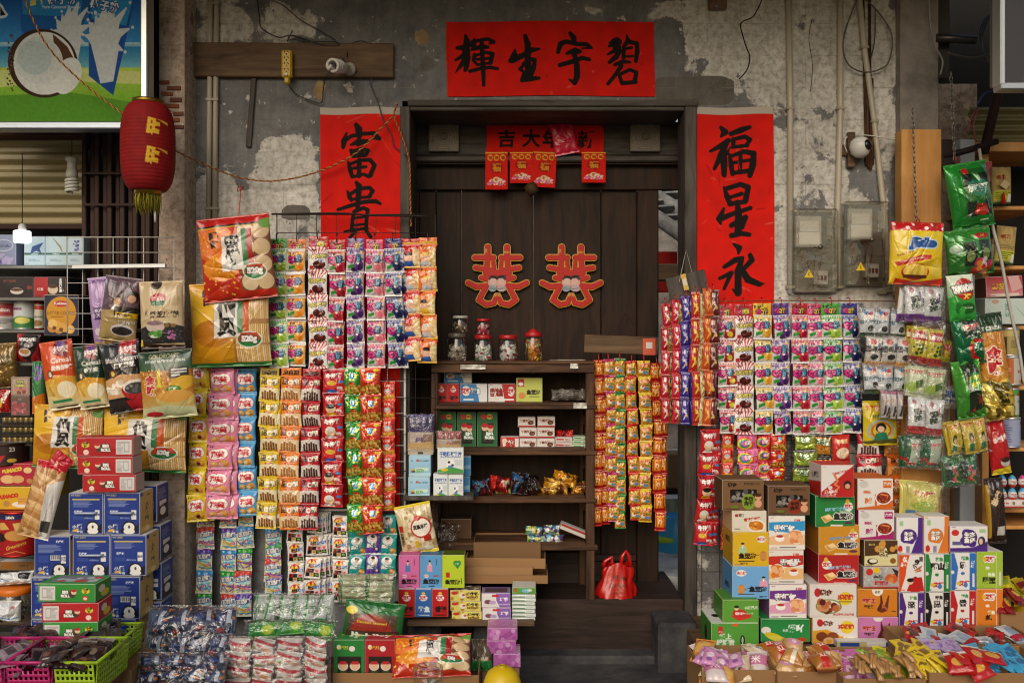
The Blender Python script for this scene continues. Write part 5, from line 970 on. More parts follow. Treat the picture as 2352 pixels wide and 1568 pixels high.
def jar(label,u,v1,r_u,h_u,y,fill,lid,fillcols,seed=1,square=False,fillh=.75,cat='jar'):
 s = mpu(y);r,h = r_u*s,h_u*s;e = empty('sweet_jar',W(u,v1,y),label,cat)
 m = MB();pr = [(0,.001),(r*.9,.001),(r,.006),(r,h*.74),(r*.82,h*.83),(r*.78,h*.86)];m.lathe(pr,seg=32,col='#fff',caps=False);m.build('jar_glass',M['clear_hard'],e)
 m = MB();m.lathe([(0,h*.85),(r*.86,h*.85),(r*.88,h*.87),(r*.86,h*.98),(r*.8,h),(0,h)],seg=32,col=lid,caps=False);e_lid[0] = m.build('lid',M['plastic'],e)
 m = MB();rr = random.Random(seed);fr_ = r*.9;n = 70
 for _ in range(n):
  a = rr.uniform(0,6.28);q = fr_*math.sqrt(rr.uniform(.35,.92));z = h*.05+rr.random()*h*.74*fillh;c = rr.choice(fillcols)
  m.box((q*math.cos(a)*.85,q*math.sin(a)*.85,z),(r*.36,r*.2,r*.22),c,0,(rr.uniform(0,3),rr.uniform(0,3),rr.uniform(0,3)),r*.05)
 m.lathe([(0,.004),(r*.6,.004),(r*.6,h*.7*fillh),(0,h*.7*fillh)],seg=12,col=fillcols[0],caps=False)
 tag(m.build('sweets',M['film'],e),kind='stuff');return e
jar('tall clear jar of white sweets with brown strap on the cabinet',*[t11(1262,855)[0],829],24,64,.08,None,'#5a5148',['#b9b0a4','#d0c9bf','#6a4a34','#8a7c6c'],1)
jar('clear jar of wrapped brown sweets, stacked on the strap jar',t11(1282,0)[0],765,20,40,.08,None,'#a8a49c',['#5a4634','#7d6a54','#a38f78'],2)
jar('red lidded jar of green and white wrapped candy, under a small jar',t11(1425,0)[0],829,22,60,.08,None,'#a8141a',['#c9cfc6','#d8d6d0','#4a8a4a','#b83a34','#dad8d2'],3)
jar('small red jar with pink label on top of another jar',t11(1425,0)[0],769,17,37,.08,None,'#b8181c',['#b8344a','#c9566a','#d9a0a8','#8e1a2a'],4)
jar('red lidded jar of white wrapped candy, third along the cabinet',1167,829,23,60,.08,None,'#a8141a',['#d8d6d2','#c9c6c0','#b8b4ae','#8a1a22'],5)
e = jar('jar of bright lollipops with pointed red lid',1225,829,22,66,.08,None,'#b0181a',['#c97a1c','#d8a32a','#b8341c','#7a9a2a','#c24a1c'],6,fillh=.95)
m = MB();r = 22*mpu(.08);h = 66*mpu(.08);m.lathe([(r*.6,h),(r*.55,h*1.05),(r*.2,h*1.08),(r*.18,h*1.13),(0,h*1.14)],seg=24,col='#b0181a');m.build('lid_knob',M['plastic'],e_lid[0])
hang = MB();hang.box((0,0,0),(.16,.09,.002),'#8d8478');hang.box((.02,.01,.002),(.13,.07,.002),'#a59c8e',0,(0,0,.2));tag(hang.build('loose_papers',M['paper'],None,W(1300,827,.12)),'loose papers lying on top of the cabinet at right','papers')
fish = lambda t,c,x = .36:[('t',t,x,.5,.5,c,{'bold':.06})]
def aimei(bg,word,c='#f2efec',vert=False):
 if vert:return[('r',0,0,1,1,bg),('e',.5,.3,.26,.12,'#e9e4e0'),('t','艾妍',.5,.3,.15,'#c01820',{'bold':.06,'fit':.5}),('e',.5,.14,.12,.06,'#d9b03a'),('t',word,.55,.72,.24,c,{'bold':.06,'fit':.74}),('r',.1,.92,.9,.95,c)]
 return[('r',0,0,1,1,bg),('p',[.6,0,1,0,1,1,.72,1],'#dfdedc'),('e',.22,.35,.16,.26,'#e6e2de'),('t','艾妍',.22,.36,.3,'#c01820',{'bold':.06}),('t',word,.56,.36,.34,c,{'bold':.06,'out':'#34648f' if bg=='#3a7fb8' else '#8a1a1c','ow':.08,'fit':.34}),('r',.12,.76,.5,.84,c)]
Y1 = .1
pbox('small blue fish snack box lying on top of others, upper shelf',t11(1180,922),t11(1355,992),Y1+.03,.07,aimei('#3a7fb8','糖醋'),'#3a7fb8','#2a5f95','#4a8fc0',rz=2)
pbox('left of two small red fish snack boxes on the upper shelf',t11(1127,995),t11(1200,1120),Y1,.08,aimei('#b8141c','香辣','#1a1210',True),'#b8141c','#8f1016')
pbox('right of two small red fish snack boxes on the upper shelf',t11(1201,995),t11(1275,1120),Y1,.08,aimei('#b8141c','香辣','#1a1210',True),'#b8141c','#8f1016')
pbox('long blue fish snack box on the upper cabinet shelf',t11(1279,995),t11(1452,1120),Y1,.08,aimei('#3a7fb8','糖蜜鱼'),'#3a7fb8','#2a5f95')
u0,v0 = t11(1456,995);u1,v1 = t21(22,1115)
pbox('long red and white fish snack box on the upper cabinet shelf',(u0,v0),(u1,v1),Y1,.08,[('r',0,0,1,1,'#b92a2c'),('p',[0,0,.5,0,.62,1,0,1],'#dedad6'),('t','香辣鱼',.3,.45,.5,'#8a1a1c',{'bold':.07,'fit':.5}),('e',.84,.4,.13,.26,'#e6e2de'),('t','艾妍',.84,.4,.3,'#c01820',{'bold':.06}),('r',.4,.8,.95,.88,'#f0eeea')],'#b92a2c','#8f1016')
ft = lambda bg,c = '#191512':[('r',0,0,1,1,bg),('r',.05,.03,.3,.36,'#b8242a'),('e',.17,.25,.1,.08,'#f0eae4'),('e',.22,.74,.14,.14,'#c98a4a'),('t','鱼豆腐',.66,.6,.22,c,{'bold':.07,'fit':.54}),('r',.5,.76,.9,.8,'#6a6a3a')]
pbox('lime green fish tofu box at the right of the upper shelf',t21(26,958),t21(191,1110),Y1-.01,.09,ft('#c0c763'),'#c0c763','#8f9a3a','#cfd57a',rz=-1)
pbag('grey plastic bag with black packet lying on the upper shelf',t21(245,1035),t21(470,1105),.12,[('sp',16,.16,['#2a2826','#55504a','#716b64','#1a1917'],(0,0,1,1),4)],'#4a4641',.03,.0,7,'film',(-30,0,0),wr=.012)
bigroll = lambda bg:[('r',0,0,1,1,bg),('r',.2,.3,.82,.85,'#241a16'),('e',.38,.42,.17,.09,'#e2bda0'),('e',.38,.35,.18,.06,'#b8242a'),('e',.66,.45,.15,.085,'#e2bda0'),('e',.66,.385,.16,.055,'#b8242a'),('r',.28,.5,.48,.78,'#33402a'),('r',.58,.52,.76,.78,'#33402a'),('e',.6,.62,.24,.1,bg),('t','BIG',.62,.58,.1,'#eef0ec',{'bold':.08}),('t','ROLL',.62,.68,.09,'#eef0ec',{'bold':.08}),('e',.3,.12,.14,.07,'#c9342c'),('e',.62,.12,.16,.07,'#d9c23a'),('t','小老板',.6,.12,.08,'#b8242a',{'bold':.05})]
for k,(x0,x1,lab)in enumerate(((1138,1255,'green seaweed roll box, left of three on second shelf'),(1262,1380,'green seaweed roll box, middle of three on second shelf'),(1388,1514,'green seaweed roll box, right of three on second shelf'))):
 pbox(lab,t11(x0,1172),t11(x1,1408),.1,.07,bigroll('#25693a'),'#25693a','#1a4c29','#2c7a44',rz=(1,-1,0)[k])
choc = lambda s_:[('r',0,0,1,1,'#d9d2cc'),('r',0,.86,1,1,'#b8242a'),('t','巧克力棒',.42,.36,.3,'#7a2a1c',{'bold':.07,'fit':.66,'rot':-4}),('e',.74,.56,.17,.22,'#4a2a1c'),('e',.76,.58,.09,.12,'#8a5a3a'),('t','巧克力',.8,.4,.16,'#6a2018',{'rot':-10})]
for(x0,y0,x1,y1,lab)in((37,1203,147,1268,'white chocolate bar box, top left of the stack'),(160,1200,271,1268,'white chocolate bar box, top right of the stack'),(46,1270,156,1336,'white chocolate bar box, middle left of the stack'),(158,1270,268,1336,'white chocolate bar box, middle right of the stack'),(47,1338,156,1405,'white chocolate bar box, bottom left of the stack'),(157,1338,269,1405,'white chocolate bar box, bottom right of the stack')):
 pbox(lab,t21(x0,y0),t21(x1,y1),.09,.06,choc(1),'#d9d2cc','#a8423a','#c9c2ba',rz=random.uniform(-2,2))
u0,v0 = t11(1535,1328);u1,v1 = t21(44,1408);pbox('red strawberry bar box left of the chocolate bar stack',(u0,v0),(u1,v1),.085,.06,[('r',0,0,1,1,'#c4281f'),('t','纤棒',.42,.5,.5,'#f0ece6',{'bold':.08,'out':'#8a140f','ow':.1,'rot':-6}),('e',.2,.3,.14,.22,'#e9c8b4'),('r',.78,.1,1,.95,'#e4e0da')],'#c4281f','#d8d4ce')
for k,(x0,x1,y0,y1,c,lab)in enumerate(((268,380,1365,1402,'#c9bdb6','flat pale bar box at the foot of the short pile'),(270,380,1330,1364,'#d3c6c0','flat pale bar box on top of the short pile'),(378,488,1376,1400,'#c3d0b8','flat pale green bar box, lowest of three'),(380,488,1351,1375,'#bccab0','flat pale green bar box, middle of three'),(384,488,1326,1350,'#c6d3bc','flat pale green bar box, top of three'))):
 pbox(lab,t21(x0,y0),t21(x1,y1),.1,.07,[('r',.05,.2,.5,.55,'#b8424a' if k<2 else '#4a8a4a'),('t','软糖',.7,.5,.5,'#7a3a34' if k<2 else '#2f6a34')],c,'#a8a49c',c)
pbag('crumpled clear red wrapper behind the flat bar boxes',t21(268,1285),t21(385,1335),.16,[('sp',14,.12,['#d8342a','#8e1210','#f0584a'],(0,0,1,1),2)],'#b81f18',.03,0,3,'film',wr=.012)
def bundle(label,p0,p1,y,c1,c2,word,cat='bundle',mat='film'):
 (u0,v0),(u1,v1) = p0,p1;s = mpu(y);w,h = (u1-u0)*s,(v1-v0)*s;e = empty('snack_bundle',W((u0+u1)/2,v0,y),label,cat)
 a = draw(w*.24,h*.5,c1,[('r',.1,.1,.9,.8,c2),('t',word,.5,.48,.16,'#f0eeea',{'bold':.06,'fit':.5})]);
 for i in range(4):pillow_mb(w*.24,h*.5,a,.01,.06,i+5,.002).build('bar',M[mat],e,(-w*.36+w*.24*i,.02,-.004),(0,R(random.uniform(-2,2)),R(random.uniform(-8,8))))
 m = MB();carton_mb(w*.98,h*.5,.06,draw(w,h*.5,'#b9a9a0',[('t','纤麦',.5,.4,.3,'#5a3a6a' if c1[1]in '345' else '#a02a2a',{'bold':.05}),('p',[0,.6,1,.5,1,1,0,1],'#c9a468'),('r',.6,.1,.95,.5,'#8a6a5a')]),'#8f8078','#a89a92',mb=m,o=(0,0,-h));m.build('tray_box',M['card'],e)
 A = draw(w,h,'#fff',[],220);pillow_mb(w*1.06,h*1.02,A,.022,.02,4,.004).build('wrapper',M['clear'],e,(0,-.012,.003));return e
bundle('cellophane bundle of purple wafer bars on the grey ledge',t11(950,1185),t11(1115,1415),-.1,'#4a3a8a','#35286a','蛋\n类\n纤')
pbox('cream carton under the purple wafer bundle',t11(952,1415),t11(1112,1440),-.1,.09,[('r',.4,.2,.6,.9,'#3a342e')],'#b3a28f','#8f8272')
bundle('cellophane bundle of red wafer bars stacked on white candy boxes',t11(1132,1290),t11(1290,1400),-.13,'#c9a8a0','#b52f2c','蛋\n类\n纤')
yk = [('v',0,1,'#a9d0e6','#86b9da'),('t','YU      KANG CANDY',.5,.25,.09,'#2c4f6a',{'fit':.86}),('r',.34,.18,.48,.28,'#c25a4a'),('r',.3,.58,.92,.74,'#cfe3d4'),('t','清凉',.52,.72,.2,'#7ab06a',{'bold':.07}),('e',.2,.72,.09,.1,'#d8b63a'),('e',.2,.76,.1,.05,'#6a4a2a'),('p',[0,.86,1,.8,1,1,0,1],'#b8dceb')]
u0,_ = t11(958,0);u1,_ = t11(1096,0)
pbox('pale blue candy box, upper of two on the grey ledge',(u0,t12(0,140)[1]),(u1,t12(0,275)[1]),-.14,.1,yk,'#a9d0e6','#7aa6c4','#bcd8e6',rz=-1)
pbox('pale blue candy box, lower of two on the grey ledge',(u0-1,t12(0,276)[1]),(u1-2,t12(0,408)[1]),-.14,.1,yk,'#a9d0e6','#7aa6c4','#bcd8e6',rz=1)
cow = lambda s_:[('r',0,0,1,1,'#dde2e2'),('t','干吃奶味糖片',.5,.24,.2 if s_ else.14,'#2f4fa0',{'bold':.05,'fit':.86}),('t','GANCHI NAIWEITANGPIAN',.5,.36,.05,'#4a5a8a',{'fit':.8}),('p',[0,.86,.5,.74,1,.86,1,1,0,1],'#4a9a4a'),('e',.5,.62,.16,.17,'#f0f0ee'),('e',.44,.56,.05,.05,'#2a2a2a'),('e',.58,.68,.05,.05,'#2a2a2a'),('e',.5,.74,.1,.06,'#5a86c2'),('e',.26,.86,.14,.06,'#d9c23a'),('r',.66,.46,.94,.7,'#c9d0d2')]
pbox('large white milk tablet candy box with a cow print',t12(1138,92),t12(1303,255),-.15,.05,cow(1),'#dde2e2','#b9c6c9',rz=1)
pbox('left white milk tablet box under the large cow box',t12(1112,255),t12(1204,417),-.14,.05,cow(0),'#dde2e2','#b9c6c9')
pbox('right white milk tablet box under the large cow box',t12(1206,258),t12(1301,418),-.14,.05,cow(0),'#dde2e2','#b9c6c9')
pbox('plain sky blue carton, upper, behind the milk tablet boxes',t12(1240,150),t12(1347,272),-.05,.06,[('p',[0,.5,1,.4,1,.6,0,.7],'#8fc0e0')],'#4a94c6','#3a7aa8')
pbox('plain sky blue carton, lower, behind the milk tablet boxes',t12(1238,274),t12(1342,405),-.05,.06,[('p',[0,.5,1,.4,1,.6,0,.7],'#8fc0e0')],'#4a94c6','#3a7aa8')
for k,(x0,y0,x1,y1,c,cs,lab)in enumerate(((1345,290,1470,392,'#2a1214',['#5a1a22','#160a0c','#3a6a8a'],'dark maroon snack bag on the third shelf, leftmost'),(1388,350,1490,398,'#c9481a',['#e0702a','#8e2a10'],'orange snack bag lying on the third shelf'),(1470,275,1600,370,'#b0141a',['#d8342a','#6a0c10','#e8c8b0'],'red snack bag on top of the third shelf heap'),(1495,345,1606,392,'#c2b45a',['#e0d68a','#8a7a2a'],'pale yellow snack bag at the front of third shelf'))):
 pbag(lab,t12(x0,y0),t12(x1,y1),.06+.02*k,[('sp',24,.12,cs,(0,0,1,1),k)],c,.035,.02,k+30,'film',(-25,(-8,4,12,-3)[k],0),wr=.011)
for k,(x0,y0,x1,y1,c,cs,lab,rz)in enumerate(((0,250,110,385,'#1c1012',['#3a1a1a','#0e0808','#2a5a8a'],'black shiny snack bag in the middle of third shelf',5),(60,270,165,390,'#241214',['#43201c','#100808'],'black shiny snack bag beside the golden bags',-12),(150,345,300,392,'#a86a14',['#d89a2a','#6a3c0a','#f0c860'],'golden bag lying lowest on the third shelf',2),(200,290,360,380,'#8a4f10',['#c9861c','#5a300a','#f0c050'],'golden brown bag in the middle of the golden heap',10),(262,250,420,335,'#9a5a12',['#d8941f','#5a340a','#f2cc62'],'golden bag topmost on the third shelf heap',16),(352,310,488,385,'#a5640f',['#d89a2a','#6a3c0a','#f0c860'],'golden bag at the right end of third shelf',-14))):
 pbag(lab,t22(x0,y0),t22(x1,y1),.06+.015*k,[('sp',24,.12,cs,(0,0,1,1),k)],c,.035,.02,k+40,'foil',(-25,rz,0),wr=.011)
for k,(x0,y0,x1,y1,lab)in enumerate(((85,585,195,640,'stack of blue and green snack sachets, upper left on the fourth shelf'),(198,578,300,640,'stack of blue and green snack sachets, upper right on the fourth shelf'),(95,640,200,687,'stack of blue and green snack sachets, lower left on the fourth shelf'),(195,635,325,685,'stack of blue and green snack sachets, lower right on the fourth shelf'))):
 pbag(lab,t22(x0,y0),t22(x1,y1),.05,[('r',0,0,1,.3,'#2f7a9a'),('r',0,.3,1,.5,'#d8dcc8'),('r',0,.5,1,.8,'#5a8a2a'),('sp',20,.1,['#7ab0c8','#d8d66a','#e8ece8','#5a3a7a'],(0,0,1,1),k)],'#7a9a8a',.03,.03,60+k,'film',(-10,3,0),wr=.007)
pbox('tilted red and white display lid lying on the fourth shelf',t22(290,600),t22(505,640),.04,.06,[('r',0,0,1,.4,'#9a2a1c')],'#c9c4bd','#a8a49c',ry=22)
pbag('clear empty plastic bag slumped at the bottom of the cabinet',t12(1105,560),t12(1290,725),.02,[],'#fff',.03,0,71,'clear',(0,8,0),wr=.014)
pbox('brown carton standing inside the bottom of the cabinet',t12(1160,540),t12(1350,690),.1,.1,[],'#5a4230','#463324','#4f3a2a',mat='board')
def tray(label,p0,p1,y,d,col='#a3805a',h_in=.004,rz=0,cat='tray',name='cardboard_tray',liner=None):
 (u0,v0),(u1,v1) = p0,p1;s = mpu(y);w,h = (u1-u0)*s,(v1-v0)*s;m = MB();t = .004
 m.box((0,t/2,h/2),(w,t,h),col,0,None,.001);m.box((0,d-t/2,h/2),(w,t,h),col,0,None,.001)
 for sx in(-1,1):m.box((sx*(w/2-t/2),d/2,h/2),(t,d-2*t,h),col,0,None,.001)
 m.box((0,d/2,t/2),(w-2*t,d-2*t,t),col)
 o = m.build(name,M['board'],None,W((u0+u1)/2,v1,y),(0,0,R(rz)));return tag(o,label,cat)
u0,v0 = t12(1365,685);u1,v1 = t22(180,790);tray('deep brown cardboard tray, rearmost in the doorway pile',(u0,v0),(u1,v1),-.02,.2,'#7d5f42')
u0,v0 = t12(1312,785);u1,v1 = t22(210,850);tray('brown cardboard tray second from the top in the doorway pile',(u0,v0),(u1,v1),-.1,.2,'#9a7550',rz=-2)
u0,v0 = t12(1318,842);u1,v1 = t22(130,900);tray('brown cardboard tray third in the doorway pile',(u0,v0),(u1,v1),-.13,.2,'#a27d57')
u0,v0 = t12(1312,892);u1,v1 = t22(225,945);tray('brown cardboard tray lowest in the doorway pile',(u0,v0),(u1,v1),-.16,.2,'#8f6c49',rz=-1)
o = slab('display_ledge',935,1425,1228,1434,-.32,.02,M['wood_plank'],ch=.003);o.location.z = W(0,1430,-.3).z;tag(o,'low plank ledge under the fish tofu boxes','ledge')
for k,(x0,x1,y0,y1,lab)in enumerate(((945,1150,1195,1290,'rough brown rock under the left end of low ledge'),(1355,1500,1200,1270,'rough brown rock under the right end of low ledge'))):
 (u0,v0),(u1,v1) = t12(x0,y0),t12(x1,y1);s = mpu(-.25);m = MB();m.box((0,0,0),((u1-u0)*s,.16,.16),'#6a5a4c',0,(0,R(6),R(5)),.02);tag(m.build('ledge_stone',M['stone'],None,(W((u0+u1)/2,0,-.22).x,-.17,W(0,1434,-.3).z-.095)),lab,'stone')
Yb = -.27
def tofu(bg,coat,txt='鱼豆腐',sub='#a8281c'):
 return man([('r',0,0,1,1,bg)],.44,.2,.26,coat)+[('e',.28,.62,.12,.05,'#e8e0dc'),('t','金磨坊',.28,.62,.05,'#b8242a'),('t',txt,.5,.79,.17,'#17110f',{'bold':.06,'fit':.78}),('r',.4,.91,.66,.94,'#3a2a26'),('r',.6,.6,.86,.63,sub),('r',.74,.1,.78,.3,'#55484a')]
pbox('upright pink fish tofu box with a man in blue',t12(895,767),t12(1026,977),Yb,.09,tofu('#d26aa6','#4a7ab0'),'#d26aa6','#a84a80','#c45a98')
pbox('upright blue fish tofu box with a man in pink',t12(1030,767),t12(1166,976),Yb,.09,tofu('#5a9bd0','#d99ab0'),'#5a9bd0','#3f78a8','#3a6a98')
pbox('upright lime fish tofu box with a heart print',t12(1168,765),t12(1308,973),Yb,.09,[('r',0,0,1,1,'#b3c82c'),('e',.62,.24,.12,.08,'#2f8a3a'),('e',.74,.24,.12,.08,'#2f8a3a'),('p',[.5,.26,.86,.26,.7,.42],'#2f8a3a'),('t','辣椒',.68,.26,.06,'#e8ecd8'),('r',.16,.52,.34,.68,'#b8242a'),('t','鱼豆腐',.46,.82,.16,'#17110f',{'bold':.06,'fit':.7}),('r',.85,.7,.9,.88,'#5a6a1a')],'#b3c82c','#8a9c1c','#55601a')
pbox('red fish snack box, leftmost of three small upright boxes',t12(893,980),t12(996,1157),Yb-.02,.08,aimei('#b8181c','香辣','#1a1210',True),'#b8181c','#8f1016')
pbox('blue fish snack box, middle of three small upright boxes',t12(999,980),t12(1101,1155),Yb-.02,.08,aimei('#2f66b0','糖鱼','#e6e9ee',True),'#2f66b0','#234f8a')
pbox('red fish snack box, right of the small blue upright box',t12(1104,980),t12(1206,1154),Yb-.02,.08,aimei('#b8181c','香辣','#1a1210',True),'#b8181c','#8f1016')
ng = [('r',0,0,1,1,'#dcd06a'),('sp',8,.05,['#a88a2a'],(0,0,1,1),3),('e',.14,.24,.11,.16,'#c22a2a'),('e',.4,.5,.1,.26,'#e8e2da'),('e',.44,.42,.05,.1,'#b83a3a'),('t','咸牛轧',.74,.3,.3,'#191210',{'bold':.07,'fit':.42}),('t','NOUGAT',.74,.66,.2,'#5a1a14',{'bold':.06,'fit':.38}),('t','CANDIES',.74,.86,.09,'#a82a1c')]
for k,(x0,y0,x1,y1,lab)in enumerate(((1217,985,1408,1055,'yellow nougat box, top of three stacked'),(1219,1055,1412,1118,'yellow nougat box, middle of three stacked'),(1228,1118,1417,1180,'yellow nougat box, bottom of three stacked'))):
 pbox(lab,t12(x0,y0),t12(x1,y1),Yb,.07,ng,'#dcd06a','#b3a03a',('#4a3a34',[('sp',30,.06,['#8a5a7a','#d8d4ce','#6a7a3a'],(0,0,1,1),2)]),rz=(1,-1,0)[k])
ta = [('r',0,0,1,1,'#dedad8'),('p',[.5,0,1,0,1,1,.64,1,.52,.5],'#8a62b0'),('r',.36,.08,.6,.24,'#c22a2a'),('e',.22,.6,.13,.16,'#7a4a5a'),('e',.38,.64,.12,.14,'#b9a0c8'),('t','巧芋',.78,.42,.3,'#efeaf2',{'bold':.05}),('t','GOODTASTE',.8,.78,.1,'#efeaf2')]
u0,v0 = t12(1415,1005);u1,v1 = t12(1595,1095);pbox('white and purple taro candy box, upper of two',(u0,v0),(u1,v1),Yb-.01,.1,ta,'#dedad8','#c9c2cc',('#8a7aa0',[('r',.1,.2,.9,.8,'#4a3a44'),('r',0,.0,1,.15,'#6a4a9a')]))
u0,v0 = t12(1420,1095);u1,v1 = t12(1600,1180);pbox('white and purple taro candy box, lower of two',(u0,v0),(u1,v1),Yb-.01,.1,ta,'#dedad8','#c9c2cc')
for k in range(8):
 y0 = 1178-24*(k+1)-(20 if k==7 else 0);y1 = 1178-24*k;x = (4,0,6,2,5,0,3,0)[k];u0,v0 = t12(1606,y0);u1,v1 = t22(150-x,y1)
 pbox(('folded white snack packet, %s of the stack beside the taro boxes'%('lowest','second from the bottom','third from the bottom','fourth from the bottom','fourth from the top','third from the top','second from the top')[k])if k<7 else 'bright green picture packet on top of the white packet stack',(u0,v0+1),(u1,v1),Yb,.1,[('r',0,.55,.55,.9,'#3a7a3a'),('r',.6,.1,.9,.5,'#b9c4bd')]if k<7 else[('r',0,0,1,1,'#5a9a3a'),('t','强',.12,.4,.6,'#c2281c'),('e',.6,.5,.2,.3,'#7ac0d8'),('e',.75,.4,.1,.2,'#e0dcd4')],'#dcdfdc' if k<7 else '#5a9a3a','#c9ccc8','#d3d8d2',rz=random.uniform(-3,3),mat='gloss',cat='packet',name='snack_packet',group=None)
pbag('clear bag of round rice crackers with yellow ends, leaning sideways',t12(862,445),t12(1090,765),-.2,[('r',0,0,1,1,'#cdb890'),('sp',160,.07,['#e3d2ac','#b79f72','#d9c69c','#efe4c8','#a58c5e'],(0,.05,1,.95),3),('r',0,0,1,.06,'#d9c21c'),('r',0,.93,1,1,'#d9c21c'),('e',.66,.46,.29,.2,'#b8281c'),('e',.66,.46,.25,.17,'#efe6d8'),('t','真果米饼',.64,.45,.1,'#1b1512',{'bold':.05,'fit':.4}),('e',.6,.27,.1,.05,'#c2281c'),('p',[.0,.1,.2,.1,.16,.95,0,.95],'#cbb88e'),('t','真\n果\n米\n饼',.09,.65,.07,'#3a2a1c',{'bold':.06}),('r',.04,.38,.16,.5,'#b8281c'),('r',.42,.7,.52,.84,'#d9b81c'),('r',.68,.62,.88,.74,'#b9301c')],'#cdb890',.03,.06,12,'film',(0,-11,0),wr=.004)
e = empty('red_carrier_bag',W(1413,1371,.06),'bright red plastic carrier bag standing on the threshold','carrier bag')
m = MB();n = 44;hz = 30;P = np.zeros((hz,n+1,3));gg = np.random.RandomState(3);a = np.linspace(0,2*math.pi,n+1)
for j in range(hz):
 t = j/(hz-1);wx = .088*(1-.35*t**1.5)+.004*math.sin(9*t);wy = .055*(1-.6*t);z = .155*t
 f = 1+.1*np.sin(a*5+t*3)+.07*np.sin(a*9-t*4+1)+.035*np.sin(a*17+t*6)+.02*np.sin(a*29-t*9)
 f[-1] = f[0];P[j,:,0] = wx*np.cos(a)*f+.012*t;P[j,:,1] = wy*np.sin(a)*f;P[j,:,2] = z+.012*np.sin(a*3)*t
A = Art(45,30,'#b51510',2);A.t('惠顾',.27+.5,.4,.12,'#5a1210',bold=.02);A.t('欢迎',.64+.1,.6,.12,'#5a1210');A.lines(.7,.7,.82,.9,4,'#6a1512',2)
m.grid(P[::-1],A.out());m.build('bag_body',M['film'],e)
for x,hz_ in((-.035,.19),(.045,.217)):
 m = MB();m.tube([(x-.02,-.004,.145),(x-.012+.05*(hz_-.2),-.006,hz_-.02),(x+.004+(.217-hz_)*.6,-.004,hz_),(x+.02,0,hz_-.025),(x+.026,0,.145)],[.012,.009,.007,.009,.012],'#bd1812',8);m.build('handle',M['film'],e)
 # cartons stacked right of the doorway
YR = -.4
o = slab('stock_platform',1600,1479,2320,1600,YR,.0-.02,M['wood_plank']);o.location.z = W(0,1479,YR).z-.11;o.dimensions = o.dimensions
tag(o,'low wooden platform under the carton stacks right of the doorway','platform')
me = o.data
zt = W(0,1479.6,YR).z;o.location.z = zt-o.dimensions.z/2
MEAT = ['#5a1f14','#8e3a22','#b8683c','#6a2818','#c98a5a']
def bowl(x,y,rx,ry,cols,seed=1,plate='#e9e6e2'):return[('e',x,y,rx,ry,plate),('e',x,y,rx*.85,ry*.85,cols[0])]+[('b',[(x+math.cos(i*2.4)*rx*.6,y+math.sin(i*2.4)*ry*.6,.05),(x+math.cos(i*2.4+1.5)*rx*.6,y+math.sin(i*2.4+1.5)*ry*.6,.05)],cols[i%len(cols)])for i in range(9)]
def jerky(bg,dot,txt):return[('r',0,0,1,1,bg),('t','德食',.24,.16,.16,'#2a1a10',{'bold':.06}),('t','扫除饿势力！',.72,.13,.1,'#3a2a1a'),('r',.19,.32,.84,.74,'#15120f'),('sp',46,.05,['#57504a','#262220','#8a847e','#1a1715'],(.22,.38,.82,.7),3),('e',.64,.72,.17,.26,dot),('t',txt,.64,.7,.15,'#24180e',{'bold':.05}),('e',.87,.56,.08,.1,'#d8a07a'),('e',.87,.5,.085,.06,'#4a2a18'),('e',.87,.78,.09,.13,'#d8a07a'),('r',.22,.84,.38,.92,'#6a7a2a'),('r',.1,.95,.4,.975,'#3a2a1a')]
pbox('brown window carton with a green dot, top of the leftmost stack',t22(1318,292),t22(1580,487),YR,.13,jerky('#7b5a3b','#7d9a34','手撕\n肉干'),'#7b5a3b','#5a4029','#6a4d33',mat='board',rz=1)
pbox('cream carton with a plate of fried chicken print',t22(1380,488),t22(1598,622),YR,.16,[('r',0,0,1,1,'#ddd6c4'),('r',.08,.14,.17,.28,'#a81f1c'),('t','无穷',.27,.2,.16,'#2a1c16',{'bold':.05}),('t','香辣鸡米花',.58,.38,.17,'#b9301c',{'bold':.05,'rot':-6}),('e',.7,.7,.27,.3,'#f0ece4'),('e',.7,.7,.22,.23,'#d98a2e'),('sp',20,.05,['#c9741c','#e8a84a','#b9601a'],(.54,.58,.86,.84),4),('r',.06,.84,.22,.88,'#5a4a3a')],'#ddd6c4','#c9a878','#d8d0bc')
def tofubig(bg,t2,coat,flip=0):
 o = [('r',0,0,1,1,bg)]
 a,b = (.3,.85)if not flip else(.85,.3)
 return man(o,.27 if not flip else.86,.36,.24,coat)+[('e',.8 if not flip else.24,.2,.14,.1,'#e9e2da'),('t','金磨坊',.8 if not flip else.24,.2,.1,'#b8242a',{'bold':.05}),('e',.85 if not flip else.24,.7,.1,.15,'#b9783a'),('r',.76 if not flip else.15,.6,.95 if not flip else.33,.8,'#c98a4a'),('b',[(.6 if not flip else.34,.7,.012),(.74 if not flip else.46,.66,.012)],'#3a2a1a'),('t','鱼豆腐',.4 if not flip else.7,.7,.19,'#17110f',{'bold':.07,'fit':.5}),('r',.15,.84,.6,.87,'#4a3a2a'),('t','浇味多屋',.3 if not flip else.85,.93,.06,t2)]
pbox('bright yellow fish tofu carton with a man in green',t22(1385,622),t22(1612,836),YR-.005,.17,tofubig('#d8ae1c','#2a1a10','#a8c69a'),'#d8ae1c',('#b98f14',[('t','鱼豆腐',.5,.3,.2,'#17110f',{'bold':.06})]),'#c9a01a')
pbox('sky blue fish tofu carton with a man in pink',t22(1382,836),t22(1612,1042),YR-.005,.17,tofubig('#6ba3d6','#1a1a2a','#d99ab0',1),'#6ba3d6',('#4f86b8',[('t','鱼豆腐',.5,.7,.2,'#17110f',{'bold':.06})]),'#5f97c8')
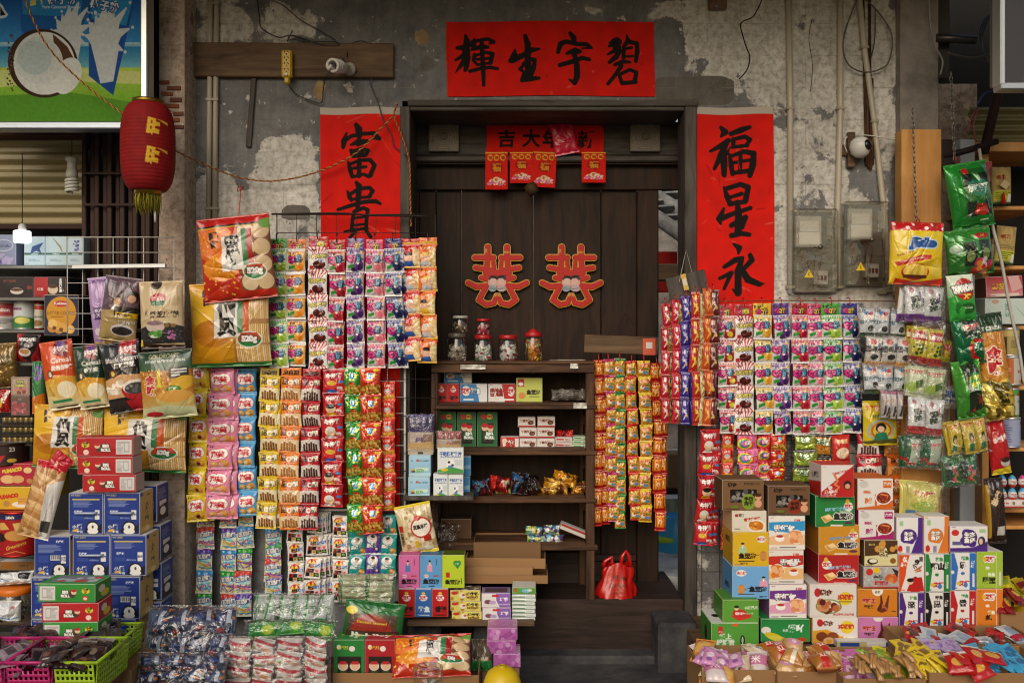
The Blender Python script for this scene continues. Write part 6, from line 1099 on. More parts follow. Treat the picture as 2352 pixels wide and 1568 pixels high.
pbox('small green carton with a red oval label, on a larger green carton',t22(1322,1045),t22(1548,1190),YR-.04,.16,[('r',0,0,1,1,'#5a9a34'),('p',[.2,.7,.8,.62,.78,.78,.45,.92],'#c9342a'),('e',.46,.58,.2,.17,'#c22a24'),('t','乖媳妇',.46,.6,.14,'#f0e9e2',{'bold':.06}),('e',.38,.36,.06,.1,'#e3bfa4'),('e',.38,.3,.07,.06,'#231a17'),('t','山椒凤爪',.8,.34,.15,'#e6eedc',{'bold':.04}),('t','规格: 20g×30袋',.72,.6,.07,'#dfe8d4')],'#5a9a34','#47802a','#4f8c2e')
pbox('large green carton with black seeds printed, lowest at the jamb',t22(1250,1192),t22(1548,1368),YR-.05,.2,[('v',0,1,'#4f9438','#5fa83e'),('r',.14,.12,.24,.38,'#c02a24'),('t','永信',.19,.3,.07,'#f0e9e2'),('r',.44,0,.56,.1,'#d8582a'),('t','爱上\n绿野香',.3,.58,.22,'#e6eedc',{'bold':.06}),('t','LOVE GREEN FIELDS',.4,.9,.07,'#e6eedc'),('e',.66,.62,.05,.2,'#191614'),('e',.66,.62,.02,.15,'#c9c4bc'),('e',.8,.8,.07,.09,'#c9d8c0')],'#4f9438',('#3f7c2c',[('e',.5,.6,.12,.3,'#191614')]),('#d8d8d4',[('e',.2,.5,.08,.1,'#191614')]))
pbox('brown window carton with a red dot, top of the second stack',t32(0,330),t32(262,515),YR,.13,jerky('#6d4f36','#8e3322','手撕\n肉干'),'#6d4f36','#503825','#5f442e',mat='board',rz=-1)
def shrimp(c1,c2,word,food,side='#d8d4ce'):
 return[('r',0,0,1,1,'#e3ddd6'),('t','红中旺',.8,.12,.07,'#b8242a',{'bold':.04}),('p',[0,.18,1,.14,1,.42,.6,.5,0,.42],c1),('p',[0,.62,.55,.5,1,.55,1,.86,0,.86],c2),('t',word,.42 if word[1]!='毛' else.62,.36,.22,'#f0ece8',{'out':'#1e4a7a' if c1=='#2f92c9' else '#3a2a4a','ow':.06,'bold':.07,'fit':.6}),('e',.76 if word[1]!='毛' else.26,.62,.2,.22,'#efe8dc'),('e',.76 if word[1]!='毛' else.26,.62,.18,.19,food),('sp',16,.07,[food,'#e9b080','#d07a4a'],(.64 if word[1]!='毛' else.14,.5,.88 if word[1]!='毛' else.38,.74),5),('e',.3 if word[1]!='毛' else.72,.66,.13,.1,'#f0eeea'),('e',.3 if word[1]!='毛' else.72,.6,.1,.04,'#b9302a'),('r',.3,.92,.75,.95,'#3a3430')]
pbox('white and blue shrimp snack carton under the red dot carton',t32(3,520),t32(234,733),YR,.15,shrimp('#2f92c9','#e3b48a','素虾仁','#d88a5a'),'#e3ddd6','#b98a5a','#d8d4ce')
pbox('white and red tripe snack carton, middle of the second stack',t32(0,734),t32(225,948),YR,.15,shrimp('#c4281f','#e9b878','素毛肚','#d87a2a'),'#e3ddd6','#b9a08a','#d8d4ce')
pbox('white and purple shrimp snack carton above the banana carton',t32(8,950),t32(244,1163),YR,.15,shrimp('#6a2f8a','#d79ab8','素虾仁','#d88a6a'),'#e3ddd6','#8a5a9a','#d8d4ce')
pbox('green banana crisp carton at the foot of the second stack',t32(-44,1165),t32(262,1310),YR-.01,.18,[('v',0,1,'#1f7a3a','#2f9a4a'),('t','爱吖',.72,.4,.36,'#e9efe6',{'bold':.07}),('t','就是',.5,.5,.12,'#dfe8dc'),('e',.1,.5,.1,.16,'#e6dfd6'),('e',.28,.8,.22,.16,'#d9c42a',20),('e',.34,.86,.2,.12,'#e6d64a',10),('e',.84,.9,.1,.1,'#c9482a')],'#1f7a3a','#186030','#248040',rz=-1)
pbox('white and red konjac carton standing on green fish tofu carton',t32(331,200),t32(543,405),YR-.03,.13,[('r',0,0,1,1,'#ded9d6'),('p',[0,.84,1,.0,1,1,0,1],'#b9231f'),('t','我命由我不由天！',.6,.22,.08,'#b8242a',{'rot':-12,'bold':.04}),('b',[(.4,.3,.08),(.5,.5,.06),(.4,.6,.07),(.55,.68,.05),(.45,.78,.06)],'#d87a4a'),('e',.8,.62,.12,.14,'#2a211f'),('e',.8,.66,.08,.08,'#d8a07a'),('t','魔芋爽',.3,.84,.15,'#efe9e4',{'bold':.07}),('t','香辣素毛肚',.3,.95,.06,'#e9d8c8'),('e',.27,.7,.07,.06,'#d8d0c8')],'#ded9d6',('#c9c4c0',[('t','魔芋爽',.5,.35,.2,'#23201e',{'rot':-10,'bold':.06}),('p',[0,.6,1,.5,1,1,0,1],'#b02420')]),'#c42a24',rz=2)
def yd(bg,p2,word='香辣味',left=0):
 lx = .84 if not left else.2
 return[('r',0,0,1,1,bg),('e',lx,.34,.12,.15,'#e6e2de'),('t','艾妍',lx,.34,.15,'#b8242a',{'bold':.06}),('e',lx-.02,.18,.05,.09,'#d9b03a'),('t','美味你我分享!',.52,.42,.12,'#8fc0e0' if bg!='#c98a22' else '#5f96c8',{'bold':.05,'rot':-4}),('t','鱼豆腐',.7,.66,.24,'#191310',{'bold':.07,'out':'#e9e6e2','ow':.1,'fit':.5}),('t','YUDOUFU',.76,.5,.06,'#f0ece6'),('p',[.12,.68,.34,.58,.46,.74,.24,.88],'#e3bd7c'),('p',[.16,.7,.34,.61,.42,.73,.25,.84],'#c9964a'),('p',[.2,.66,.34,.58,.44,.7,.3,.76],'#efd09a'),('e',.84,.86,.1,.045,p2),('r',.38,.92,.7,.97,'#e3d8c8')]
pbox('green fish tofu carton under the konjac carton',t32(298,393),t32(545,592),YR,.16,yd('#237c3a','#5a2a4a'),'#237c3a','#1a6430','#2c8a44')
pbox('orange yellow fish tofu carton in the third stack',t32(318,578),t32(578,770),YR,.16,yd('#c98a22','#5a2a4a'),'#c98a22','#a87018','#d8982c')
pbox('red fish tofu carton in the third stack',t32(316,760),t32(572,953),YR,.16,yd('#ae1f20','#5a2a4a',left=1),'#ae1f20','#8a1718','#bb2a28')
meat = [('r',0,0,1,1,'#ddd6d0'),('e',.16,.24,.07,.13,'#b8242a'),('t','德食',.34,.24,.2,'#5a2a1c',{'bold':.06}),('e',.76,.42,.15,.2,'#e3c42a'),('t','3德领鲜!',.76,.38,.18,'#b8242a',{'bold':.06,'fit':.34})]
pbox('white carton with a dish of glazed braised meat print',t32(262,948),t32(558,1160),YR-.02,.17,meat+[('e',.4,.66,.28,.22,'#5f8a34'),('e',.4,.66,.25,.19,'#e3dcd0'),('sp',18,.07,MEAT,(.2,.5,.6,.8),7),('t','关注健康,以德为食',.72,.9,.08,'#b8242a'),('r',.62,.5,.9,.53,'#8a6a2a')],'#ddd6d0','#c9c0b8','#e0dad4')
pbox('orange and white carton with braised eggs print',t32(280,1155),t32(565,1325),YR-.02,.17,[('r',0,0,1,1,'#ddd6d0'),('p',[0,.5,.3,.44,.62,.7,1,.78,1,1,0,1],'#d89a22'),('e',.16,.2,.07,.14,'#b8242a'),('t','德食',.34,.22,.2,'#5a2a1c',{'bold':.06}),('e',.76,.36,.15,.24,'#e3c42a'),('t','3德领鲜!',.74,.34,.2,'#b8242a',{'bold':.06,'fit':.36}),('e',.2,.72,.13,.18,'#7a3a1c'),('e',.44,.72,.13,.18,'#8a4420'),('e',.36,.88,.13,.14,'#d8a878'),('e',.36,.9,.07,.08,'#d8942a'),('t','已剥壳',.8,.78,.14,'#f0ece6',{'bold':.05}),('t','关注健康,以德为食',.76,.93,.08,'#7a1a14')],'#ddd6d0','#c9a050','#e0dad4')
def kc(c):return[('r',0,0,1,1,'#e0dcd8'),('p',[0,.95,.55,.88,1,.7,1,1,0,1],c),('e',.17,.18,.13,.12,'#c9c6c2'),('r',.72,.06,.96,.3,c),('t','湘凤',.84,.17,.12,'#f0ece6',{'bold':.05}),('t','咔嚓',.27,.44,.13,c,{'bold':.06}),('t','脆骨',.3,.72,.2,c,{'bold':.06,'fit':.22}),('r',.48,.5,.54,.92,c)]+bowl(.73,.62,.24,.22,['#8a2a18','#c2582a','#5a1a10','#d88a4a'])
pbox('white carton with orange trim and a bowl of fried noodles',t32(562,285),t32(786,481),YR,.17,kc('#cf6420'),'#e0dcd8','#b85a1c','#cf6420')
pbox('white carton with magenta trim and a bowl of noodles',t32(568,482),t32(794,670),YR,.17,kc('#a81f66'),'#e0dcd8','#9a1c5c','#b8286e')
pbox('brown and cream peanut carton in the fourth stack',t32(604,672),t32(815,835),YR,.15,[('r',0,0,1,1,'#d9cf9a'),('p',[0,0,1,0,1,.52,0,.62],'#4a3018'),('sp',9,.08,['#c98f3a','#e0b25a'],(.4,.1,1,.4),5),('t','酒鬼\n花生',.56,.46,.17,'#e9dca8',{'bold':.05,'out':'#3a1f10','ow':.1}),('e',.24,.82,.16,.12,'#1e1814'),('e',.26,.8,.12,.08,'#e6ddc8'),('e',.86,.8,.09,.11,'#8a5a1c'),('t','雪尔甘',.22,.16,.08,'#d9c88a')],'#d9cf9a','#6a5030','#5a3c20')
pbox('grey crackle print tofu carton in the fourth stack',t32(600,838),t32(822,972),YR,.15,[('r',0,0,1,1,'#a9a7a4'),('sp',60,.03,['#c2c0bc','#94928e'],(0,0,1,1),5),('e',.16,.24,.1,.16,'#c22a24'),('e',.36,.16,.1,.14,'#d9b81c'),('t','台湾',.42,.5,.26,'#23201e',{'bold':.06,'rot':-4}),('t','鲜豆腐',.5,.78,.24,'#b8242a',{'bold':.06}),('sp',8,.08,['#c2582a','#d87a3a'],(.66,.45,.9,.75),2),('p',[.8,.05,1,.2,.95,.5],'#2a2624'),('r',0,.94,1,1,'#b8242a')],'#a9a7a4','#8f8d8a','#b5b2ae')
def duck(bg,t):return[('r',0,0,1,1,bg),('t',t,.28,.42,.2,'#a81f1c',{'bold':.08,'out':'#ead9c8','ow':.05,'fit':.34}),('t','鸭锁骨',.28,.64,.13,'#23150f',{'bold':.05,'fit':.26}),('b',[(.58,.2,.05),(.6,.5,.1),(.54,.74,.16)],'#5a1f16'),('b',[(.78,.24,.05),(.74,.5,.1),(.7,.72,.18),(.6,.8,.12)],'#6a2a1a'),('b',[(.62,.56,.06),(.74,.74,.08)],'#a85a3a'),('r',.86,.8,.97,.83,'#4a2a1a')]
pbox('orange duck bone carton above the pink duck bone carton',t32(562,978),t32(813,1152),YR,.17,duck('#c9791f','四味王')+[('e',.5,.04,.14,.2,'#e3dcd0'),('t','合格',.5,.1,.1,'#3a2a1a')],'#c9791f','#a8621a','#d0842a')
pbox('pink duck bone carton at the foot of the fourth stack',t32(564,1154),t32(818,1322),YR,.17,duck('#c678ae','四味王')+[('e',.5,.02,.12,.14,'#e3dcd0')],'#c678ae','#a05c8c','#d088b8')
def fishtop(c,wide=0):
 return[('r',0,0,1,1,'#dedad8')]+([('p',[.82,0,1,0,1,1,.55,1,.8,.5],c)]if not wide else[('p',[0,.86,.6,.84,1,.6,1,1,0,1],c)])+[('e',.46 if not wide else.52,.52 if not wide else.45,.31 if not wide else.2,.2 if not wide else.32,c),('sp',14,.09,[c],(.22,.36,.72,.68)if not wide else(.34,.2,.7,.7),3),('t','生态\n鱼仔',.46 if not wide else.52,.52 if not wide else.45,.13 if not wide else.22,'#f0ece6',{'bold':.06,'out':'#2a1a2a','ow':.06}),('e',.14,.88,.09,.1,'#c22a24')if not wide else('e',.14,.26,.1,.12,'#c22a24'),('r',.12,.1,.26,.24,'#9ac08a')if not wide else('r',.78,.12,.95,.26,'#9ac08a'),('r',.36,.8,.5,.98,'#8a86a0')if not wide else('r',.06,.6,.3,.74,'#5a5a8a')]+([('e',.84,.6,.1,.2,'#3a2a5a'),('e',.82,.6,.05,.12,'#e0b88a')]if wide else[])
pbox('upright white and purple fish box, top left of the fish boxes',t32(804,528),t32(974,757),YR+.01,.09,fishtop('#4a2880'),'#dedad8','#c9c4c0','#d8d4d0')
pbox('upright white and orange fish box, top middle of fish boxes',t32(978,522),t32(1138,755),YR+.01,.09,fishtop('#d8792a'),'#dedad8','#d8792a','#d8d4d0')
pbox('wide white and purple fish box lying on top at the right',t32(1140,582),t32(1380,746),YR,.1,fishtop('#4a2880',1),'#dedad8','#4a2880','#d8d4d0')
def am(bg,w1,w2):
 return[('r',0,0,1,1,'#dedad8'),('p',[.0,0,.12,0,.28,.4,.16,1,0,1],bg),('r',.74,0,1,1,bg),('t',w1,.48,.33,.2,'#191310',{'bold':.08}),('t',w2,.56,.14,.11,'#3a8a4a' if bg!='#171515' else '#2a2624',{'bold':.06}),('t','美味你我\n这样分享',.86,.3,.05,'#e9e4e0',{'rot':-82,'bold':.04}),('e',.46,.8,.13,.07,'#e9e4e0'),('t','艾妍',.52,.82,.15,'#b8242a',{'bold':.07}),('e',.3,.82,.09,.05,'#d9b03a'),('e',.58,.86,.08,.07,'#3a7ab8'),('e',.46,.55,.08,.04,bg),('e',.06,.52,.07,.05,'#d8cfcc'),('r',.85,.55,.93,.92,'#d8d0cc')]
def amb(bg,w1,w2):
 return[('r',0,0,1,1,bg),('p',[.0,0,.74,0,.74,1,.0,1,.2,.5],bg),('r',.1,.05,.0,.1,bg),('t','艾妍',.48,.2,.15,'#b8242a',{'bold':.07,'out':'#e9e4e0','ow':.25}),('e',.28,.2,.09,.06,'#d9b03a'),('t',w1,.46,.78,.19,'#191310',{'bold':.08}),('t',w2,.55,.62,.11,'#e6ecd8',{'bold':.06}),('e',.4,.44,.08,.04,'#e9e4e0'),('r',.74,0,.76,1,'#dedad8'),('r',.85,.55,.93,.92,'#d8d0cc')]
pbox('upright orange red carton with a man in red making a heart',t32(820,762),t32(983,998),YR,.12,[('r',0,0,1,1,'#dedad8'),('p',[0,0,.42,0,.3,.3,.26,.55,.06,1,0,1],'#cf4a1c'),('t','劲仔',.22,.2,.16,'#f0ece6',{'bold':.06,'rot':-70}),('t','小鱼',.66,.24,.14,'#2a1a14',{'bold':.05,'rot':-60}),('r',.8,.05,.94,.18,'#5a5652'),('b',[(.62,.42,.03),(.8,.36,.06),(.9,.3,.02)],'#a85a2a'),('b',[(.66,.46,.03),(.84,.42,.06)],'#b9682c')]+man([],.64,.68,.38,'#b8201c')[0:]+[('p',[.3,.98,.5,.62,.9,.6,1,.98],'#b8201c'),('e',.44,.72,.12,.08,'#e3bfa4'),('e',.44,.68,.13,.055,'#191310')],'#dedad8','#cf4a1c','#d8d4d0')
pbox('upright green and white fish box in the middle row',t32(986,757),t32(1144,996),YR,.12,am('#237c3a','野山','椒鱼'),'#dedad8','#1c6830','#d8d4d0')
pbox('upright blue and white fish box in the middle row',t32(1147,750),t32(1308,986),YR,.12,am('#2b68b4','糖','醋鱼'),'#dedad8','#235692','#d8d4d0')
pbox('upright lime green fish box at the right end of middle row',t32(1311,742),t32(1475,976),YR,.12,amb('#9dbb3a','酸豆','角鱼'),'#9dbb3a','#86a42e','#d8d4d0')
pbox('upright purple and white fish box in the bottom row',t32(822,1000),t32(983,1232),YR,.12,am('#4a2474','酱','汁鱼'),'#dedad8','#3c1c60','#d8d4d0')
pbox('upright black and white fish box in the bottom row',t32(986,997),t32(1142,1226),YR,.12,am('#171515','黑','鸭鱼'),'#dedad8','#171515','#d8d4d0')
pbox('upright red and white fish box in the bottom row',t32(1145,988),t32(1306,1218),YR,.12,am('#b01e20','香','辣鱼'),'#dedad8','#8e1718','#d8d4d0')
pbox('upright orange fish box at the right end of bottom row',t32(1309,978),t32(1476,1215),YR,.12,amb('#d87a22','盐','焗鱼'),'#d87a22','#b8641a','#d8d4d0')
m = MB();p = W(T(3,2,665,1332)[0],T(3,2,0,1348)[1],YR-.06);m = carton_mb(.3,.028,.04,draw(.3,.028,'#cfcac2',[('r',0,0,.4,.9,'#b9aa72'),('r',.04,.2,.3,.8,'#24408a'),('r',.66,.1,1,.9,'#24408a'),('t','吐司',.76,.5,.6,'#e9e6e2')]),'#b9b4ac','#d8d4cc');o = m.build('snack_box',M['card'],None,p);tag(o,'flat blue and white carton lying at the platform edge','box')
# left side: stock in front of the pillar and shop
ZL = lambda x,y:(x*.3736,505.3+y*.3736)
YL = -.5
def toast(kind):
 o = [('r',0,0,1,1,'#dcdad6'),('r',.012,.012,.988,.988,'#1c3484'),('t','趣思胜歌',.24,.05,.05,'#b8a87a',{'bold':.03})]
 if kind=='bar':o+=[('t','奶酪味',.72,.13,.07,'#dfe2ea',{'bold':.04}),('lines',.1,.2,.9,.42,7,'#7f8dbb',3),('r',.45,.47,.72,.6,'#dcdad6')]+[('r',.46+.016*i,.48,.467+.016*i,.58,'#26262a')for i in range(16)]+[('r',.75,.47,.89,.68,'#dcdad6'),('t','吐司\n懂你',.82,.57,.06,'#23284a'),('r',.1,.48,.4,.66,'#2d4694')]
 else:o+=[('r',.1,.13,.9,.17,'#b8a46a'),('lines',.12,.19,.9,.34,5,'#7f8dbb',4),('t','奶酪味',.28,.45,.07,'#dfe2ea',{'bold':.04}),('r',.76,.41,.9,.64,'#dcdad6'),('t','起你',.83,.52,.06,'#23284a'),('r',.12,.54,.42,.64,'#2d4694'),('t','delicious',.58,.6,.05,'#9aa6cc')]
 return o+[('p',[.46,.97,.52,.78,.6,.68,.8,.68,.9,.8,.97,.72,.95,.97],'#14141a'),('e',.7,.83,.15,.115,'#e6e4e0'),('e',.7,.93,.16,.07,'#e6e4e0'),('e',.7,.82,.03,.04,'#5a3a3a'),('p',[.1,.9,.26,.86,.28,.93,.12,.95],'#d8ac4a'),('t','懒',.32,.83,.15,'#e9e6de',{'bold':.05}),('t','吐司',.32,.94,.07,'#e9e6de',{'bold':.04}),('t','小',.16,.82,.1,'#e9e6de',{'bold':.04})]
YS = ('#c2a35a',[('r',.0,0,.2,.1,'#1c3484'),('t','奶酪味',.62,.1,.06,'#3a3a5a'),('t','小\n懒',.5,.42,.16,'#23284a',{'bold':.05}),('t','吐司',.5,.66,.1,'#23284a',{'bold':.05}),('e',.4,.9,.3,.08,'#d8b45a'),('e',.55,.92,.2,.06,'#e3cf9a')])
BS = ('#1c3484',[('lines',.1,.1,.9,.4,8,'#7f8dbb',3),('r',.2,.45,.8,.6,'#dcdad6'),('p',[.05,.98,.2,.6,.8,.55,.95,.98],'#14141a'),('e',.5,.75,.25,.12,'#e6e4e0')])
def blue(lab,x0,y0,x1,y1,kind,y=YL,handle=False,rz=0,group=None):
 o = pbox(lab,t02(x0,y0),t02(x1,y1),y,.125,toast(kind),'#1c3484',YS,'#d8d6d2','carton','toast_carton',rz=rz)
 e = o
 if handle:
  s = mpu(y);w = (t02(x1,0)[0]-t02(x0,0)[0])*s;h = (t02(0,y1)[1]-t02(0,y0)[1])*s
  m = MB();m.tube([(-w*.32,-.001,h*.53),(-w*.26,-.011,h*.525),(w*.26,-.011,h*.525),(w*.32,-.001,h*.53)],.0045,'#aab4cc',6);m.build('handle',M['clear_hard']if False else M['gloss'],o)
 return o
blue('blue toast carton, left of the top row',430,377,648,636,'a',handle=True)
blue('blue toast carton, right of the top row',651,375,880,637,'a',handle=True,rz=-1)
blue('blue toast carton with barcode, left of the second row',215,647,440,899,'bar',YL+.01)
blue('blue toast carton, middle of the second row',455,641,690,899,'a',handle=True)
blue('blue toast carton with torn handle hole, right of the second row',692,640,919,896,'a')
blue('blue toast carton at the left of third row, half hidden by green boxes',193,905,420,1163,'a')
blue('blue toast carton hidden behind the stacked green and red boxes',424,905,648,1163,'bar')
blue('blue toast carton with barcode, right of the third row',652,902,880,1165,'bar',rz=-1)
blue('blue toast carton at the left of fourth row, behind the lime basket',194,1167,410,1425,'a')
blue('blue toast carton in the middle of the fourth row',414,1167,622,1425,'a')
blue('blue toast carton, right of the fourth row beside dark blue bag',626,1167,852,1428,'bar')
for k,(x0,y0,x1,y1,lab)in enumerate(((780,330,986,560,'blue toast carton behind the top row, only its side seen'),(800,580,1008,800,'blue toast carton behind the second row, only its side seen'),(805,818,1014,1048,'blue toast carton behind the third row, only its side seen'),(800,1062,1012,1290,'blue toast carton behind the fourth row, only its side seen'))):
 pbox(lab,t02(x0,y0),t02(x1,y1),-.37,.12,toast('a'),'#1c3484',BS,'#d8d6d2','carton','toast_carton')
slab('stock_crate',60,1519,352,1600,-.5,-.2,M['wood_plank']);o = bpy.data.objects['stock_crate'];zt = W(0,1517.5,YL).z;o.dimensions;o.location.z = zt/2-.001;o.scale = (1,1,zt/((1600-1519)*mpu(-.5)));tag(o,'wooden crate under the stack of blue toast cartons','crate')
def brbox(bg,dark,flip=0):
 X = lambda x:1-x if flip else x
 return[('r',0,0,1,1,bg),('sp',60,.006,[dark],(.2,.2,.7,.9),2),('e',X(.16),.38,.07,.16,'#d9c23a'),('t','小老\n板',X(.16),.38,.16,'#3a2a1a',{'bold':.05}),('e',X(.17),.78,.05,.14,'#c9342c' if bg!='#b01820' else '#e6d8cc'),('e',X(.17),.8,.035,.08,'#e8d0b8'),('e',X(.4),.55,.06,.22,'#4a3a2a'),('e',X(.37),.45,.05,.13,'#e2bda0'),('e',X(.37),.36,.055,.08,'#b8242a'),('t','BIG\nROLL',X(.52),.55,.2,'#efeae4',{'bold':.09,'out':'#23180f','ow':.15}),('r',min(X(.7),X(.98)),.12,max(X(.7),X(.98)),.9,'#d2cfcc'),('lines',min(X(.72),X(.84)),.2,max(X(.72),X(.84)),.85,10,'#9a9794',2),('r',min(X(.84),X(.94)),.22,max(X(.84),X(.94)),.8,'#a8a5a2'),('r',min(X(.855),X(.925)),.3,max(X(.855),X(.925)),.72,'#d2cfcc')]
for k,(x0,y0,x1,y1,lab,rz)in enumerate(((482,28,832,148,'red seaweed roll box, top of three on the blue cartons',3),(484,150,832,262,'red seaweed roll box, middle of three on the blue cartons',-1),(520,262,850,372,'red seaweed roll box, lowest of three on the blue cartons',2))):
 pbox(lab,t02(x0,y0),t02(x1,y1),-.52,.09,brbox('#b01820','#8e1018'),'#b01820','#a8a09a','#b01820',name='gift_box',rz=rz)
for k,(x0,y0,x1,y1,bg,lab,rz)in enumerate(((235,945,600,1062,'#2f8a34','green seaweed roll box with a clear window lid, topmost above the baskets',-2),(264,1067,615,1186,'#b01820','red seaweed roll box between two green ones above the baskets',2),(272,1186,612,1306,'#2f8a34','green seaweed roll box, lowest of three above the baskets',1))):
 pbox(lab,t02(x0,y0),t02(x1,y1),-.85,.12,brbox(bg,'#1d6428' if k!=1 else '#8e1018',1),bg,(bg,[('e',.4,.4,.2,.2,'#e6d8cc'),('e',.6,.7,.25,.2,'#d9c23a')]),(bg,[('r',.12,.1,.9,.8,'#6f7a80'),('sp',14,.07,['#23282a','#b83a34','#a9b4ba'],(.15,.2,.88,.7),3)]),name='gift_box',rz=rz)
def basket(lab,p0,p1,y,d,col,wf=1.):
 (u0,v0),(u1,v1) = p0,p1;s = mpu(y);w,h = (u1-u0)*s,(v1-v0)*s;e = empty('plastic_basket',W((u0+u1)/2,v1,y),lab,'basket')
 def wall(mb,o,ax,up,wid,nx,ny,taper):
  o,ax,up = Vector(o),Vector(ax),Vector(up);H,Wd = ny*2+1,nx*2+1
  xs = [0.];ys = [0.]
  for i in range(nx):xs+=[xs[-1]+.42,xs[-1]+1.]
  for j in range(ny):ys+=[ys[-1]+.42,ys[-1]+1.]
  xs.append(xs[-1]+.42);ys.append(ys[-1]+.42);X = [x/xs[-1]for x in xs];Y = [q/ys[-1]for q in ys]
  V = [o+ax*x+up*q for q in Y for x in X];n = len(X);Q = []
  for j in range(len(Y)-1):
   for i in range(n-1):
    if i%2==1 and j%2==1:continue
    if j>=len(Y)-4 and.35<X[i]<.6 and j<len(Y)-2:continue
    Q.append([j*n+i,j*n+i+1,(j+1)*n+i+1,(j+1)*n+i])
  mb.raw(V,Q,None,col)
 m = MB();t = .9
 A = [(-w/2*t,.0+.004,0),(w/2*t,.004,0),(w/2*t,d-.004,0),(-w/2*t,d-.004,0)];B = [(-w/2,0,h),(w/2,0,h),(w/2,d,h),(-w/2,d,h)]
 for i in range(4):
  a,b = Vector(A[i]),Vector(A[(i+1)%4]);c = Vector(B[i]);wall(m,a,b-a,c-a+((Vector(B[(i+1)%4])-c)-(b-a))*0,0,max(5,int((b-a).length/.016)),5,0)
 m.quad(*A,col);m.build('basket_body',M['plastic'],e)
 mm = e.children[0].modifiers.new('thick','SOLIDIFY');mm.thickness = .0022
 m = MB();Bq = [(-w/2*.97,.0,h),(w/2*.97,0,h),(w/2*.97,d,h),(-w/2*.97,d,h)]
 for i in range(4):
  a,b = Vector(Bq[i]),Vector(Bq[(i+1)%4]);m.tube([a+(b-a)*-.02,b+(b-a)*.02],.0055,col,8)
 m.build('rim',M['plastic'],e);return e
def loose(label,group,n,cen,size,rad,ops_list,mat='film',up=.02,cat='packet',name='loose_packet',seed=1,spread=None,tilt=35,bulge=.008,flat=True):
 """countable loose packets tipped into a tray: each an object, piled within an area"""
 rr = random.Random(seed);P = []
 for k,(bg,ops)in enumerate(ops_list):
  w,h = size;a = draw(w,h,bg,ops,480);o = pillow_mb(w,h,a,bulge,.08,seed*10+k,.002).build(name,M[mat]);COL.objects.unlink(o);P.append(o)
 out = []
 for i in range(n):
  x,y = rr.uniform(-1,1)*rad[0],rr.uniform(-1,1)*rad[1];z = cen[2]+up*(i/n)+rr.uniform(0,up*.6)
  o = inst(P[i%len(P)],name,None,(cen[0]+x,cen[1]+y,z+.02),(R(rr.uniform(-82,-52)),R(rr.uniform(-tilt,tilt)*.6),R(rr.uniform(-35,35))));tag(o,label,cat,group);out.append(o)
 return out
LIME,MAG = '#93b41f','#a81f62'
YB = -1.1
bk = lambda*a:basket(*a)
bk('lime green perforated basket of dark sachets, front right',t02(335,1440),t02(612,1640),-1.15,.24,LIME)
bk('magenta perforated basket beside the front lime basket',t02(35,1440),t02(333,1640),-1.15,.24,MAG)
bk('magenta perforated basket at the left edge of the picture',t02(-270,1440),t02(33,1640),-1.15,.24,MAG)
bk('lime green perforated basket behind the front one, under the gift boxes',t02(440,1306),t02(752,1470),-.88,.2,LIME)
bk('lime green perforated basket rearmost at the left edge',t02(100,1306),t02(436,1470),-.88,.2,LIME)
sach = [('#2a1a18',[('r',.1,.15,.9,.85,'#3a201c'),('r',.25,.3,.6,.5,'#6a4a3a'),('r',.3,.6,.8,.66,'#a89a8a')]),('#1f1516',[('r',.1,.1,.9,.9,'#2c1a1c'),('e',.5,.5,.2,.2,'#7a6a5a')]),('#3a2c2a',[('r',0,0,1,.2,'#8a8480'),('r',.2,.4,.8,.6,'#1f1413')])]
def at_(x,y,Y,dz=0):u,v = t02(x,y);p = W(u,v,Y);return(p.x,p.y,p.z+dz)
loose('dark brown jelly sachet lying in the front lime basket','sachets in the front lime basket',22,at_(525,1470,-1.03,.035),(.06,.075),(.072,.085),sach,seed=3,up=.03)
loose('clear dark sachet lying in the magenta basket','sachets in the magenta basket',10,at_(190,1480,-1.03,.03),(.06,.075),(.072,.08),[('#5a4a50',[('r',.1,.2,.9,.8,'#2a1c20')]),('#8a7a84',[('r',.2,.3,.8,.7,'#4a3a44')])],seed=5,up=.02)
loose('dark brown packet in the rear lime basket at left','packets in the rear left lime basket',16,at_(280,1310,-.78,.03),(.06,.08),(.085,.07),[('#2a1416',[('r',.1,.2,.9,.8,'#43201f')]),('#1f1112',[])],seed=7)
loose('silvery dark packet in the rear lime basket under gift boxes','packets in the rear right lime basket',12,at_(660,1310,-.78,.03),(.06,.08),(.06,.07),[('#4a4a4a',[('r',.1,.2,.9,.8,'#23201f')]),('#2a2826',[])],seed=9)
m = MB();z0 = W(0,t02(0,1470)[1],-.88).z;m.box((-1.72,-.78,z0/2-.003),(.72,.22,z0-.006),'#7d5f42',0,None,.004);tag(m.build('carton',M['board']),'brown carton under the rear lime baskets','carton')
m = MB();z1 = W(0,t02(0,1640)[1],-1.15).z;m.box((-1.72,-1.02,z1/2-.003),(.66,.24,max(.05,z1-.006)),'#6d5238',0,None,.004);tag(m.build('carton',M['board']),'brown carton under the front baskets','carton')
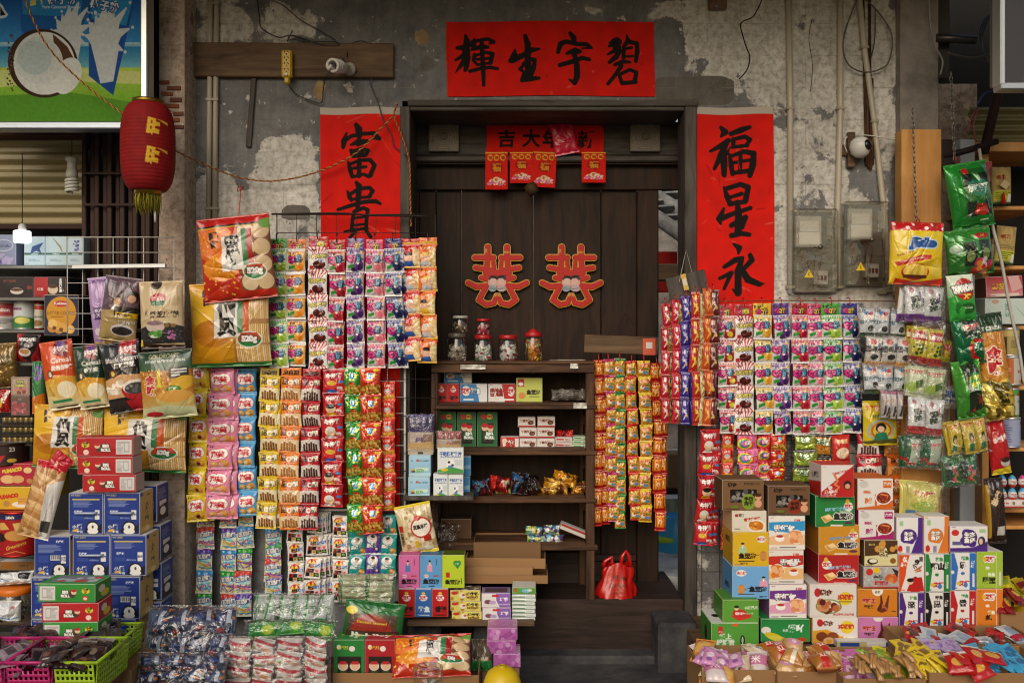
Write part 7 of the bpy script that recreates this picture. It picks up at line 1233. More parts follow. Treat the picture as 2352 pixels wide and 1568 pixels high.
# hanging pouches and cracker bags at the pillar
wg = rack('wire_rack',155,545,400,790,-.2,7,7,'#c2bfb8','white wire grid with hanging cereal pouches beside the folding gate',.0018,.0024)
o = slab('hanging_rail',165,606,380,616,-.235,-.215,M['metal'],'#b9bdc4',ch=.002);o.rotation_euler = (0,R(-.7),0);tag(o,'thin silver rail fixed across the white wire grid','rail')
pbag('purple cereal pouch hanging behind the brown sesame pouch',ZL(535,350),ZL(690,790),-.25,[('v',0,1,'#b897c4','#a382b8'),('t','GREENMAX',.6,.06,.05,'#5a3a6a'),('r',.24,.43,.62,.6,'#4a2a6a'),('t','100%\n全天然',.42,.51,.06,'#e9e2ec'),('e',.3,.76,.12,.05,'#d8c9dc'),('e',.66,.75,.15,.06,'#d8c9dc'),('r',.05,.9,.3,.96,'#d9c23a'),('e',.6,.92,.2,.05,'#c9a46a')],'#b897c4',.03,.03,3,rot=(0,-6,0))
pbag('brown sesame paste pouch with two people printed, hanging from the grid',ZL(650,348),ZL(880,748),-.28,[('r',0,0,1,1,'#5a4650'),('sp',200,.02,['#6a4a5a','#4a3a48','#8a5a68','#57504e'],(0,0,1,.55),4),('e',.46,.36,.13,.07,'#1f1614'),('e',.48,.39,.1,.06,'#c99a7a'),('e',.86,.3,.14,.09,'#1f1614'),('e',.84,.33,.1,.06,'#c9967a'),('p',[.3,.56,.42,.44,.56,.45,.6,.56],'#e3ddd4'),('p',[0,.54,1,.5,1,1,0,1],'#a88f5c'),('r',.44,.46,1,.64,'#1f1814'),('r',.48,.55,1,.63,'#d9b01c'),('t','南方黑芝麻',.74,.59,.055,'#23180f',{'bold':.06}),('t','黑芝麻糊',.76,.7,.06,'#e0dcd6',{'out':'#6a5a3a','ow':.1}),('e',.66,.82,.3,.09,'#c9c2c4'),('e',.66,.83,.26,.065,'#2a2223')],'#a88f5c',.035,.03,5,rot=(0,7,0))
pbag('cream sesame paste pouch with a cup print, front of the grid',ZL(855,375),ZL(1125,790),-.32,[('v',0,.7,'#c2ab84','#ccb690'),('e',.42,.06,.12,.07,'#3a2a24'),('e',.48,.27,.19,.085,'#b01c24'),('p',[.3,.3,.66,.3,.62,.37,.34,.37],'#2f6a44'),('t','马玉山',.48,.27,.06,'#efe6e0',{'bold':.05}),('t','黑芝麻糊',.6,.5,.1,'#1f1814',{'bold':.05,'fit':.64}),('t','山\n药',.2,.46,.05,'#2a2018'),('e',.85,.3,.12,.08,'#b59c74'),('p',[0,.7,.3,.64,.7,.62,1,.68,1,.92,0,.92],'#2d2b2d'),('sp',160,.012,['#4a484a','#1a191a','#5a585a'],(0,.72,1,.92),6),('e',.4,.67,.22,.09,'#cdb8ae'),('e',.4,.62,.2,.035,'#8a6f74'),('e',.36,.8,.12,.04,'#dfe3d8'),('sp',8,.05,['#4a8a3a','#6aa84a'],(.26,.76,.5,.82),2),('sp',16,.025,['#c98ab8','#b06aa0'],(.66,.74,.85,.86),3),('p',[0,.9,.5,.94,1,.95,1,1,0,1],'#3a2420'),('r',.0,.86,.06,.96,'#d9c02a'),('e',.66,.66,.06,.03,'#8a6a3a'),('e',.8,.66,.06,.03,'#8a6a3a')],'#c2ab84',.035,.03,7,rot=(0,-2,0))
cer = lambda top,topc,mid_,word:[('r',0,0,1,1,top),('p',[0,.58,.5,.5,1,.55,1,1,0,1],'#d89a2c'),('v',.62,1,'#d9a83a','#e3dcc0'),('p',[.46,0,.86,0,.86,.26,.46,.2],topc),('t','澳顿',.68,.14,.11,'#efe6e0',{'bold':.07}),('e',.68,.06,.14,.04,'#6a4a8a'),('t','Cereal',.66,.29,.075,'#efe8dc'),('t',word,.66,.4,.075,'#f4efe6',{'bold':.06}),('e',.3,.48,.1,.06,'#6a3a1c'),('e',.3,.48,.05,.04,'#e3d8c0'),('e',.7,.72,.26,.12,'#efe3c0'),('b',[(.2,.72,.03),(.34,.6,.05),(.4,.58,.02)],'#d8b45a'),('b',[(.2,.66,.03),(.3,.78,.04)],'#c9963a'),('r',.2,.86,.8,.9,'#3a8a5a'),('r',.25,.95,.9,.975,'#5a4a2a')]
pbag('orange cereal pouch, leftmost of four in the lower row',ZL(238,742),ZL(440,1165),-.3,cer('#cf4a16','#7a2430',0,'麦香原味'),'#cf4a16',.035,.03,9,rot=(0,-9,0))
pbag('dark green cereal pouch beside the orange pouch',ZL(440,768),ZL(620,1160),-.31,cer('#1c3a26','#8a2430',0,'低糖麦'),'#1c2a22',.035,.03,11,rot=(0,-8,0))
pbag('black sesame cereal pouch with a bowl print',ZL(605,748),ZL(850,1185),-.33,[('r',0,0,1,1,'#1c1a1c'),('p',[.55,0,.95,0,.9,.22,.5,.16],'#a01c28'),('t','澳顿',.74,.14,.12,'#efe6e0',{'bold':.07}),('t','Black Sesame',.6,.25,.07,'#e6e0da'),('t','原味黑芝',.62,.34,.075,'#efeae4',{'bold':.05}),('p',[0,.52,.5,.46,1,.5,1,.78,0,.78],'#c99a6a'),('e',.3,.44,.1,.055,'#6a3a1c'),('e',.3,.44,.05,.035,'#d8c85a'),('sp',12,.07,['#3a3432','#c9b8a0','#efe6d8'],(0,.55,.5,.7),3),('e',.8,.7,.34,.14,'#a81c20'),('e',.8,.66,.3,.1,'#e3dcd6'),('e',.8,.68,.26,.08,'#3a3a3c'),('sp',12,.04,['#8a8a8a','#5a5a5a'],(.6,.64,1,.72),2),('r',0,.82,.5,1,'#2a2829'),('p',[.5,.84,1,.8,1,1,.6,1],'#a01a20')],'#1c1a1c',.035,.03,13,rot=(0,-10,0))
pbag('dark green and golden oat cereal pouch, front right of the row',ZL(845,800),ZL(1180,1215),-.37,[('v',0,.3,'#1b3324','#3a5a34'),('v',.3,.56,'#a8641c','#c9862a'),('v',.56,1,'#b9782a','#c2bf8a'),('sp',160,.015,['#d8a04a','#8e5416','#e3bc6a'],(0,.28,.7,.6),4),('t','GOLDROAST',.5,.09,.07,'#b9b08a',{'fit':.56}),('t','INSTANT NUTRITIOUS CEREAL',.52,.16,.04,'#dfe3da',{'bold':.03,'fit':.74}),('t','金\n味',.24,.5,.15,'#b81c24',{'bold':.05,'out':'#efe6dc','ow':.07}),('r',.6,.26,.94,.42,'#23201c'),('lines',.64,.28,.92,.4,3,'#d8d4cc',2),('e',.82,.5,.2,.1,'#d9a82a',-20),('e',.66,.58,.14,.055,'#4a8a2a'),('t','原味',.66,.58,.07,'#efe9da',{'bold':.05}),('e',.66,.72,.34,.12,'#c9b46a'),('e',.66,.68,.32,.09,'#d8a04a'),('p',[0,.84,.5,.8,1,.86,1,1,0,1],'#c2c69a'),('e',.24,.93,.16,.04,'#b8242a'),('r',.38,.3,.44,.54,'#d9c83a')],'#1b3324',.04,.03,15,rot=(0,-5,0))
def wang(kind,seed):
 y = kind=='yellow'
 o = [('v',0,1,'#d8a01c' if y else '#c43a14','#c98a14' if y else '#b02410'),('e',.22,.3,.3,.22,'#e0b02a' if y else '#d86a1c'),('e',.3,.6,.26,.16,'#b9741a' if y else '#d8801c')]
 if y:
  o+=[('r',.56,.03,1,.95,'#a87434')]+[('p',[.58+.023*i,.05,.574+.023*i+.018,.05,.59+.023*i+.018,.94,.59+.023*i,.94],('#e3c288','#d8b070','#efd6a4')[i%3])for i in range(19)]+[('r',.56,.44,1,.5,'#a87a44'),('r',.56,.72,1,.75,'#b58a54'),('r',0,.95,1,1,'#1f7a34')]
 else:
  o+=[('sp',90,.012,['#e9c23a','#e0a02a'],(0,.15,.5,.95),3),('r',.56,.13,1,.9,'#7a4a30')]+[('e',.68+.2*(i%2),.2+.2*(i//2),.11,.1,('#d9c09a','#cdb086')[i%2])for i in range(8)]+[('r',.0,0,1,.1,'#b81c18'),('r',0,.1,1,.12,'#23150f'),('r',0,.12,1,.135,'#c9a23a')]
 return o+[('p',[.34,.25 if not y else.18,.66,.22 if not y else.16,.64,.64,.32,.66],'#d6d2cd'),('t','雪\n饼' if not y else '仙\n贝',.48,.43 if not y else.42,.19 if not y else.22,'#1b1512',{'bold':.09}),('t','旺·\n旺',.24,.28 if not y else.18,.1,'#1b1512',{'bold':.07}),('r',.62,.17,.69,.6,'#3a7a4a'),('r',.69,.17,.76,.6,'#c9501c' if y else '#a81f1c'),('e',.76,.68,.16,.1,'#e9e2da'),('e',.76,.68,.145,.085,'#1f7a3a'),('p',[.62,.7,.66,.6,.86,.6,.9,.68],'#c23a1c'),('t','520g',.76,.68,.1,'#f0ece6',{'bold':.08,'out':'#23150f','ow':.1}),('e',.96,.12,.1,.06,'#6a9a3a')]
o = pbag('big red rice cracker bag hanging above the yellow one on the pillar edge',(450,497),(618,690),-.24,wang('red',1),'#c43a14',.04,.02,21,rot=(0,-6,0),wr=.007,name='cracker_bag')
pbag('big yellow rice cracker bag hanging below the red one',(434,650),(618,842),-.2,wang('yellow',1),'#d8a01c',.04,.02,22,rot=(0,-2,0),wr=.007,name='cracker_bag')
pbag('yellow rice cracker bag hanging lowest at the left, beside the red gift boxes',(78,930),(240,1076),-.26,wang('yellow',2),'#d8a01c',.04,.02,23,rot=(0,2,0),wr=.007,name='cracker_bag')
pbag('yellow rice cracker bag half hidden behind the red gift boxes',(238,935),(432,1084),-.25,wang('yellow',3),'#d8a01c',.04,.02,24,rot=(0,2,0),wr=.007,name='cracker_bag')
pbag('slim clear bag of biscuit sticks leaning on the blue cartons',(88,1060),(160,1235),-.46,[('r',0,0,1,1,'#a87a4a')]+[('e',.4+.1*(i%2),.04+.06*i,.4,.035,('#d8b07a','#c2945a','#b07a44')[i%3],15)for i in range(17)]+[('p',[.6,.3,1,.2,1,1,.7,1],'#d0ccc8'),('r',.7,.75,.95,.9,'#3a3634'),('p',[0,0,1,0,.9,.08,.1,.1],'#c02028')],'#a87a4a',.03,.03,25,rot=(-6,13,0),wr=.006)
pbag('small red pouch corner sticking up beside the red gift boxes',(128,1045),(176,1090),-.47,[('t','旺',.5,.6,.3,'#e6c8b0',{'bold':.06})],'#b8182c',.012,.0,26,rot=(0,38,0))
wire('hook_string',[(549,490,-.24),(553,440,-.1),(556,425,-.05),(552,440,-.05),(560,428,-.03),(545,440,-.1),(549,425,-.04)],.002,'#c2441c','orange string tying the red cracker bag to a nail',-.1,'plastic','string',3)
# goods on the shelves of the left shop
def shelf(u0,u1,v,y0=-.05,y1=.4,lab=None,col='#6f706c'):
 o = slab('shop_shelf',u0,v,u1,v+7,y0,y1,M['gloss'],col);tag(o,lab,'shelf');return o
YSH = -.02
for v,lab in((610,'grey shelf board under the white gift boxes'),(683.5,'grey shelf board under the coffee boxes'),(757.5,'grey shelf board under the milk powder cans'),(833,'grey shelf board below the red coffee pouch'),(1283,'grey shelf board under the red biscuit tin')):shelf(-100,188 if v<1200 else 150,v,-.06,.45,lab)
for k,(x0,x1,lab)in enumerate(((147,277,'white gift box with a blue bird, left of three'),(278,410,'white gift box with a wheat ear, middle of three'),(411,515,'white gift box with lavender, right of three'))):
 pbox(lab,ZL(x0,100),ZL(x1,279),YSH,.1,[('v',0,1,'#b4c6cb','#a9bcc2'),('r',0,.57,1,.64,'#2f5a4a'),('t','Smillson',.5,.605,.055,'#dfe6e6',{'bold':.03}),(('p',[.4,.35,.95,.2,.75,.42,.85,.6,.6,.5,.3,.6],'#2f4a7a')if k==0 else('b',[(.35,.05,.02),(.7,.35,.06),(.8,.52,.04)],'#8a7a5a')if k==1 else('sp',14,.06,['#4a4a8a','#6a5a9a'],(.4,.15,.7,.5),2)),('lines',.2,.78,.8,.86,2,'#6a7a80',1)],'#b4c6cb','#8fa0a4','#a0b0b4',name='gift_box')
pbox('pale lilac perfume gift box at the left edge',ZL(-70,90),ZL(98,277),YSH,.1,[('v',0,1,'#8a93ac','#7a839c'),('e',.55,.35,.36,.2,'#b4bccc'),('e',.55,.35,.33,.17,'#7f88a4'),('t','Mohofu',.55,.36,.1,'#3a3f5a'),('sp',14,.07,['#5a4a8a','#a79ac0'],(.3,.65,.95,.95),3)],'#8a93ac','#6f7890',name='gift_box')
pbox('black coffee carton with a cup print',ZL(-20,350),ZL(205,478),YSH,.12,[('r',0,0,1,1,'#241a1b'),('t','炭烧咖啡',.35,.2,.16,'#7a3a34',{'bold':.04}),('e',.55,.68,.18,.16,'#c9bfb4'),('e',.55,.62,.16,.07,'#5a3a2a'),('t','送8',.9,.5,.18,'#a83a30')],'#241a1b','#1a1213')
pbox('red and black coffee carton beside the black coffee carton',ZL(208,350),ZL(405,476),YSH,.12,[('r',0,0,1,1,'#23191a'),('r',0,0,.44,1,'#a01f24'),('t','1+2',.88,.65,.1,'#e6e2de'),('t','NESCAFE',.84,.4,.14,'#e6e2de',{'rot':90,'bold':.05}),('e',.6,.6,.16,.25,'#c9b49a'),('e',.6,.45,.15,.1,'#4a2a1c'),('t','红装',.2,.6,.16,'#e0c9c0')],'#23191a','#1a1213')
pbox('navy butter cookie tin box with a yellow disc',ZL(270,458),ZL(482,710),-.1,.1,[('r',0,0,1,1,'#1f2440'),('e',.5,.44,.44,.4,'#cc8f24'),('e',.5,.22,.22,.075,'#b01f28'),('t','Kjeldsens',.5,.22,.09,'#efe6e0',{'bold':.03}),('t','BUTTER COOKIES',.5,.45,.09,'#8a5a10',{'fit':.86}),('lines',.2,.52,.8,.56,1,'#8a5a10',1),('sp',12,.11,['#d8a04a','#c2863a','#e3b868'],(.22,.7,.8,.88),4),('e',.3,.82,.06,.05,'#6a4416'),('e',.5,.86,.06,.05,'#6a4416')],'#1f2440','#171a30',name='cookie_box')
def can(label,u,v1,ru,hu,y,bg,ops,lid='#c9cacc',name='food_can',cat='can',mat='gloss'):
 s = mpu(y);r,h = ru*s,hu*s;e = empty(name,W(u,v1,y),label,cat);A = draw(r*6.28*.5,h,bg,ops,480);w = A.shape[1];full = np.concatenate([np.tile(A[:,:1],(1,w//2,1)),A,np.tile(A[:,-1:],(1,w//2,1))],1)
 m = MB();m.cylart(r,h,full);m.build('body',M[mat],e);m = MB();m.lathe([(r*1.0,h-.004),(r*1.03,h-.002),(r*1.03,h+.006),(r*.97,h+.008),(0,h+.008)],col=lid,caps=False);m.build('lid',M['metal'],e);m = MB();m.lathe([(0,0),(r*1.02,0),(r*1.02,.006),(r,.007)],col=lid,caps=False);m.build('rim',M['metal'],e);return e
can('white milk powder can with a red band at the left edge',ZL(30,0)[0],757,23,62,YSH+.05,'#b9b3ae',[('r',0,0,1,.5,'#a8343a'),('t','nation',.6,.28,.14,'#ece6e2',{'bold':.05}),('e',.3,.75,.25,.15,'#5a86b0'),('lines',.5,.6,.9,.8,3,'#5a5a5a',2)])
can('white and green milk powder can in the left shop',ZL(155,0)[0],757,23.5,62,YSH+.05,'#c6ccce',[('t','elene',.4,.22,.14,'#7a3a6a',{'bold':.04}),('p',[0,.65,.5,.5,1,.6,1,1,0,1],'#3a7a44'),('e',.55,.66,.24,.12,'#d8d06a')])
can('small oatmeal jar with a white label',ZL(244,0)[0],757,11,60,YSH+.02,'#c9bfae',[('r',0,.1,1,.25,'#b8342c'),('t','oatmeal',.5,.5,.1,'#3a5a2a'),('e',.5,.75,.3,.12,'#8a6a3a')],lid='#8a1f1c')
pbag('red coffee pouch with a white cup, in the left shop',ZL(108,700),ZL(250,870),-.06,[('r',0,0,1,1,'#231818'),('p',[0,0,.3,0,.16,.6,.5,1,0,1],'#a01a20'),('p',[1,.1,.9,0,1,0,1,1,.6,1,.9,.6],'#a01a20'),('t','NESCAFE',.5,.2,.12,'#efe9e4',{'bold':.06,'fit':.74}),('t','3in1',.55,.42,.09,'#e6dcd4'),('e',.46,.66,.27,.15,'#ddd6d0'),('e',.46,.63,.22,.09,'#b98a5a')],'#a01a20',.03,.03,31,rot=(0,2,0))
pbag('gold chocolate pouch at the left edge',ZL(-40,755),ZL(100,1030),-.08,[('v',0,1,'#8a6a2f','#6f5426'),('e',.6,.38,.26,.12,'#5a4216'),('t','LINDOR',.6,.38,.06,'#d8cfae'),('sp',30,.04,['#c9a85a','#4a3416','#b8904a'],(.1,.5,.95,.95),4)],'#8a6a2f',.035,.03,33,'foil',rot=(0,-4,0))
pbox('clear box of pork crisps with a patterned label',ZL(66,965),ZL(182,1080),-.12,.08,[('r',0,0,1,1,'#9a8274'),('r',.08,.08,.92,.9,'#b59f8c'),('t','Pork\nหมูแผ่น',.5,.36,.2,'#d8d46a',{'out':'#3a3a3a','ow':.1,'bold':.05}),('sp',14,.08,['#c27a74','#8a4a44'],(.2,.6,.8,.85),2)],'#9a8274','#7a6658','#8a7466')
pbox('clear box of pink pork crisps below the patterned one',ZL(66,1082),ZL(180,1200),-.12,.08,[('r',0,0,1,1,'#6a544a'),('sp',20,.1,['#b8656a','#9a4a50','#d89a94'],(.15,.35,.85,.9),5),('t','3合1',.5,.15,.12,'#a89684')],'#6a544a','#55433a')
pbag('red malt ball bag in the left shop',ZL(0,1040),ZL(66,1180),-.1,[('r',0,0,1,1,'#a81c1c'),('t','Malte',.6,.3,.2,'#efe6de',{'rot':-70,'bold':.05}),('e',.2,.6,.2,.2,'#d8c23a')],'#a81c1c',.02,.02,35)
pbag('green grape candy pouch half hidden behind orange cereal pouch',ZL(197,868),ZL(280,1190),-.2,[('r',0,0,1,1,'#3a7a4a'),('sp',16,.12,['#5a3a8a','#7a5aa8'],(.2,.1,.8,.35),2),('p',[0,.7,1,.6,1,1,0,1],'#c9701c')],'#3a7a4a',.02,.02,36)
for k,y in enumerate((1205,1265,1325)):
 e = empty('chocolate_box',W(*ZL(95,y+50),-.15),('clear box of gold capped jars, top of three','clear box of gold capped jars, middle of three','clear box of gold capped jars, lowest of three')[k],'box')
 m = MB()
 for i in range(6):m.lathe([(.012,.004),(.013,.012),(.013,.026),(.012,.03)],(-.055+.024*i,.018,0),14,('#b39a62','#a08850')[i%2])
 m.lathe([(.01,.0),(.01,.004)],(0,.018,0),8,'#3a2a1a');m.build('caps',M['metal'],e);m = MB();m.box((0,.02,.017),(.155,.05,.036),'#fff',0,None,.003);m.build('clear_case',M['clear_hard'],e);m = MB();m.box((0,.02,-.004),(.155,.05,.008),'#2f241c');m.build('tray',M['plastic'],e)
can('dark brown chocolate tub at the left edge',ZL(60,0)[0],505.3+1495*.3736,40,46,-.14,'#2a1a18',[('r',.1,.05,.5,.4,'#d8d4d8'),('t','SNICKERS',.3,.22,.2,'#2a4aa8',{'bold':.08}),('t','23',.7,.22,.2,'#d8d4ce'),('p',[.3,.6,.6,.5,.5,.9],'#b82424'),('e',.7,.75,.08,.1,'#c9a23a')],'#3a2a24','chocolate_tub','tub','plastic')
sum_ = lambda bg,c:[('r',0,0,1,1,bg),('t','SUMACO',.4,.3,.2,c,{'bold':.1,'rot':-10}),('e',.3,.72,.18,.2,'#e3b878'),('e',.54,.72,.15,.18,'#d8a868'),('e',.78,.3,.1,.14,'#e6c48a'),('e',.82,.8,.07,.12,'#b8864a')]
pbox('red round cracker carton at the left edge',t02(-30,192),t02(233,330),-.2,.12,sum_('#b0203a','#dcc43a'),'#b0203a','#8e1a2e','#c22f48')
pbox('yellow wheat cracker carton below the red cracker carton',t02(-30,337),t02(240,480),-.2,.12,[('r',0,0,1,1,'#d3a91f'),('t','SUMACO',.3,.42,.2,'#c2281c',{'bold':.1,'rot':-8}),('e',.64,.78,.25,.14,'#e6e0d6'),('r',.53,.45,.74,.78,'#d8a04a'),('r',.53,.52,.74,.55,'#b9782c'),('r',.53,.64,.74,.67,'#b9782c'),('e',.26,.76,.08,.14,'#b8864a'),('e',.86,.36,.1,.1,'#c9923a')],'#d3a91f','#b08c18','#e0ba34')
can('tall red biscuit tin with crackers printed',t02(124,0)[0],t02(0,755)[1],41,98,-.17,'#a51a1c',[('e',.5,.08,.36,.06,'#1f2a5a'),('t',"Julie's",.5,.09,.09,'#efe6dc',{'bold':.05}),('e',.84,.12,.1,.08,'#e0c8c8'),('p',[.1,.25,.4,.2,.5,.35,.2,.4],'#d8a858'),('p',[.55,.22,.9,.18,.95,.4,.6,.42],'#e0b868'),('e',.24,.55,.2,.11,'#2a1614'),('e',.62,.5,.22,.12,'#c9924a'),('t','Greetings',.6,.74,.11,'#d9b84a',{'sl':.3,'rot':-16}),('b',[(.4,.92,.012),(.6,.85,.012),(.75,.92,.012)],'#d9b84a')],'#b3302c','biscuit_tin','tin')
pbox('yellow cheese biscuit carton behind the leaning biscuit bag',t02(240,200),t02(360,400),-.25,.1,[('r',0,0,1,1,'#c9a81c'),('r',.4,.15,.95,.25,'#b83a1c'),('t','日式芝士',.68,.2,.07,'#efe6dc'),('e',.5,.6,.3,.14,'#e3cfa0')],'#c9a81c','#a88c18')
pbag('white snack bag with a panda style swoosh print, lying on the jar',t02(0,870),t02(215,945),-.3,[('r',0,0,1,1,'#d6dade'),('p',[.6,.1,.95,.2,.9,.7,.65,.6],'#1f2226'),('b',[(.1,.5,.06),(.4,.8,.06)],'#3a7ab8')],'#d6dade',.03,.02,41,rot=(-20,-5,0),wr=.008)
e = empty('plastic_jar',W(t02(100,0)[0],t02(0,1185)[1],-.3),'clear jar with an orange lid in the left shop','jar')
m = MB();s = mpu(-.3);m.lathe([(36*s,0),(37*s,.02),(37*s,.11),(33*s,.125)],col='#8a7a66',caps=False);m.lathe([(0,.002),(34*s,.002),(34*s,.05),(0,.05)],col='#5a4a3a',caps=False);m.build('jar_body',M['clear_hard'],e);m = MB();m.lathe([(34*s,.124),(36*s,.126),(36*s,.15),(33*s,.153),(0,.153)],col='#d8701c',caps=False);m.build('lid',M['plastic'],e)
pbag('white snack bag with blue swooshes at the left edge',t02(-30,1050),t02(135,1190),-.36,[('r',0,0,1,1,'#d6dade'),('t','旺',.8,.25,.12,'#b8242a'),('b',[(.3,.6,.04),(.7,.75,.04),(.95,.7,.04)],'#3a7ab8'),('p',[0,.75,.4,.7,.45,1,0,1],'#1f2226')],'#d6dade',.04,.03,43,wr=.007)
shelf(-100,130,994+1188*.3661,-.4,.2,'dark shelf board under the white snack bags','#4a3a2c')
pbox('brown carton with small print on the lower shop shelf',t02(0,805),t02(215,862),-.1,.15,[('t','NYI 5',.7,.5,.3,'#4a3a24'),('r',.1,.2,.3,.7,'#9a5a1c')],'#8a6238','#6d4c2b',mat='board')
e = empty('led_lamp',W(51,558,-.12),'lit white cylindrical lamp hanging in the left shop','lamp')
m = MB();s = mpu(-.12);m.lathe([(0,0),(17*s,.001),(18.5*s,.006),(18.5*s,26*s),(16*s,28*s),(0,28*s)],col='#fff',caps=False);m.build('glowing_shade',emit_mat('lamp_glow','#f2f6ff',1.8),e)
m = MB();m.lathe([(9*s,28*s),(8*s,40*s),(4*s,44*s)],col='#c9c9c4');m.build('lamp_cap',M['plastic'],e);m = MB();m.tube([(0,0,42*s),(0,0,.4)],.002,'#222',5);m.build('flex',M['matte'],e)
ld = bpy.data.lights.new('lamp_light','POINT');ld.energy = .45;ld.shadow_soft_size = .05;ld.color = (.9,.95,1);lo = bpy.data.objects.new('lamp_light',ld);COL.objects.link(lo);lo.parent = e;lo.location = (0,-.02,-.05)
e = spiral_lamp(165,362,-.02,(R(180),0,0),'unlit white spiral lamp hanging before the roller shutter',1.0)
m = MB();m.tube([(0,0,-.005),(0,0,-.09)],.002,'#222',5);m.build('flex',M['matte'],e)
# right shop and the hanging seaweed bags
ZR = lambda x,y:(2009.7+x*.3443,321.6+y*.3443);ZS = lambda x,y:(2009.7+x*.3443,803.9+y*.3443);t31 = lambda x,y:T(3,1,x,y);t30 = lambda x,y:T(3,0,x,y)
o = slab('laminate_panel',2071,297,2163,1262,-.13,-.06,M['wood_light'],ch=.003);tag(o,'tall light wood laminate panel on the right pillar','panel')
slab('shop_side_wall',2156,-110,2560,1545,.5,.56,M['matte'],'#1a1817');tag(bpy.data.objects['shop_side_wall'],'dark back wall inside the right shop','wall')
o = slab('steel_post',2205,320,2240,1545,.0,.05,M['gloss'],'#8f9296');tag(o,'grey steel post beside the laminate panel','post')
o = slab('steel_beam',2150,-80,2182,180,.0,.06,M['rust'],'#4a4744');tag(o,'grey steel channel in the dark top right corner','beam')
m = MB();a,b = W(2420,246,.2),W(2225,330,.2);zz = np.linspace(a.z,b.z,60);P = np.zeros((60,2,3));P[...,0] = [b.x,a.x];P[...,1] = (.2-.012*np.sin((a.z-zz)/.05*6.28))[:,None];P[...,2] = zz[:,None]
tag(m.grid(P,srgb('#6d6640')).build('olive_shutter',M['gloss']),'olive ribbed shutter above the right shop shelves','shutter')
o = slab('shelf_header',2225,326,2560,348,.05,.4,M['wood_light']);tag(o,'light wood header board of the right shop shelving','board')
o = slab('shelf_upright',2256,349,2272,1300,.1,.4,M['wood_light']);tag(o,'light wood upright of the right shop shelving','board')
for p0,w,lab in((ZR(740,440),82,'rounded top shelf holding kraft tea pouches'),(ZR(770,838),80,'rounded shelf under the second tea pouch'),(ZR(780,1238),95,'light wood shelf under the white coconut box'),(ZS(840,240),80,'light wood shelf under the orange can'),(ZS(855,650),80,'light wood shelf under the blue and white can'),(ZS(830,1058),90,'light wood shelf under the chocolate eggs'),(ZS(840,1170),90,'grey shelf at the bottom of the right shop')):
 o = slab('corner_shelf',p0[0],p0[1],p0[0]+w+60,p0[1]+9,.02,.4,M['wood_light'],ch=.004);tag(o,lab,'shelf')
m = MB();m.tube([W(2166,360,-.1),W(2225,345,-.12),W(2292,324,-.15)],.014,'#2a1f1c',6);m.box(W(2172,352,-.1),(.06,.02,.12),'#332a27',0,None,.003);tag(m.build('steel_bracket',M['rust']),'dark steel bracket jutting over the green seaweed bags','bracket')
m = MB();m.tube([W(2260,350,-.02),W(2300,180,.02),W(2380,-40,.1)],.022,'#3a2420',8);tag(m.build('diagonal_brace',M['rust']),'rusty diagonal brace rising to the top right corner','brace')
m = MB();m.tube([W(2150,88,-.05),W(2240,92,-.05)],.02,'#55524f',10);tag(m.build('steel_pipe',M['metal']),'short horizontal grey pipe in the top right corner','pipe')
for k in range(3):wire('cable_coil',[(2238+140*.5+(58+3*k)*math.cos(i/10*6.28)*.9,96+(74-3*k)*math.sin(i/10*6.28+k*.1),.1+.02*k)for i in range(11)],.005,'#2e2b29','coil of dark cable hanging %s in the top right corner'%('outermost','in the middle','innermost')[k],.1)
wire('grey_cable',[(2176,122,-.2),(2230,134),(2280,122),(2330,80),(2400,20)],.006,'#4a4540','thick grey cable sagging across the top right corner',-.2)
wire('white_cable',[(2133,-10,-.1),(2137,60),(2150,110),(2165,140),(2160,172)],.004,'#8f8b84','pale cable hanging by the concrete pillar top',-.1)
wire('wire_bundle',[(2245,240,-.2),(2262,215),(2300,205),(2352,205)],.004,'#2a3a7a','blue and red wire bundle crossing under the corner sign',-.2);wire('wire_bundle',[(2222,305,-.18),(2232,270),(2245,250),(2236,290),(2243,325)],.004,'#7a2a30','knotted red wires hanging above the bracket',-.18)
wire('white_cable',[(2249,342,-.2),(2262,420),(2280,520),(2300,600),(2318,700),(2340,800),(2352,880)],.007,'#b3b0a8','thick white cord hanging in front of the right shop shelves',-.2)
e = empty('corner_sign',W(2360,210,-.7),'dark sign with pink petals in a shiny frame at top right corner','sign')
s = mpu(-.7);m = MB();facegrid(m,(-62*s,0,330*s),(260*s,0,0),(0,0,-310*s),draw(.4,.5,'#3a3438',[('r',.22,0,1,1,'#b49ab4'),('sp',9,.025,['#c9485a','#d87a8a'],(.05,.2,.5,.95),3),('b',[(.0,1,.3),(.2,.4,.24),(.25,0,.2)],'#332e33')],300));m.box((60*s,.03,175*s),(260*s,.04,320*s),'#555');m.build('sign_face',M['gloss'],e)
m = MB();m.box((-66*s,.0,170*s),(12*s,.06,320*s),'#cfd2d2',0,None,.004);m.box((60*s,0,8*s),(260*s,.06,16*s),'#c2c6cc',0,None,.004);m.build('sign_frame',M['metal'],e)
def chain(label,u,v0,v1,y):
 a,b = W(u,v0,y),W(u+9,v1,y);n = int((a-b).length/.021);m = MB()
 for i in range(n):
  c = a.lerp(b,i/n);ax = Vector((1,0,0))if i%2 else Vector((0,1,0));m.tube([c+ax*(.006*math.cos(t))+Vector((0,0,.013*math.sin(t)))for t in[k*.785 for k in range(8)]],.0019,'#8a8680',5,closed=True)
 m.tube([b+Vector((0,0,.03)),b+Vector((.012,0,.02)),b+Vector((.01,-.01,0)),b+Vector((0,-.01,-.02))],.003,'#a8201c',6);tag(m.build('steel_chain',M['metal']),label,'chain')
chain('steel chain hanging in front of the laminate panel',2096,255,515,-.17);chain('steel chain holding the topmost green seaweed bag',2184,170,375,-.2)
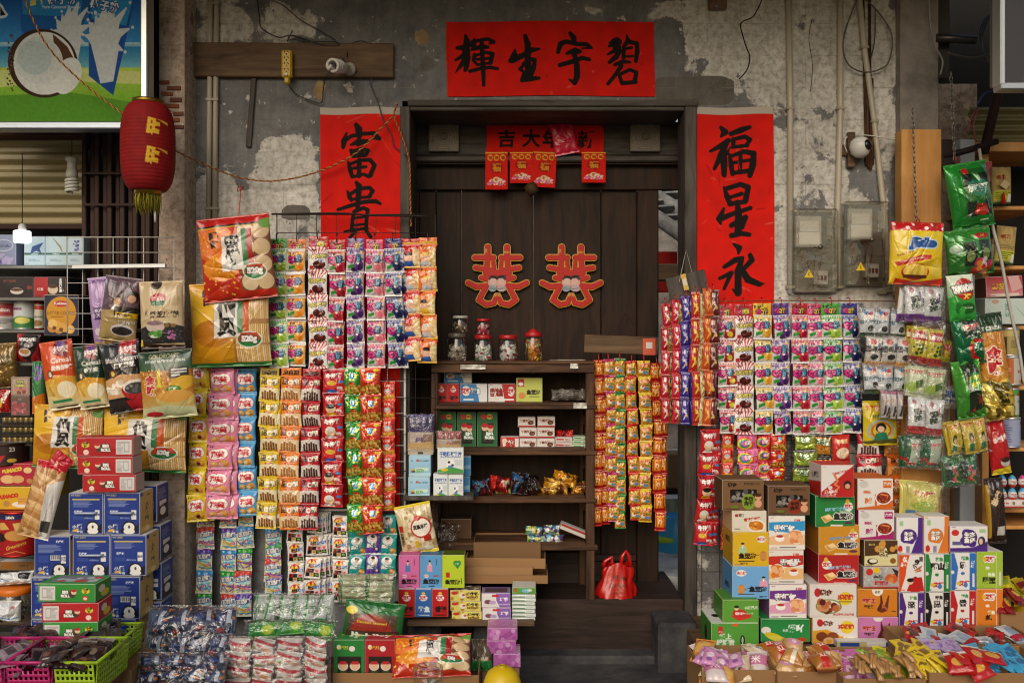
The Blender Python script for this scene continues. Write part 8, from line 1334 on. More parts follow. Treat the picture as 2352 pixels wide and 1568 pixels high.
pbox('upper of two pink and white boxes on the right shop shelf',ZR(678,143),ZR(783,280),.0,.08,[('v',0,1,'#c23a44','#c9a0a0'),('lines',.1,.35,.9,.8,6,'#a88a8a',1),('r',.4,.74,.8,.95,'#d8d4d0')],'#c9a0a0','#a87a7c');pbox('lower of two pink and white boxes on the right shop shelf',ZR(690,290),ZR(776,432),.0,.08,[('v',0,1,'#c23a44','#c9a0a0'),('lines',.1,.35,.9,.8,6,'#a88a8a',1)],'#c9a0a0','#a87a7c')
kraft = [('p',[0,1,0,.35,.45,0,.6,0,1,.5,1,1],'#b39a62'),('t','老茶',.35,.3,.12,'#8a2a1c',{'bold':.04}),('lines',.1,.5,.9,.62,3,'#7a6a3a',1),('r',.05,.66,1,.9,'#c2c23a'),('lines',.1,.68,.9,.88,4,'#5a6a2a',2),('r',.7,.74,.95,.95,'#d8d8ce'),('r',0,.94,1,1,'#4a6a3a')]
pbag('kraft tea pouch with a red tassel, upper shelf',ZR(775,180),ZR(905,430),-.02,kraft,'#a08a5a',.03,.0,51,'paper');pbag('kraft tea pouch on the second shelf without tassel in view',ZR(815,575),ZR(945,830),-.02,kraft,'#a08a5a',.03,.0,52,'paper',rot=(0,6,0))
m = MB();m.tube([W(2304,400,-.06),W(2306,415,-.06)],.002,'#8a1512',5);m.box(W(2308,424,-.06),(.033,.006,.033),'#c9b58a',0,(0,.6,0),.008);m.lathe([(.003,.05),(.006,.04),(.009,0)],W(2305,468,-.06),10,'#b8141a');tag(m.build('red_tassel',M['matte']),'red tassel with a round wooden charm on the tea pouch','tassel')
for k,(x0,x1)in enumerate(((720,768),(770,812))):can(('green jar on the left of the second right shop shelf','amber jar beside the green jar on the right shop shelf')[k],(ZR(x0,0)[0]+ZR(x1,0)[0])/2,ZR(0,825)[1],8,58,.03,('#6a7a4a','#8a6238')[k],[('r',.2,.25,.8,.75,'#c9c2a8')],'#4a4a3a','tea_jar','jar')
pbox('red and pink ginger tea box on the right shop shelf',ZR(745,908),ZR(990,1045),-.05,.12,[('v',0,1,'#a8323a','#c9868a'),('t','姜茶',.34,.5,.36,'#d8b04a',{'bold':.06,'out':'#7a1a1c','ow':.06}),('r',.1,.85,.9,1,'#d8c4b8'),('p',[.6,0,.9,0,1,.6,.7,.8],'#d0a0a0')],'#a8323a','#6a3428','#c2a8a0',ry=-3)
pbox('white coconut leaf print box on the right shop shelf',ZR(735,1055),ZR(1005,1228),-.05,.12,[('r',0,0,1,1,'#b9c6c0')]+[('b',[(.0,.7,.02),(.06+.06*i,.4+.07*i,.03)],'#8aa69a')for i in range(5)]+[('b',[(1,.7,.02),(.75+.05*i,.3+.1*i,.03)],'#9ab2a8')for i in range(5)]+[('t','清補涼',.54,.45,.18,'#5a8a7a',{'rot':90}),('e',.25,.12,.09,.09,'#b89a86')],'#b9c6c0','#8a9490','#c2ccc6')
for y,x0,x1,y0,y1,bg,ops,lab in((.02,825,955,1262,1440,'#a8945a',[('r',0,0,1,.25,'#c2ac6a'),('r',.0,.3,.3,1,'#4a3a24'),('lines',.4,.4,.9,.7,4,'#6a5a34',1)],'gold can on the right shop shelf above the orange can'),(.02,835,965,1447,1634,'#b9b3ac',[('r',0,.05,.45,.95,'#b8622a'),('lines',.05,.3,.4,.9,8,'#d8a878',1),('t','8木瓜',.74,.5,.14,'#b83a2a',{'bold':.05}),('e',.8,.85,.2,.08,'#c98a5a'),('e',.8,.14,.06,.06,'#b8242a')],'white and orange papaya can on the right shop shelf'),(.02,850,955,1662,1855,'#b3b8ae',[('r',0,0,1,.2,'#4a9a3a'),('r',0,.85,1,1,'#3a8a34'),('r',.0,.2,.35,.85,'#5aa84a'),('t','浓香',.75,.4,.1,'#3a5a3a'),('e',.7,.16,.1,.06,'#b8242a')],'white and green can on the right shop shelf'),(.02,835,962,1855,2045,'#9aa2c2',[('lines',.05,.2,.45,.9,9,'#6a729a',1),('e',.8,.14,.09,.07,'#b8242a'),('e',.95,.6,.14,.12,'#6a8a3a'),('r',0,.93,1,1,'#4a529a')],'white and blue can on the lowest can shelf')):
 can(lab,ZR((x0+x1)/2,0)[0],ZR(0,y1)[1],(x1-x0)*.172,(y1-y0)*.3443,y,bg,ops)
for k in range(2):
 for i in range(4):
  u,v = ZS(848+68*i,925+k*85);e = empty('chocolate_egg',W(u,v,-.08),'plastic chocolate egg in the %s row, %s'%(('upper','lower')[k],('leftmost','second','third','rightmost')[i]),'egg','chocolate eggs on the right shop shelf')
  pr = [(.018*math.sin(t)*(1+.12*math.cos(t)),.034-.034*math.cos(t)*(.86))for t in np.linspace(0.02,3.12,16)];m = MB();m.lathe(pr,seg=24,cols=['#c4301c' if q[1]<.02 else '#d8d4d0' if q[1]<.045 else '#4a9ac8' if i<2 or k else '#c23a7a' for q in pr]);m.build('shell',M['plastic'],e)
  A = draw(.026,.016,'#d8d4d0',[('t','Kinder',.5,.3,.4,'#c4201c',{'bold':.06}),('t','Joy',.5,.75,.4,'#2a4aa8',{'bold':.06})],900);m = MB();P = np.zeros(A.shape);aa = np.linspace(-.75,.75,A.shape[1]);P[...,0] = .0196*np.sin(aa);P[...,1] = -.0196*np.cos(aa);P[...,2] = np.linspace(.04,.026,A.shape[0])[:,None];m.grid(P,A);m.build('egg_label',M['gloss'],e)
pbox('white chocolate egg display carton edge on the right shop shelf',ZS(822,998),ZS(1010,1052),-.1,.1,[('r',0,0,1,1,'#d3cfca'),('r',0,.8,1,1,'#c2281c'),('t','Kinder Joy',.2,.4,.3,'#c4201c',{'bold':.06}),('e',.55,.4,.05,.25,'#8a6a4a'),('e',.9,.4,.05,.25,'#8a6a4a')],'#d3cfca','#b9b5b0')
def packs_in_bag(label,p0,p1,y,bg,ops,nx=2,ny=1,rot=0,wrap=True,bulge=.02,cat='bundle',layers=1,rx=0,mat='film',tops=0,yaw=0,wrapmat='clear',mess=1.):
 (u0,v0),(u1,v1) = p0,p1;s = mpu(y);w,h = (u1-u0)*s,(v1-v0)*s;e = empty('snack_bundle',W((u0+u1)/2,v0,y),label,cat,None,(R(rx),R(rot),R(yaw)));pw,ph = w*.94/nx,h*(.94-tops)/ny
 q = packs(label,pw,ph*1.04,bg,ops,2,mat,bulge,.07);rr = random.Random(label)
 for l in range(layers):
  for i in range(nx):
   for j in range(ny):inst(q[(i+j+l)%2],'packet',e,(-w*.47+pw*(i+.5)+rr.uniform(-.004,.004)-.012*l,.024*l-.006*rr.random(),-h*(tops+.02)-ph*j+rr.uniform(-.003,.003)),(R(rr.uniform(-8,8)*mess),R(rr.uniform(-3,3)*mess),R(rr.uniform(-12,12)*mess)))
 if wrap:
  a = np.ones((60,48,3));pillow_mb(w*1.05,h*1.06,a,bulge+.02,.03,len(label),.012).build('clear_wrap',M[wrapmat],e,(0,-.012,.004))
 return e
PB = packs_in_bag
pbag('yellow egg roll bag with a red polka dot top',ZR(100,548),ZR(460,965),-.26,[('v',0,1,'#dcc022','#d8b41c'),('r',0,0,1,.17,'#b81a1c')]+[('e',.06+.115*(i%9),.045+.06*((i*2)%3),.035,.03,'#e6dcd8')for i in range(9)]+[('e',.04+.08*i,.17,.05,.025,'#dcc022')for i in range(13)]+[('t','Jido',.56,.36,.2,'#1d4a8c',{'bold':.12,'out':'#b3cbe0','ow':.1,'sl':.15,'fit':.54}),('t','Banh Trung',.24,.52,.05,'#8a3a14',{'rot':-18}),('p',[.06,.66,.5,.54,.72,.53,.7,.6,.5,.63,.12,.72],'#b8281c'),('t','Cream Egg CookiEs',.36,.61,.045,'#e8dcc8',{'rot':-12}),('e',.44,.8,.25,.13,'#b8281c'),('e',.44,.79,.22,.11,'#d9b84a')]+[('p',[.26+.07*i,.7,.31+.07*i,.7,.31+.07*i,.87,.26+.07*i,.87],('#e3c85a','#cfae3a')[i%2])for i in range(6)]+[('r',.24,.85,.66,.9,'#5a2a14'),('e',.84,.76,.14,.1,'#dcc24a'),('p',[.1,.9,.5,.96,1,.88,1,1,.1,1],'#c22a1c')],'#dcc022',.045,.02,61,rot=(0,2,0),wr=.007)
SW = '#22852f'
pbag('bright green seaweed bag hanging topmost from the bracket',ZR(450,152),ZR(740,590),-.24,[('v',0,1,'#2a9a34','#1c7a2a'),('r',.24,.12,.92,.84,'#23682c'),('r',.28,.2,.5,.44,'#1c2a1c'),('r',.66,.2,.9,.4,'#1c2a1c'),('r',.28,.62,.5,.84,'#23301f'),('r',.7,.6,.92,.84,'#1c2a1c'),('e',.58,.42,.26,.13,'#1d7a5a'),('t','原味海苔',.58,.42,.13,'#cfe0d0',{'bold':.06,'out':'#17442a','ow':.08,'fit':.5}),('p',[.44,.8,.5,.66,.72,.66,.8,.8,.66,.84],'#b8301c'),('e',.36,.15,.08,.05,'#c9302a'),('lines',.6,.88,.9,.92,1,'#d8e6d0',1)],SW,.06,.03,62,'foil',(0,-9,R(0)),wr=.008)
pbag('green seaweed bag with a colourful sweet tied on, below the topmost',ZR(450,595),ZR(760,905),-.25,[('v',0,1,'#3a8a34','#2a6a2a'),('r',.3,.3,.56,.8,'#23301f'),('r',.62,.28,.9,.78,'#28381f'),('e',.42,.6,.09,.12,'#8a9a5a'),('e',.76,.56,.1,.12,'#8a9a5a'),('e',.74,.18,.18,.06,'#b8281c'),('t','大片',.74,.18,.06,'#e6d03a'),('e',.16,.42,.12,.1,'#a9c2b0'),('sp',26,.06,['#c9302a','#d8d0c8','#d98a3a','#c23a6a'],(.5,.68,.9,.95),3)],SW,.05,.03,63,'foil',(0,-7,0),wr=.009)
pbag('green and red crispy seaweed pouch below the second green bag',ZR(470,900),ZR(650,1205),-.27,[('v',0,1,'#d8dcd0','#2a9a34'),('p',[0,.5,.5,.3,1,.5,1,1,0,1],'#2f9a38'),('e',.55,.32,.36,.24,'#a81c18'),('t','TAWANDANG',.54,.3,.17,'#efece6',{'bold':.1,'out':'#171412','ow':.1,'fit':.86,'rot':-6}),('t','X9',.6,.48,.12,'#e3c83a',{'bold':.08}),('e',.62,.74,.28,.12,'#1d5a24'),('t','Original',.62,.73,.06,'#dfe8d4'),('e',.3,.72,.14,.12,'#1d6a2a'),('e',.4,.78,.1,.09,'#3aa03a')],'#2f9a38',.035,.02,64,rot=(0,-5,0))
pbag('dark green seaweed bag with a big red C shape',ZR(490,1165),ZR(690,1500),-.25,[('v',0,1,'#16704a','#0f5a34'),('r',.28,.1,.95,.45,'#23382a'),('t','波力海苔',.62,.26,.13,'#c22a2a',{'bold':.06,'out':'#d8dcd0','ow':.05,'fit':.62}),('sp',40,.03,['#8aa88a','#c9d8c8'],(.4,.36,.95,.75),3),('b',[(.85,.55,.07),(.6,.52,.08),(.45,.66,.09),(.5,.84,.09),(.7,.9,.07)],'#b81c1c'),('e',.5,.55,.06,.04,'#d8c23a')],'#16704a',.04,.03,65,'foil',(0,-10,0),wr=.008)
pbag('long golden oat cereal bag hanging beside the dark green bag',ZR(650,1155),ZR(840,1785),-.22,[('v',0,.2,'#1b3324','#2f4a2c'),('t','OAT CEREAL',.4,.16,.04,'#dfe3da'),('v',.2,.8,'#b9782a','#c98a34'),('v',.8,1,'#a8964a','#6a6a2a'),('sp',120,.025,['#d8a04a','#8e5416','#e3bc6a'],(0,.2,1,.8),4),('t','金\n味',.45,.5,.15,'#b81c24',{'bold':.06,'out':'#efe6dc','ow':.07}),('e',.55,.9,.2,.03,'#b8242a')],'#b9782a',.035,.03,66,rot=(0,-7,0),wr=.008)
sea = lambda c,w = '海苔':[('r',0,0,1,1,'#d0d2d4'),('r',0,.8,1,1,c),('p',[.2,.35,.6,.3,.7,.45,.3,.52],'#23342a'),('p',[.22,.54,.62,.48,.7,.62,.3,.7],'#2f4434'),('sp',10,.03,['#8aa88a','#d8dcd0'],(.24,.32,.66,.66),2),('t',w,.84,.5,.14,'#23211f',{'rot':90,'bold':.05}),('e',.3,.15,.12,.07,'#b06a72'),('r',.66,.2,.72,.45,c)]
PB('clear bag of white and purple seaweed packets below the yellow bag',ZR(185,965),ZR(475,1215),-.24,'#d0d2d4',sea('#6a2f8a'),2,1,4,layers=2)
PB('clear bag of white and red seaweed packets, middle of the column',ZS(210,315),ZS(470,560),-.26,'#d0d2d4',sea('#b0242c'),2,1,5)
zek = [('r',0,0,1,1,'#c6cbcf'),('r',0,.86,1,1,'#2a4a30'),('t','ZEK',.22,.1,.1,'#2a2a2a'),('e',.4,.26,.16,.12,'#e0c0ae'),('e',.68,.28,.16,.12,'#e0c0ae'),('e',.4,.18,.16,.07,'#3a72b0'),('e',.68,.2,.16,.07,'#b02a34'),('t','甘盐海苔',.5,.5,.15,'#3a5a6a',{'bold':.06}),('e',.66,.72,.2,.1,'#1c201c')]
PB('clear bag of white seaweed packets with red and blue caps, top of the column',t31(562,520),t31(872,705),-.18,'#c6cbcf',zek,3,1,2)
PB('clear bag of orange edged olive seaweed packets in second place',t31(610,700),t31(925,890),-.2,'#c9c6c0',[('r',0,0,1,1,'#c9c6c0'),('r',0,.84,1,1,'#d8942a'),('t','올리브',.5,.42,.22,'#23211f',{'bold':.07}),('e',.55,.68,.26,.1,'#1f2220'),('e',.4,.18,.2,.09,'#c23a3a'),('e',.8,.3,.12,.08,'#3a5a9a')],3,1,4)
PB('clear bag of white seaweed packets with caps, third in the column',t31(575,872),t31(897,1058),-.19,'#c0c6cc',zek,3,1,2)
PB('small clear bag of slim seaweed packets under the third bag',t31(695,1035),t31(845,1210),-.22,'#b9b6b8',[('r',0,0,1,1,'#c2bfc0'),('r',.0,0,1,.12,'#b06a8a'),('e',.5,.35,.3,.12,'#d8b8a8'),('r',.3,.55,.7,.9,'#2a2c2a')],4,1,3)
pbag('yellow seaweed crisp packet with a rainbow, below the white bags',t31(590,1100),t31(808,1380),-.16,[('r',0,0,1,1,'#c9b41c'),('t','波力海苔',.5,.16,.13,'#b8242a',{'bold':.06,'fit':.84}),('t','荞麦脆脆',.5,.36,.1,'#3a5a2a')]+[('e',.5,.66,.4-.05*i,.24-.03*i,c)for i,c in enumerate(('#8ab0c8','#c9a02a','#b85a3a','#d8c23a'))]+[('e',.48,.6,.16,.11,'#1f1a18'),('e',.48,.63,.11,.07,'#e0bca0'),('p',[.34,.72,.64,.7,.72,.86,.3,.88],'#2a7a5a'),('p',[0,.9,1,.84,1,.95,0,.96],'#55542a')],'#c9b41c',.02,.04,67,rot=(0,-1,0))
PB('clear bag of red and yellow seaweed packets under the purple bag',ZR(245,1200),ZR(480,1500),-.23,'#c2b41c',[('r',0,0,1,1,'#c2b41c'),('r',.1,.1,.9,.36,'#b0201c'),('t','เถ้าแก่',.5,.22,.16,'#e9e2da',{'bold':.06}),('sp',12,.08,['#3a5a2a','#2a4a24'],(.2,.46,.8,.74),2),('r',0,.8,1,1,'#a81c1a')],2,1,8,layers=2,tops=.16)
PB('clear bag of green and white seaweed packets',ZS(220,112),ZS(485,320),-.24,'#b9c29a',[('r',0,0,1,1,'#c0c9a8'),('t','波力海苔',.5,.2,.16,'#b8342a',{'bold':.06}),('e',.3,.7,.3,.16,'#9ab84a'),('p',[.4,.5,.8,.42,.84,.64,.46,.74],'#4a6a2a')],2,1,6,layers=2)
pbag('tall green seaweed bag with a dark window',ZS(500,70),ZS(690,460),-.26,[('v',0,1,'#4a9a34','#3a8a2c'),('p',[.26,.08,.84,.03,1,.8,.36,.9],'#26301f'),('e',.66,.36,.26,.15,'#3a8a34'),('t','美好\n时光',.66,.36,.11,'#c9c23a',{'bold':.07,'rot':-6}),('t','Snack',.6,.48,.05,'#dfe8d4'),('r',.66,.6,.76,.74,'#a8241c'),('e',.5,.84,.06,.03,'#b8242a')],'#3a8a2c',.045,.05,68,'foil',(0,-8,0),wr=.008)
pbag('gold foil bag with black brush characters',ZS(665,180),ZS(905,468),-.23,[('sp',60,.09,['#c9a83a','#6a5a1c','#e6d06a','#8a7a2a','#4a4416'],(0,0,1,1),3),('t','添\n卷',.64,.5,.2,'#1f1a10',{'bold':.04})],'#9a862c',.045,.04,69,'foil',(0,-9,0),wr=.013)
PB('clear bag of yellow seaweed packets below the tall green bag',ZS(465,460),ZS(735,690),-.27,'#c9b02a',[('r',0,0,1,1,'#c9b02a'),('t','波力海苔',.5,.14,.13,'#b8342a',{'bold':.05,'fit':.8}),('e',.5,.62,.34,.26,'#d8c85a'),('e',.5,.5,.2,.14,'#1f1a18'),('e',.5,.55,.13,.08,'#e0bca0'),('p',[.34,.66,.66,.66,.74,.9,.26,.9],'#2a7a5a')],3,1,-9,layers=2)
PB('clear bag of dark green packets under the white and red bag',ZS(190,570),ZS(455,785),-.26,'#1c5a3a',[('r',0,0,1,1,'#1c5a3a'),('p',[.3,.1,.95,.06,.95,.86,.3,.9],'#a9b8a4'),('t','海苔',.6,.3,.2,'#b8242a',{'bold':.06}),('b',[(.1,.7,.08),(.3,.85,.08),(.7,.86,.06)],'#b81c1c')],2,1,3,layers=2)
PB('clear bag with dark green packets and a striped sweet',ZS(415,695),ZS(672,905),-.25,'#1f6a34',[('r',0,0,1,1,'#1f6a34'),('r',.1,.2,.5,.8,'#1a3424'),('sp',20,.07,['#c9303a','#d8d0c8','#d98a3a','#d86a8a'],(.5,.35,.95,.9),3)],2,1,-6)
PB('clear bag of yellow and orange seaweed packets, lowest of the column',ZS(210,880),ZS(445,1150),-.28,'#c9b43a',[('r',0,0,1,1,'#cfc86a'),('t','波力海苔',.5,.25,.14,'#b8342a',{'bold':.06}),('e',.5,.56,.3,.14,'#9ab02a'),('r',.1,.7,.9,.84,'#5a8ab0'),('r',0,.86,1,1,'#c9642a')],1,1,4,layers=3,bulge=.03)
pbag('red coffee pouch with a white mug at the right shop',ZS(722,470),ZS(858,830),-.2,[('r',0,0,1,1,'#b01a20'),('t','老爸咖啡',.55,.34,.13,'#efe6de',{'bold':.05,'rot':-14,'fit':.74}),('e',.66,.76,.26,.09,'#b9b5b0'),('e',.66,.72,.24,.05,'#3a2418'),('p',[.1,.9,.9,.84,1,1,0,1],'#d8c22a')],'#b01a20',.03,.03,70,rot=(0,-9,0))
pbag('dark brown coffee pouch hanging at the bottom right',ZS(722,850),ZS(850,1290),-.19,[('r',0,0,1,1,'#2a1a18'),('p',[0,.1,.16,.1,.16,.9,0,.9],'#a8842a'),('t','老爸',.5,.3,.12,'#c9b08a',{'bold':.05,'rot':-60}),('r',.4,.72,.85,.86,'#b9b5b0')],'#2a1a18',.03,.04,71,rot=(0,-4,0))
for k,(x0,y0,x1,y1,bg,c,lab)in enumerate(((300,1505,420,1640,'#3a8a3a','#d8dcd0','small clear bag of green sachets behind the white and green bundle'),(560,1120,660,1260,'#1f6a3a','#c9342a','small dark green packet behind the red and green pouch'),(430,1330,520,1480,'#c9c21c','#b8342a','small clear bag of yellow sachets beside the dark green bag'),(450,1640,560,1790,'#d0ccc8','#3a5a9a','small clear bag of white sachets beside the tall green bag'),(180,1700,270,1830,'#c98a3a','#8a2a1c','small clear bag of brown sachets left of the red striped bundle'))):PB(lab,ZR(x0,y0),ZR(x1,y1),-.17,bg,[('r',.1,.2,.9,.5,c),('t','海苔',.5,.7,.22,c,{'bold':.05})],2,1,5)
# cartons of loose sweets along the front
def open_box(label,u0,u1,v,y0,d,zb=0.,col='#8f6c49',name='open_carton',liner=False):
 s = mpu(y0);z = 1.5-(v-784)*s;x0,x1 = (u0-1176)*s,(u1-1176)*s;m = MB();w,h,t = x1-x0,z-zb,.005
 m.box((0,t/2,h/2),(w,t,h),col,0,None,.001);m.box((0,d-t/2,h/2),(w,t,h),col,0,None,.001)
 for sx in(-1,1):m.box((sx*(w/2-t/2),d/2,h/2),(t,d-2*t,h),col,0,None,.001)
 m.box((0,d/2,h-.11),(w-2*t,d-2*t,t),col)
 e = empty(name,((x0+x1)/2,y0,zb),label,'open carton');m.build('carton_body',M['board'],e)
 if liner:
  m = MB();A = np.ones((16,60,3));
  for(a,b,r)in(((-w/2-.01,-.012,h+.02),(w/2+.01,-.012,h+.02),0),):
   P = np.zeros((16,60,3));P[...,0] = np.linspace(a[0],b[0],60);P[...,1] = -.014+.008*np.sin(np.linspace(0,40,60));P[...,2] = (h+.025-np.linspace(0,.12,16))[:,None]+.006*np.sin(np.linspace(0,23,60));m.grid(P,srgb('#fff'))
  m.build('plastic_liner',M['clear_soft'],e)
 return((x0+x1)/2,y0+d/2,z,w/2,d/2)
def fill(B,label,group,n,size,ops,seed,dx=0.,wx=1.,dy=0.,wy=.85,up=.035,dz=-.05,mat='film',bulge=.01,tilt=30):loose(label,group,int(n*.85),(B[0]+dx*B[3],B[1]+(dy+.12)*B[4],B[2]+dz+.008),(size[0]*.92,size[1]*.86),(B[3]*wx*.8,B[4]*wy),ops,mat,up,seed=seed,bulge=bulge,tilt=tilt)
bun = [('#b98a4a',[('sp',6,.25,['#d8b070','#a86a2a'],(0,0,1,1),2),('r',.4,0,.6,1,'#d8cdb8')]),('#c9a06a',[('e',.5,.5,.3,.2,'#c98aa8'),('t','包',.5,.5,.2,'#efe8e0')]),('#a8682a',[('r',.3,.1,.7,.9,'#b8281c'),('t','红',.5,.4,.3,'#efe0d0')])]
B = open_box('open carton of cream sausage rolls at the right jamb',1612,1788,1538,-.85,.26)
fill(B,'white sausage roll sachet with a cartoon label, in the jamb carton','sachets in the jamb carton',26,(.085,.14),[('#d0bfa0',[('e',.5,.4,.3,.3,'#efe6d8'),('t','のびる',.5,.5,.14,'#23201c',{'rot':70,'bold':.05}),('e',.7,.7,.14,.1,'#d88a9a')]),('#c98a3a',[('e',.5,.5,.4,.3,'#d8a858'),('r',.1,.1,.9,.2,'#b83a2a')]),('#d8c9c9',[('r',0,.2,1,.6,'#c97aa0'),('t','米',.5,.4,.3,'#fff')])],11,bulge=.022)
fill(B,'pink wrapped sachet at the front of the jamb carton','pink sachets in the jamb carton',8,(.06,.1),[('#c98ab8',[('e',.5,.4,.25,.2,'#e6d0e0'),('e',.5,.7,.2,.1,'#8a5a9a')])],12,dy=-.6,wy=.3,dz=-.01)
B = open_box('open brown carton of wrapped buns in the front row',1786,1960,1542,-.88,.26)
fill(B,'golden wrapped bun in the front brown carton','wrapped buns in the front carton',30,(.085,.1),bun,13,bulge=.03,up=.05)
B = open_box('open carton of pink and green wafer sachets in the front row',1938,2128,1558,-.95,.32)
for k,(c,c2,nm,dx)in enumerate((('#b01c2a','#d8a0a0','red',-.75),('#c96aae','#e6c0da','pink',-.3),('#7ab82c','#d8e08a','green',.3),('#c9c21c','#7a9a2a','yellow green',.6))):fill(B,'%s wafer sachet in the wide front carton'%nm,'%s wafer sachets in the wide front carton'%nm,16,(.055,.12),[(c,[('r',.2,.1,.8,.9,c2),('t','酥',.5,.5,.3,c,{'rot':90,'bold':.05})]),(c,[('r',.1,.3,.9,.6,c2)])],20+k,dx=dx,wx=.34,dy=.3,wy=.6,up=.02)
fill(B,'clear packet of brown finger biscuits at the front of wide carton','biscuit packets in the wide front carton',34,(.026,.08),[('#7d5a34',[('r',.1,.1,.45,.9,'#b98a52'),('r',.55,.1,.9,.9,'#a87840')])],25,dx=.2,wx=.9,dy=-.6,wy=.35,dz=-.01)
B = open_box('open carton lined with clear plastic below the fish boxes',2085,2400,1478,-.64,.22,liner=True)
fill(B,'red and silver foil snack in the plastic lined carton','foil snacks in the lined carton',24,(.07,.12),[('#a81c22',[('r',.2,.2,.8,.8,'#7a1418'),('sp',8,.12,['#d8a83a','#3a2418'],(.2,.3,.8,.7),3)]),('#b9bcc2',[('e',.5,.5,.3,.3,'#8a9ab0'),('r',0,.7,1,1,'#a8202a')])],31,up=.02,dz=-.03)
B = open_box('open carton of yellow, lilac and blue sachets at the right edge',2135,2450,1545,-.95,.28)
for k,(c,c2,nm,dx)in enumerate((('#d8bc1c','#7a5a1c','yellow',-.8),('#b39ac8','#8a6aa8','lilac',-.35),('#3f9ac8','#2a6a9a','sky blue',.25))):fill(B,'%s sachet standing in the right edge carton'%nm,'%s sachets in the right edge carton'%nm,22,(.05,.11),[(c,[('r',.2,.15,.8,.5,c2)]),(c,[('e',.5,.5,.3,.2,c2)])],40+k,dx=dx,wx=.34,dy=.2,wy=.7,up=.01,dz=-.01)
fill(B,'red snack packet at the front of the right edge carton','red packets in the right edge carton',8,(.09,.1),[('#b01c1c',[('e',.5,.5,.3,.2,'#d8a04a'),('r',0,0,1,.15,'#d8c8b8')])],45,dx=-.2,wx=.5,dy=-.8,wy=.2,dz=.0)
B = open_box('open carton of golden snack bars at the far right',2300,2460,1405,-.42,.2,.25)
fill(B,'gold and red snack bar in the far right carton','snack bars in the far right carton',30,(.05,.12),[('#a8841c',[('r',.1,.2,.9,.5,'#6a1c1c')]),('#c2b41c',[('r',.2,.2,.8,.8,'#8a9a2a')]),('#8a1a1c',[('e',.5,.5,.3,.2,'#d8b03a')])],47,up=.08,dz=-.03)
# heaps left of the cabinet
o = slab('display_bench',330,1500,780,1640,-.7,-.25,M['wood_plank']);o.location.z = .06;o.scale = (1,1,.11/o.dimensions.z);tag(o,'low bench under the heaped snack bags','bench')
BK = lambda lab,p0,p1,y,bg,ops,nx,ny,rx,layers = 1,wm = 'clear_soft',bulge = .022,mess = 2.6:PB(lab,p0,p1,y,bg,ops,nx,ny,0,True,bulge,layers=layers,rx=rx,wrapmat=wm,mess=mess)
blu = [('r',0,0,1,1,'#1c2748'),('r',.6,.1,.8,.6,'#b9bcc8'),('e',.3,.4,.2,.15,'#2a3c78'),('r',.1,.75,.5,.9,'#8a2a2a'),('sp',6,.06,['#c9742a','#3a4c8a'],(0,0,1,1),2)]
BK('crumpled clear sack of dark blue snack packets, upper',t02(950,1090),t02(1500,1430),-.55,'#1c2748',blu,4,2,-28,2)
BK('crumpled clear sack of dark blue snack packets, at the bottom edge',t02(880,1380),t02(1440,1680),-.8,'#1f2c55',blu,4,3,-24,2)
ros = [('r',0,0,1,1,'#cdc9c6'),('p',[0,.1,1,.3,1,.5,0,.3],'#a8242c'),('t','大米饼',.5,.6,.22,'#b8342c',{'bold':.05,'rot':10}),('e',.75,.8,.2,.14,'#d8a07a'),('e',.2,.75,.12,.1,'#8aa84a')]
BK('clear sack of plump white and red rice snack packets',t02(1405,1275),(764,t12(0,1620)[1]),-.72,'#cdc9c6',ros,4,4,-10,1,'clear',.03)
BK('clear bag of green and white sausage snacks on the heap',t12(-10,1010),t12(505,1195),-.5,'#b9c2b8',[('r',0,0,1,1,'#c2c9c2'),('p',[0,0,.2,0,.1,1,0,1],'#2a8a3a'),('r',0,.84,1,1,'#2f9a44'),('t','香',.5,.5,.3,'#6a8a6a')],6,1,-22,2)
BK('clear bag of green and navy packets in front of the sausage snacks',t12(-60,1185),t12(515,1290),-.62,'#3a9a34',[('r',0,0,1,1,'#4aa83a'),('r',0,0,.5,1,'#2a8a3a'),('e',.7,.5,.2,.3,'#c2d84a')],3,1,-40,1)
BK('two clear wrapped stacks of cream rice bars',t12(525,885),t12(878,1070),-.4,'#c2c29a',[('r',0,0,1,1,'#c9c8a4'),('t','風味酥糖',.5,.5,.4,'#4a8a3a',{'bold':.05}),('r',0,0,.06,1,'#3a8a3a'),('r',.94,0,1,1,'#3a8a3a')],2,5,-12,2,mess=.6)
pbag('large green seaweed pouch with a rounded window standing on the heap',t12(565,1055),t12(945,1290),-.58,[('v',0,1,'#1f6a30','#185626')]+[('b',[(i/8,.02,.02),(i/8+.06,.1,.02)],'#123f1c')for i in range(9)]+[('r',.06,.3,.9,1,'#4a3a2c'),('e',.48,.72,.34,.4,'#8e2a1c'),('t','Delicious Seaweed',.48,.52,.07,'#d8c23a',{'fit':.5}),('p',[.06,.78,.94,.7,.94,1,.06,1],'#3a2418'),('t','片大海苔',.5,.9,.2,'#dfe3da',{'bold':.07,'fit':.74}),('e',.12,.26,.1,.1,'#d8c02a')],'#1f6a30',.03,.03,81,rot=(-6,6,0))
br = lambda bg:[('r',0,0,1,1,bg),('r',.12,.42,.9,1,'#211915')]+[k for x in(.3,.7)for k in(('e',x,.66,.17,.12,'#e6d8cc'),('e',x,.66,.14,.1,'#dcb494'),('p',[x-.15,.62,x-.1,.54,x+.1,.54,x+.15,.62],'#b8242a'),('p',[x-.12,.78,x+.12,.78,x+.16,1,x-.16,1],'#3a4a2a'))]+[('e',.16,.18,.07,.06,'#e6dcd6'),('t','小老板',.3,.2,.1,'#d8c23a',{'bold':.06}),('e',.6,.22,.1,.07,'#e6dcd6')]
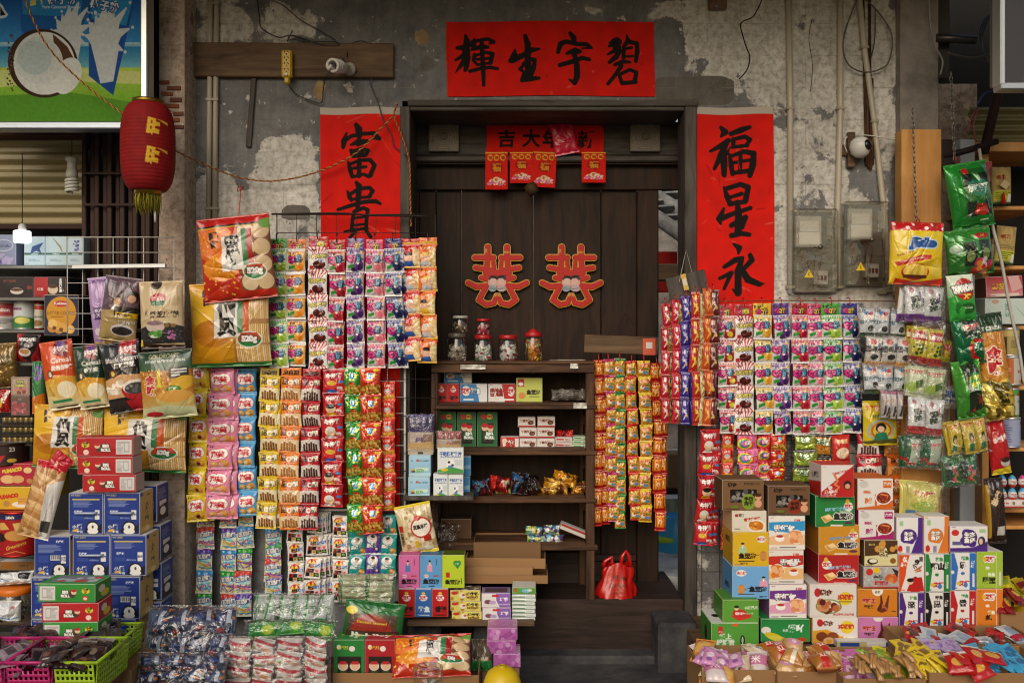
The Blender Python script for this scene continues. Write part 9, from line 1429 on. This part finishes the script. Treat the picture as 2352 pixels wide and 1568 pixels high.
for x0,x1,bg,tp,lab in((487,680,'#237a34','#2f8a40','upright green seaweed roll gift box in the front carton'),(683,872,'#a81c24','#b82a32','upright red seaweed roll gift box in the front carton')):pbox(lab,t12(x0,1296),t12(x1,1545),-.66,.1,br(bg),bg,bg,(tp,[('sp',8,.08,['#d8c23a','#e6dcd6'],(.2,.2,.8,.8),2)]),name='gift_box')
open_box('plain brown carton holding the two upright gift boxes',764,908,1545,-.68,.16)
pbag('big red rice cracker bag lying tilted in front of the low ledge',t12(870,1262),t12(1352,1530),-.62,wang('red',9),'#c43a14',.05,.03,83,rot=(-42,-2,0),wr=.008,name='cracker_bag')
open_box('brown carton under the tilted red rice cracker bag',905,1100,1550,-.72,.22)
for k,(x0,y0,x1,y1,lab)in enumerate(((1452,1225,1640,1300,'topmost pink wrapped brick beside the front cracker bag'),(1448,1302,1632,1385,'middle pink wrapped brick beside the front cracker bag'),(1490,1387,1660,1470,'lowest pink wrapped brick beside the front cracker bag'))):pbox(lab,t12(x0,y0),t12(x1,y1),-.55,.12,[('sp',12,.08,['#d88ad0','#b05aa8','#e0a8da'],(0,0,1,1),k)],'#c26ab8','#a8529e','#cf80c6',mat='foil',name='wrapped_brick',cat='brick')
m = MB();s = mpu(-.55);p = W(1150,t12(0,1470)[1],-.55);m.box((p.x,p.y+.07,p.z/2-.002),(.15,.13,p.z-.006),'#7d5f42',0,None,.003);tag(m.build('carton',M['board']),'brown carton under the pink wrapped bricks','carton')
pbag('dark green and clear snack packet beside the pink bricks',t12(1350,1290),t12(1485,1475),-.52,[('r',0,0,1,.7,'#5a4a3a'),('sp',20,.08,['#8a6a4a','#b9a890','#3a3a2a'],(0,0,1,.7),3),('r',0,.7,1,1,'#1f7a3a')],'#5a4a3a',.03,.03,85,rot=(-20,0,0),wr=.008)
for lab,u,vt,r,col,mt in(('clear screw lid jar at the bottom edge of the picture',t12(1080,0)[0],t12(0,1462)[1],35,'#b9bcc2','clear_hard'),('round yellow lidded tub at the bottom edge',t12(1545,0)[0],t12(0,1462)[1],45,'#cfae12','plastic')):
 y = -1.05;s = mpu(y);z = W(u,vt,y).z;r*=s;e = empty('lidded_jar' if col[1]=='b' else 'yellow_tub',(W(u,0,y).x,y,0),lab,'jar' if col[1]=='b' else 'tub');m = MB()
 if col[1]=='b':m.lathe([(r*.8,z),(r*.97,z-.003),(r,z-.01),(r,z-.05),(r*.96,z-.052)],seg=36,col=col,caps=False);m.lathe([(0,z-.004),(r*.8,z)],seg=36,col=col,caps=False)
 else:m.lathe([(0,z),(r*.4,z-.003),(r*.75,z-.02),(r*.95,z-.05),(r,z-.08),(r*1.02,z-.1)],seg=36,col=col,caps=False);m.lathe([(r*.2,z-.002),(r*.19,z+.004),(r*.1,z+.005),(r*.09,z+.001),(0,z+.001)],seg=24,col='#b8980e',caps=False)
 m.build('lid',M[mt],e);m = MB();m.lathe([(r*.9,0),(r*.95,.01),(r*.95,z-.09),(r*.9,z-.06)],seg=36,col='#9a8a70');m.build('jar_body',M[mt],e)
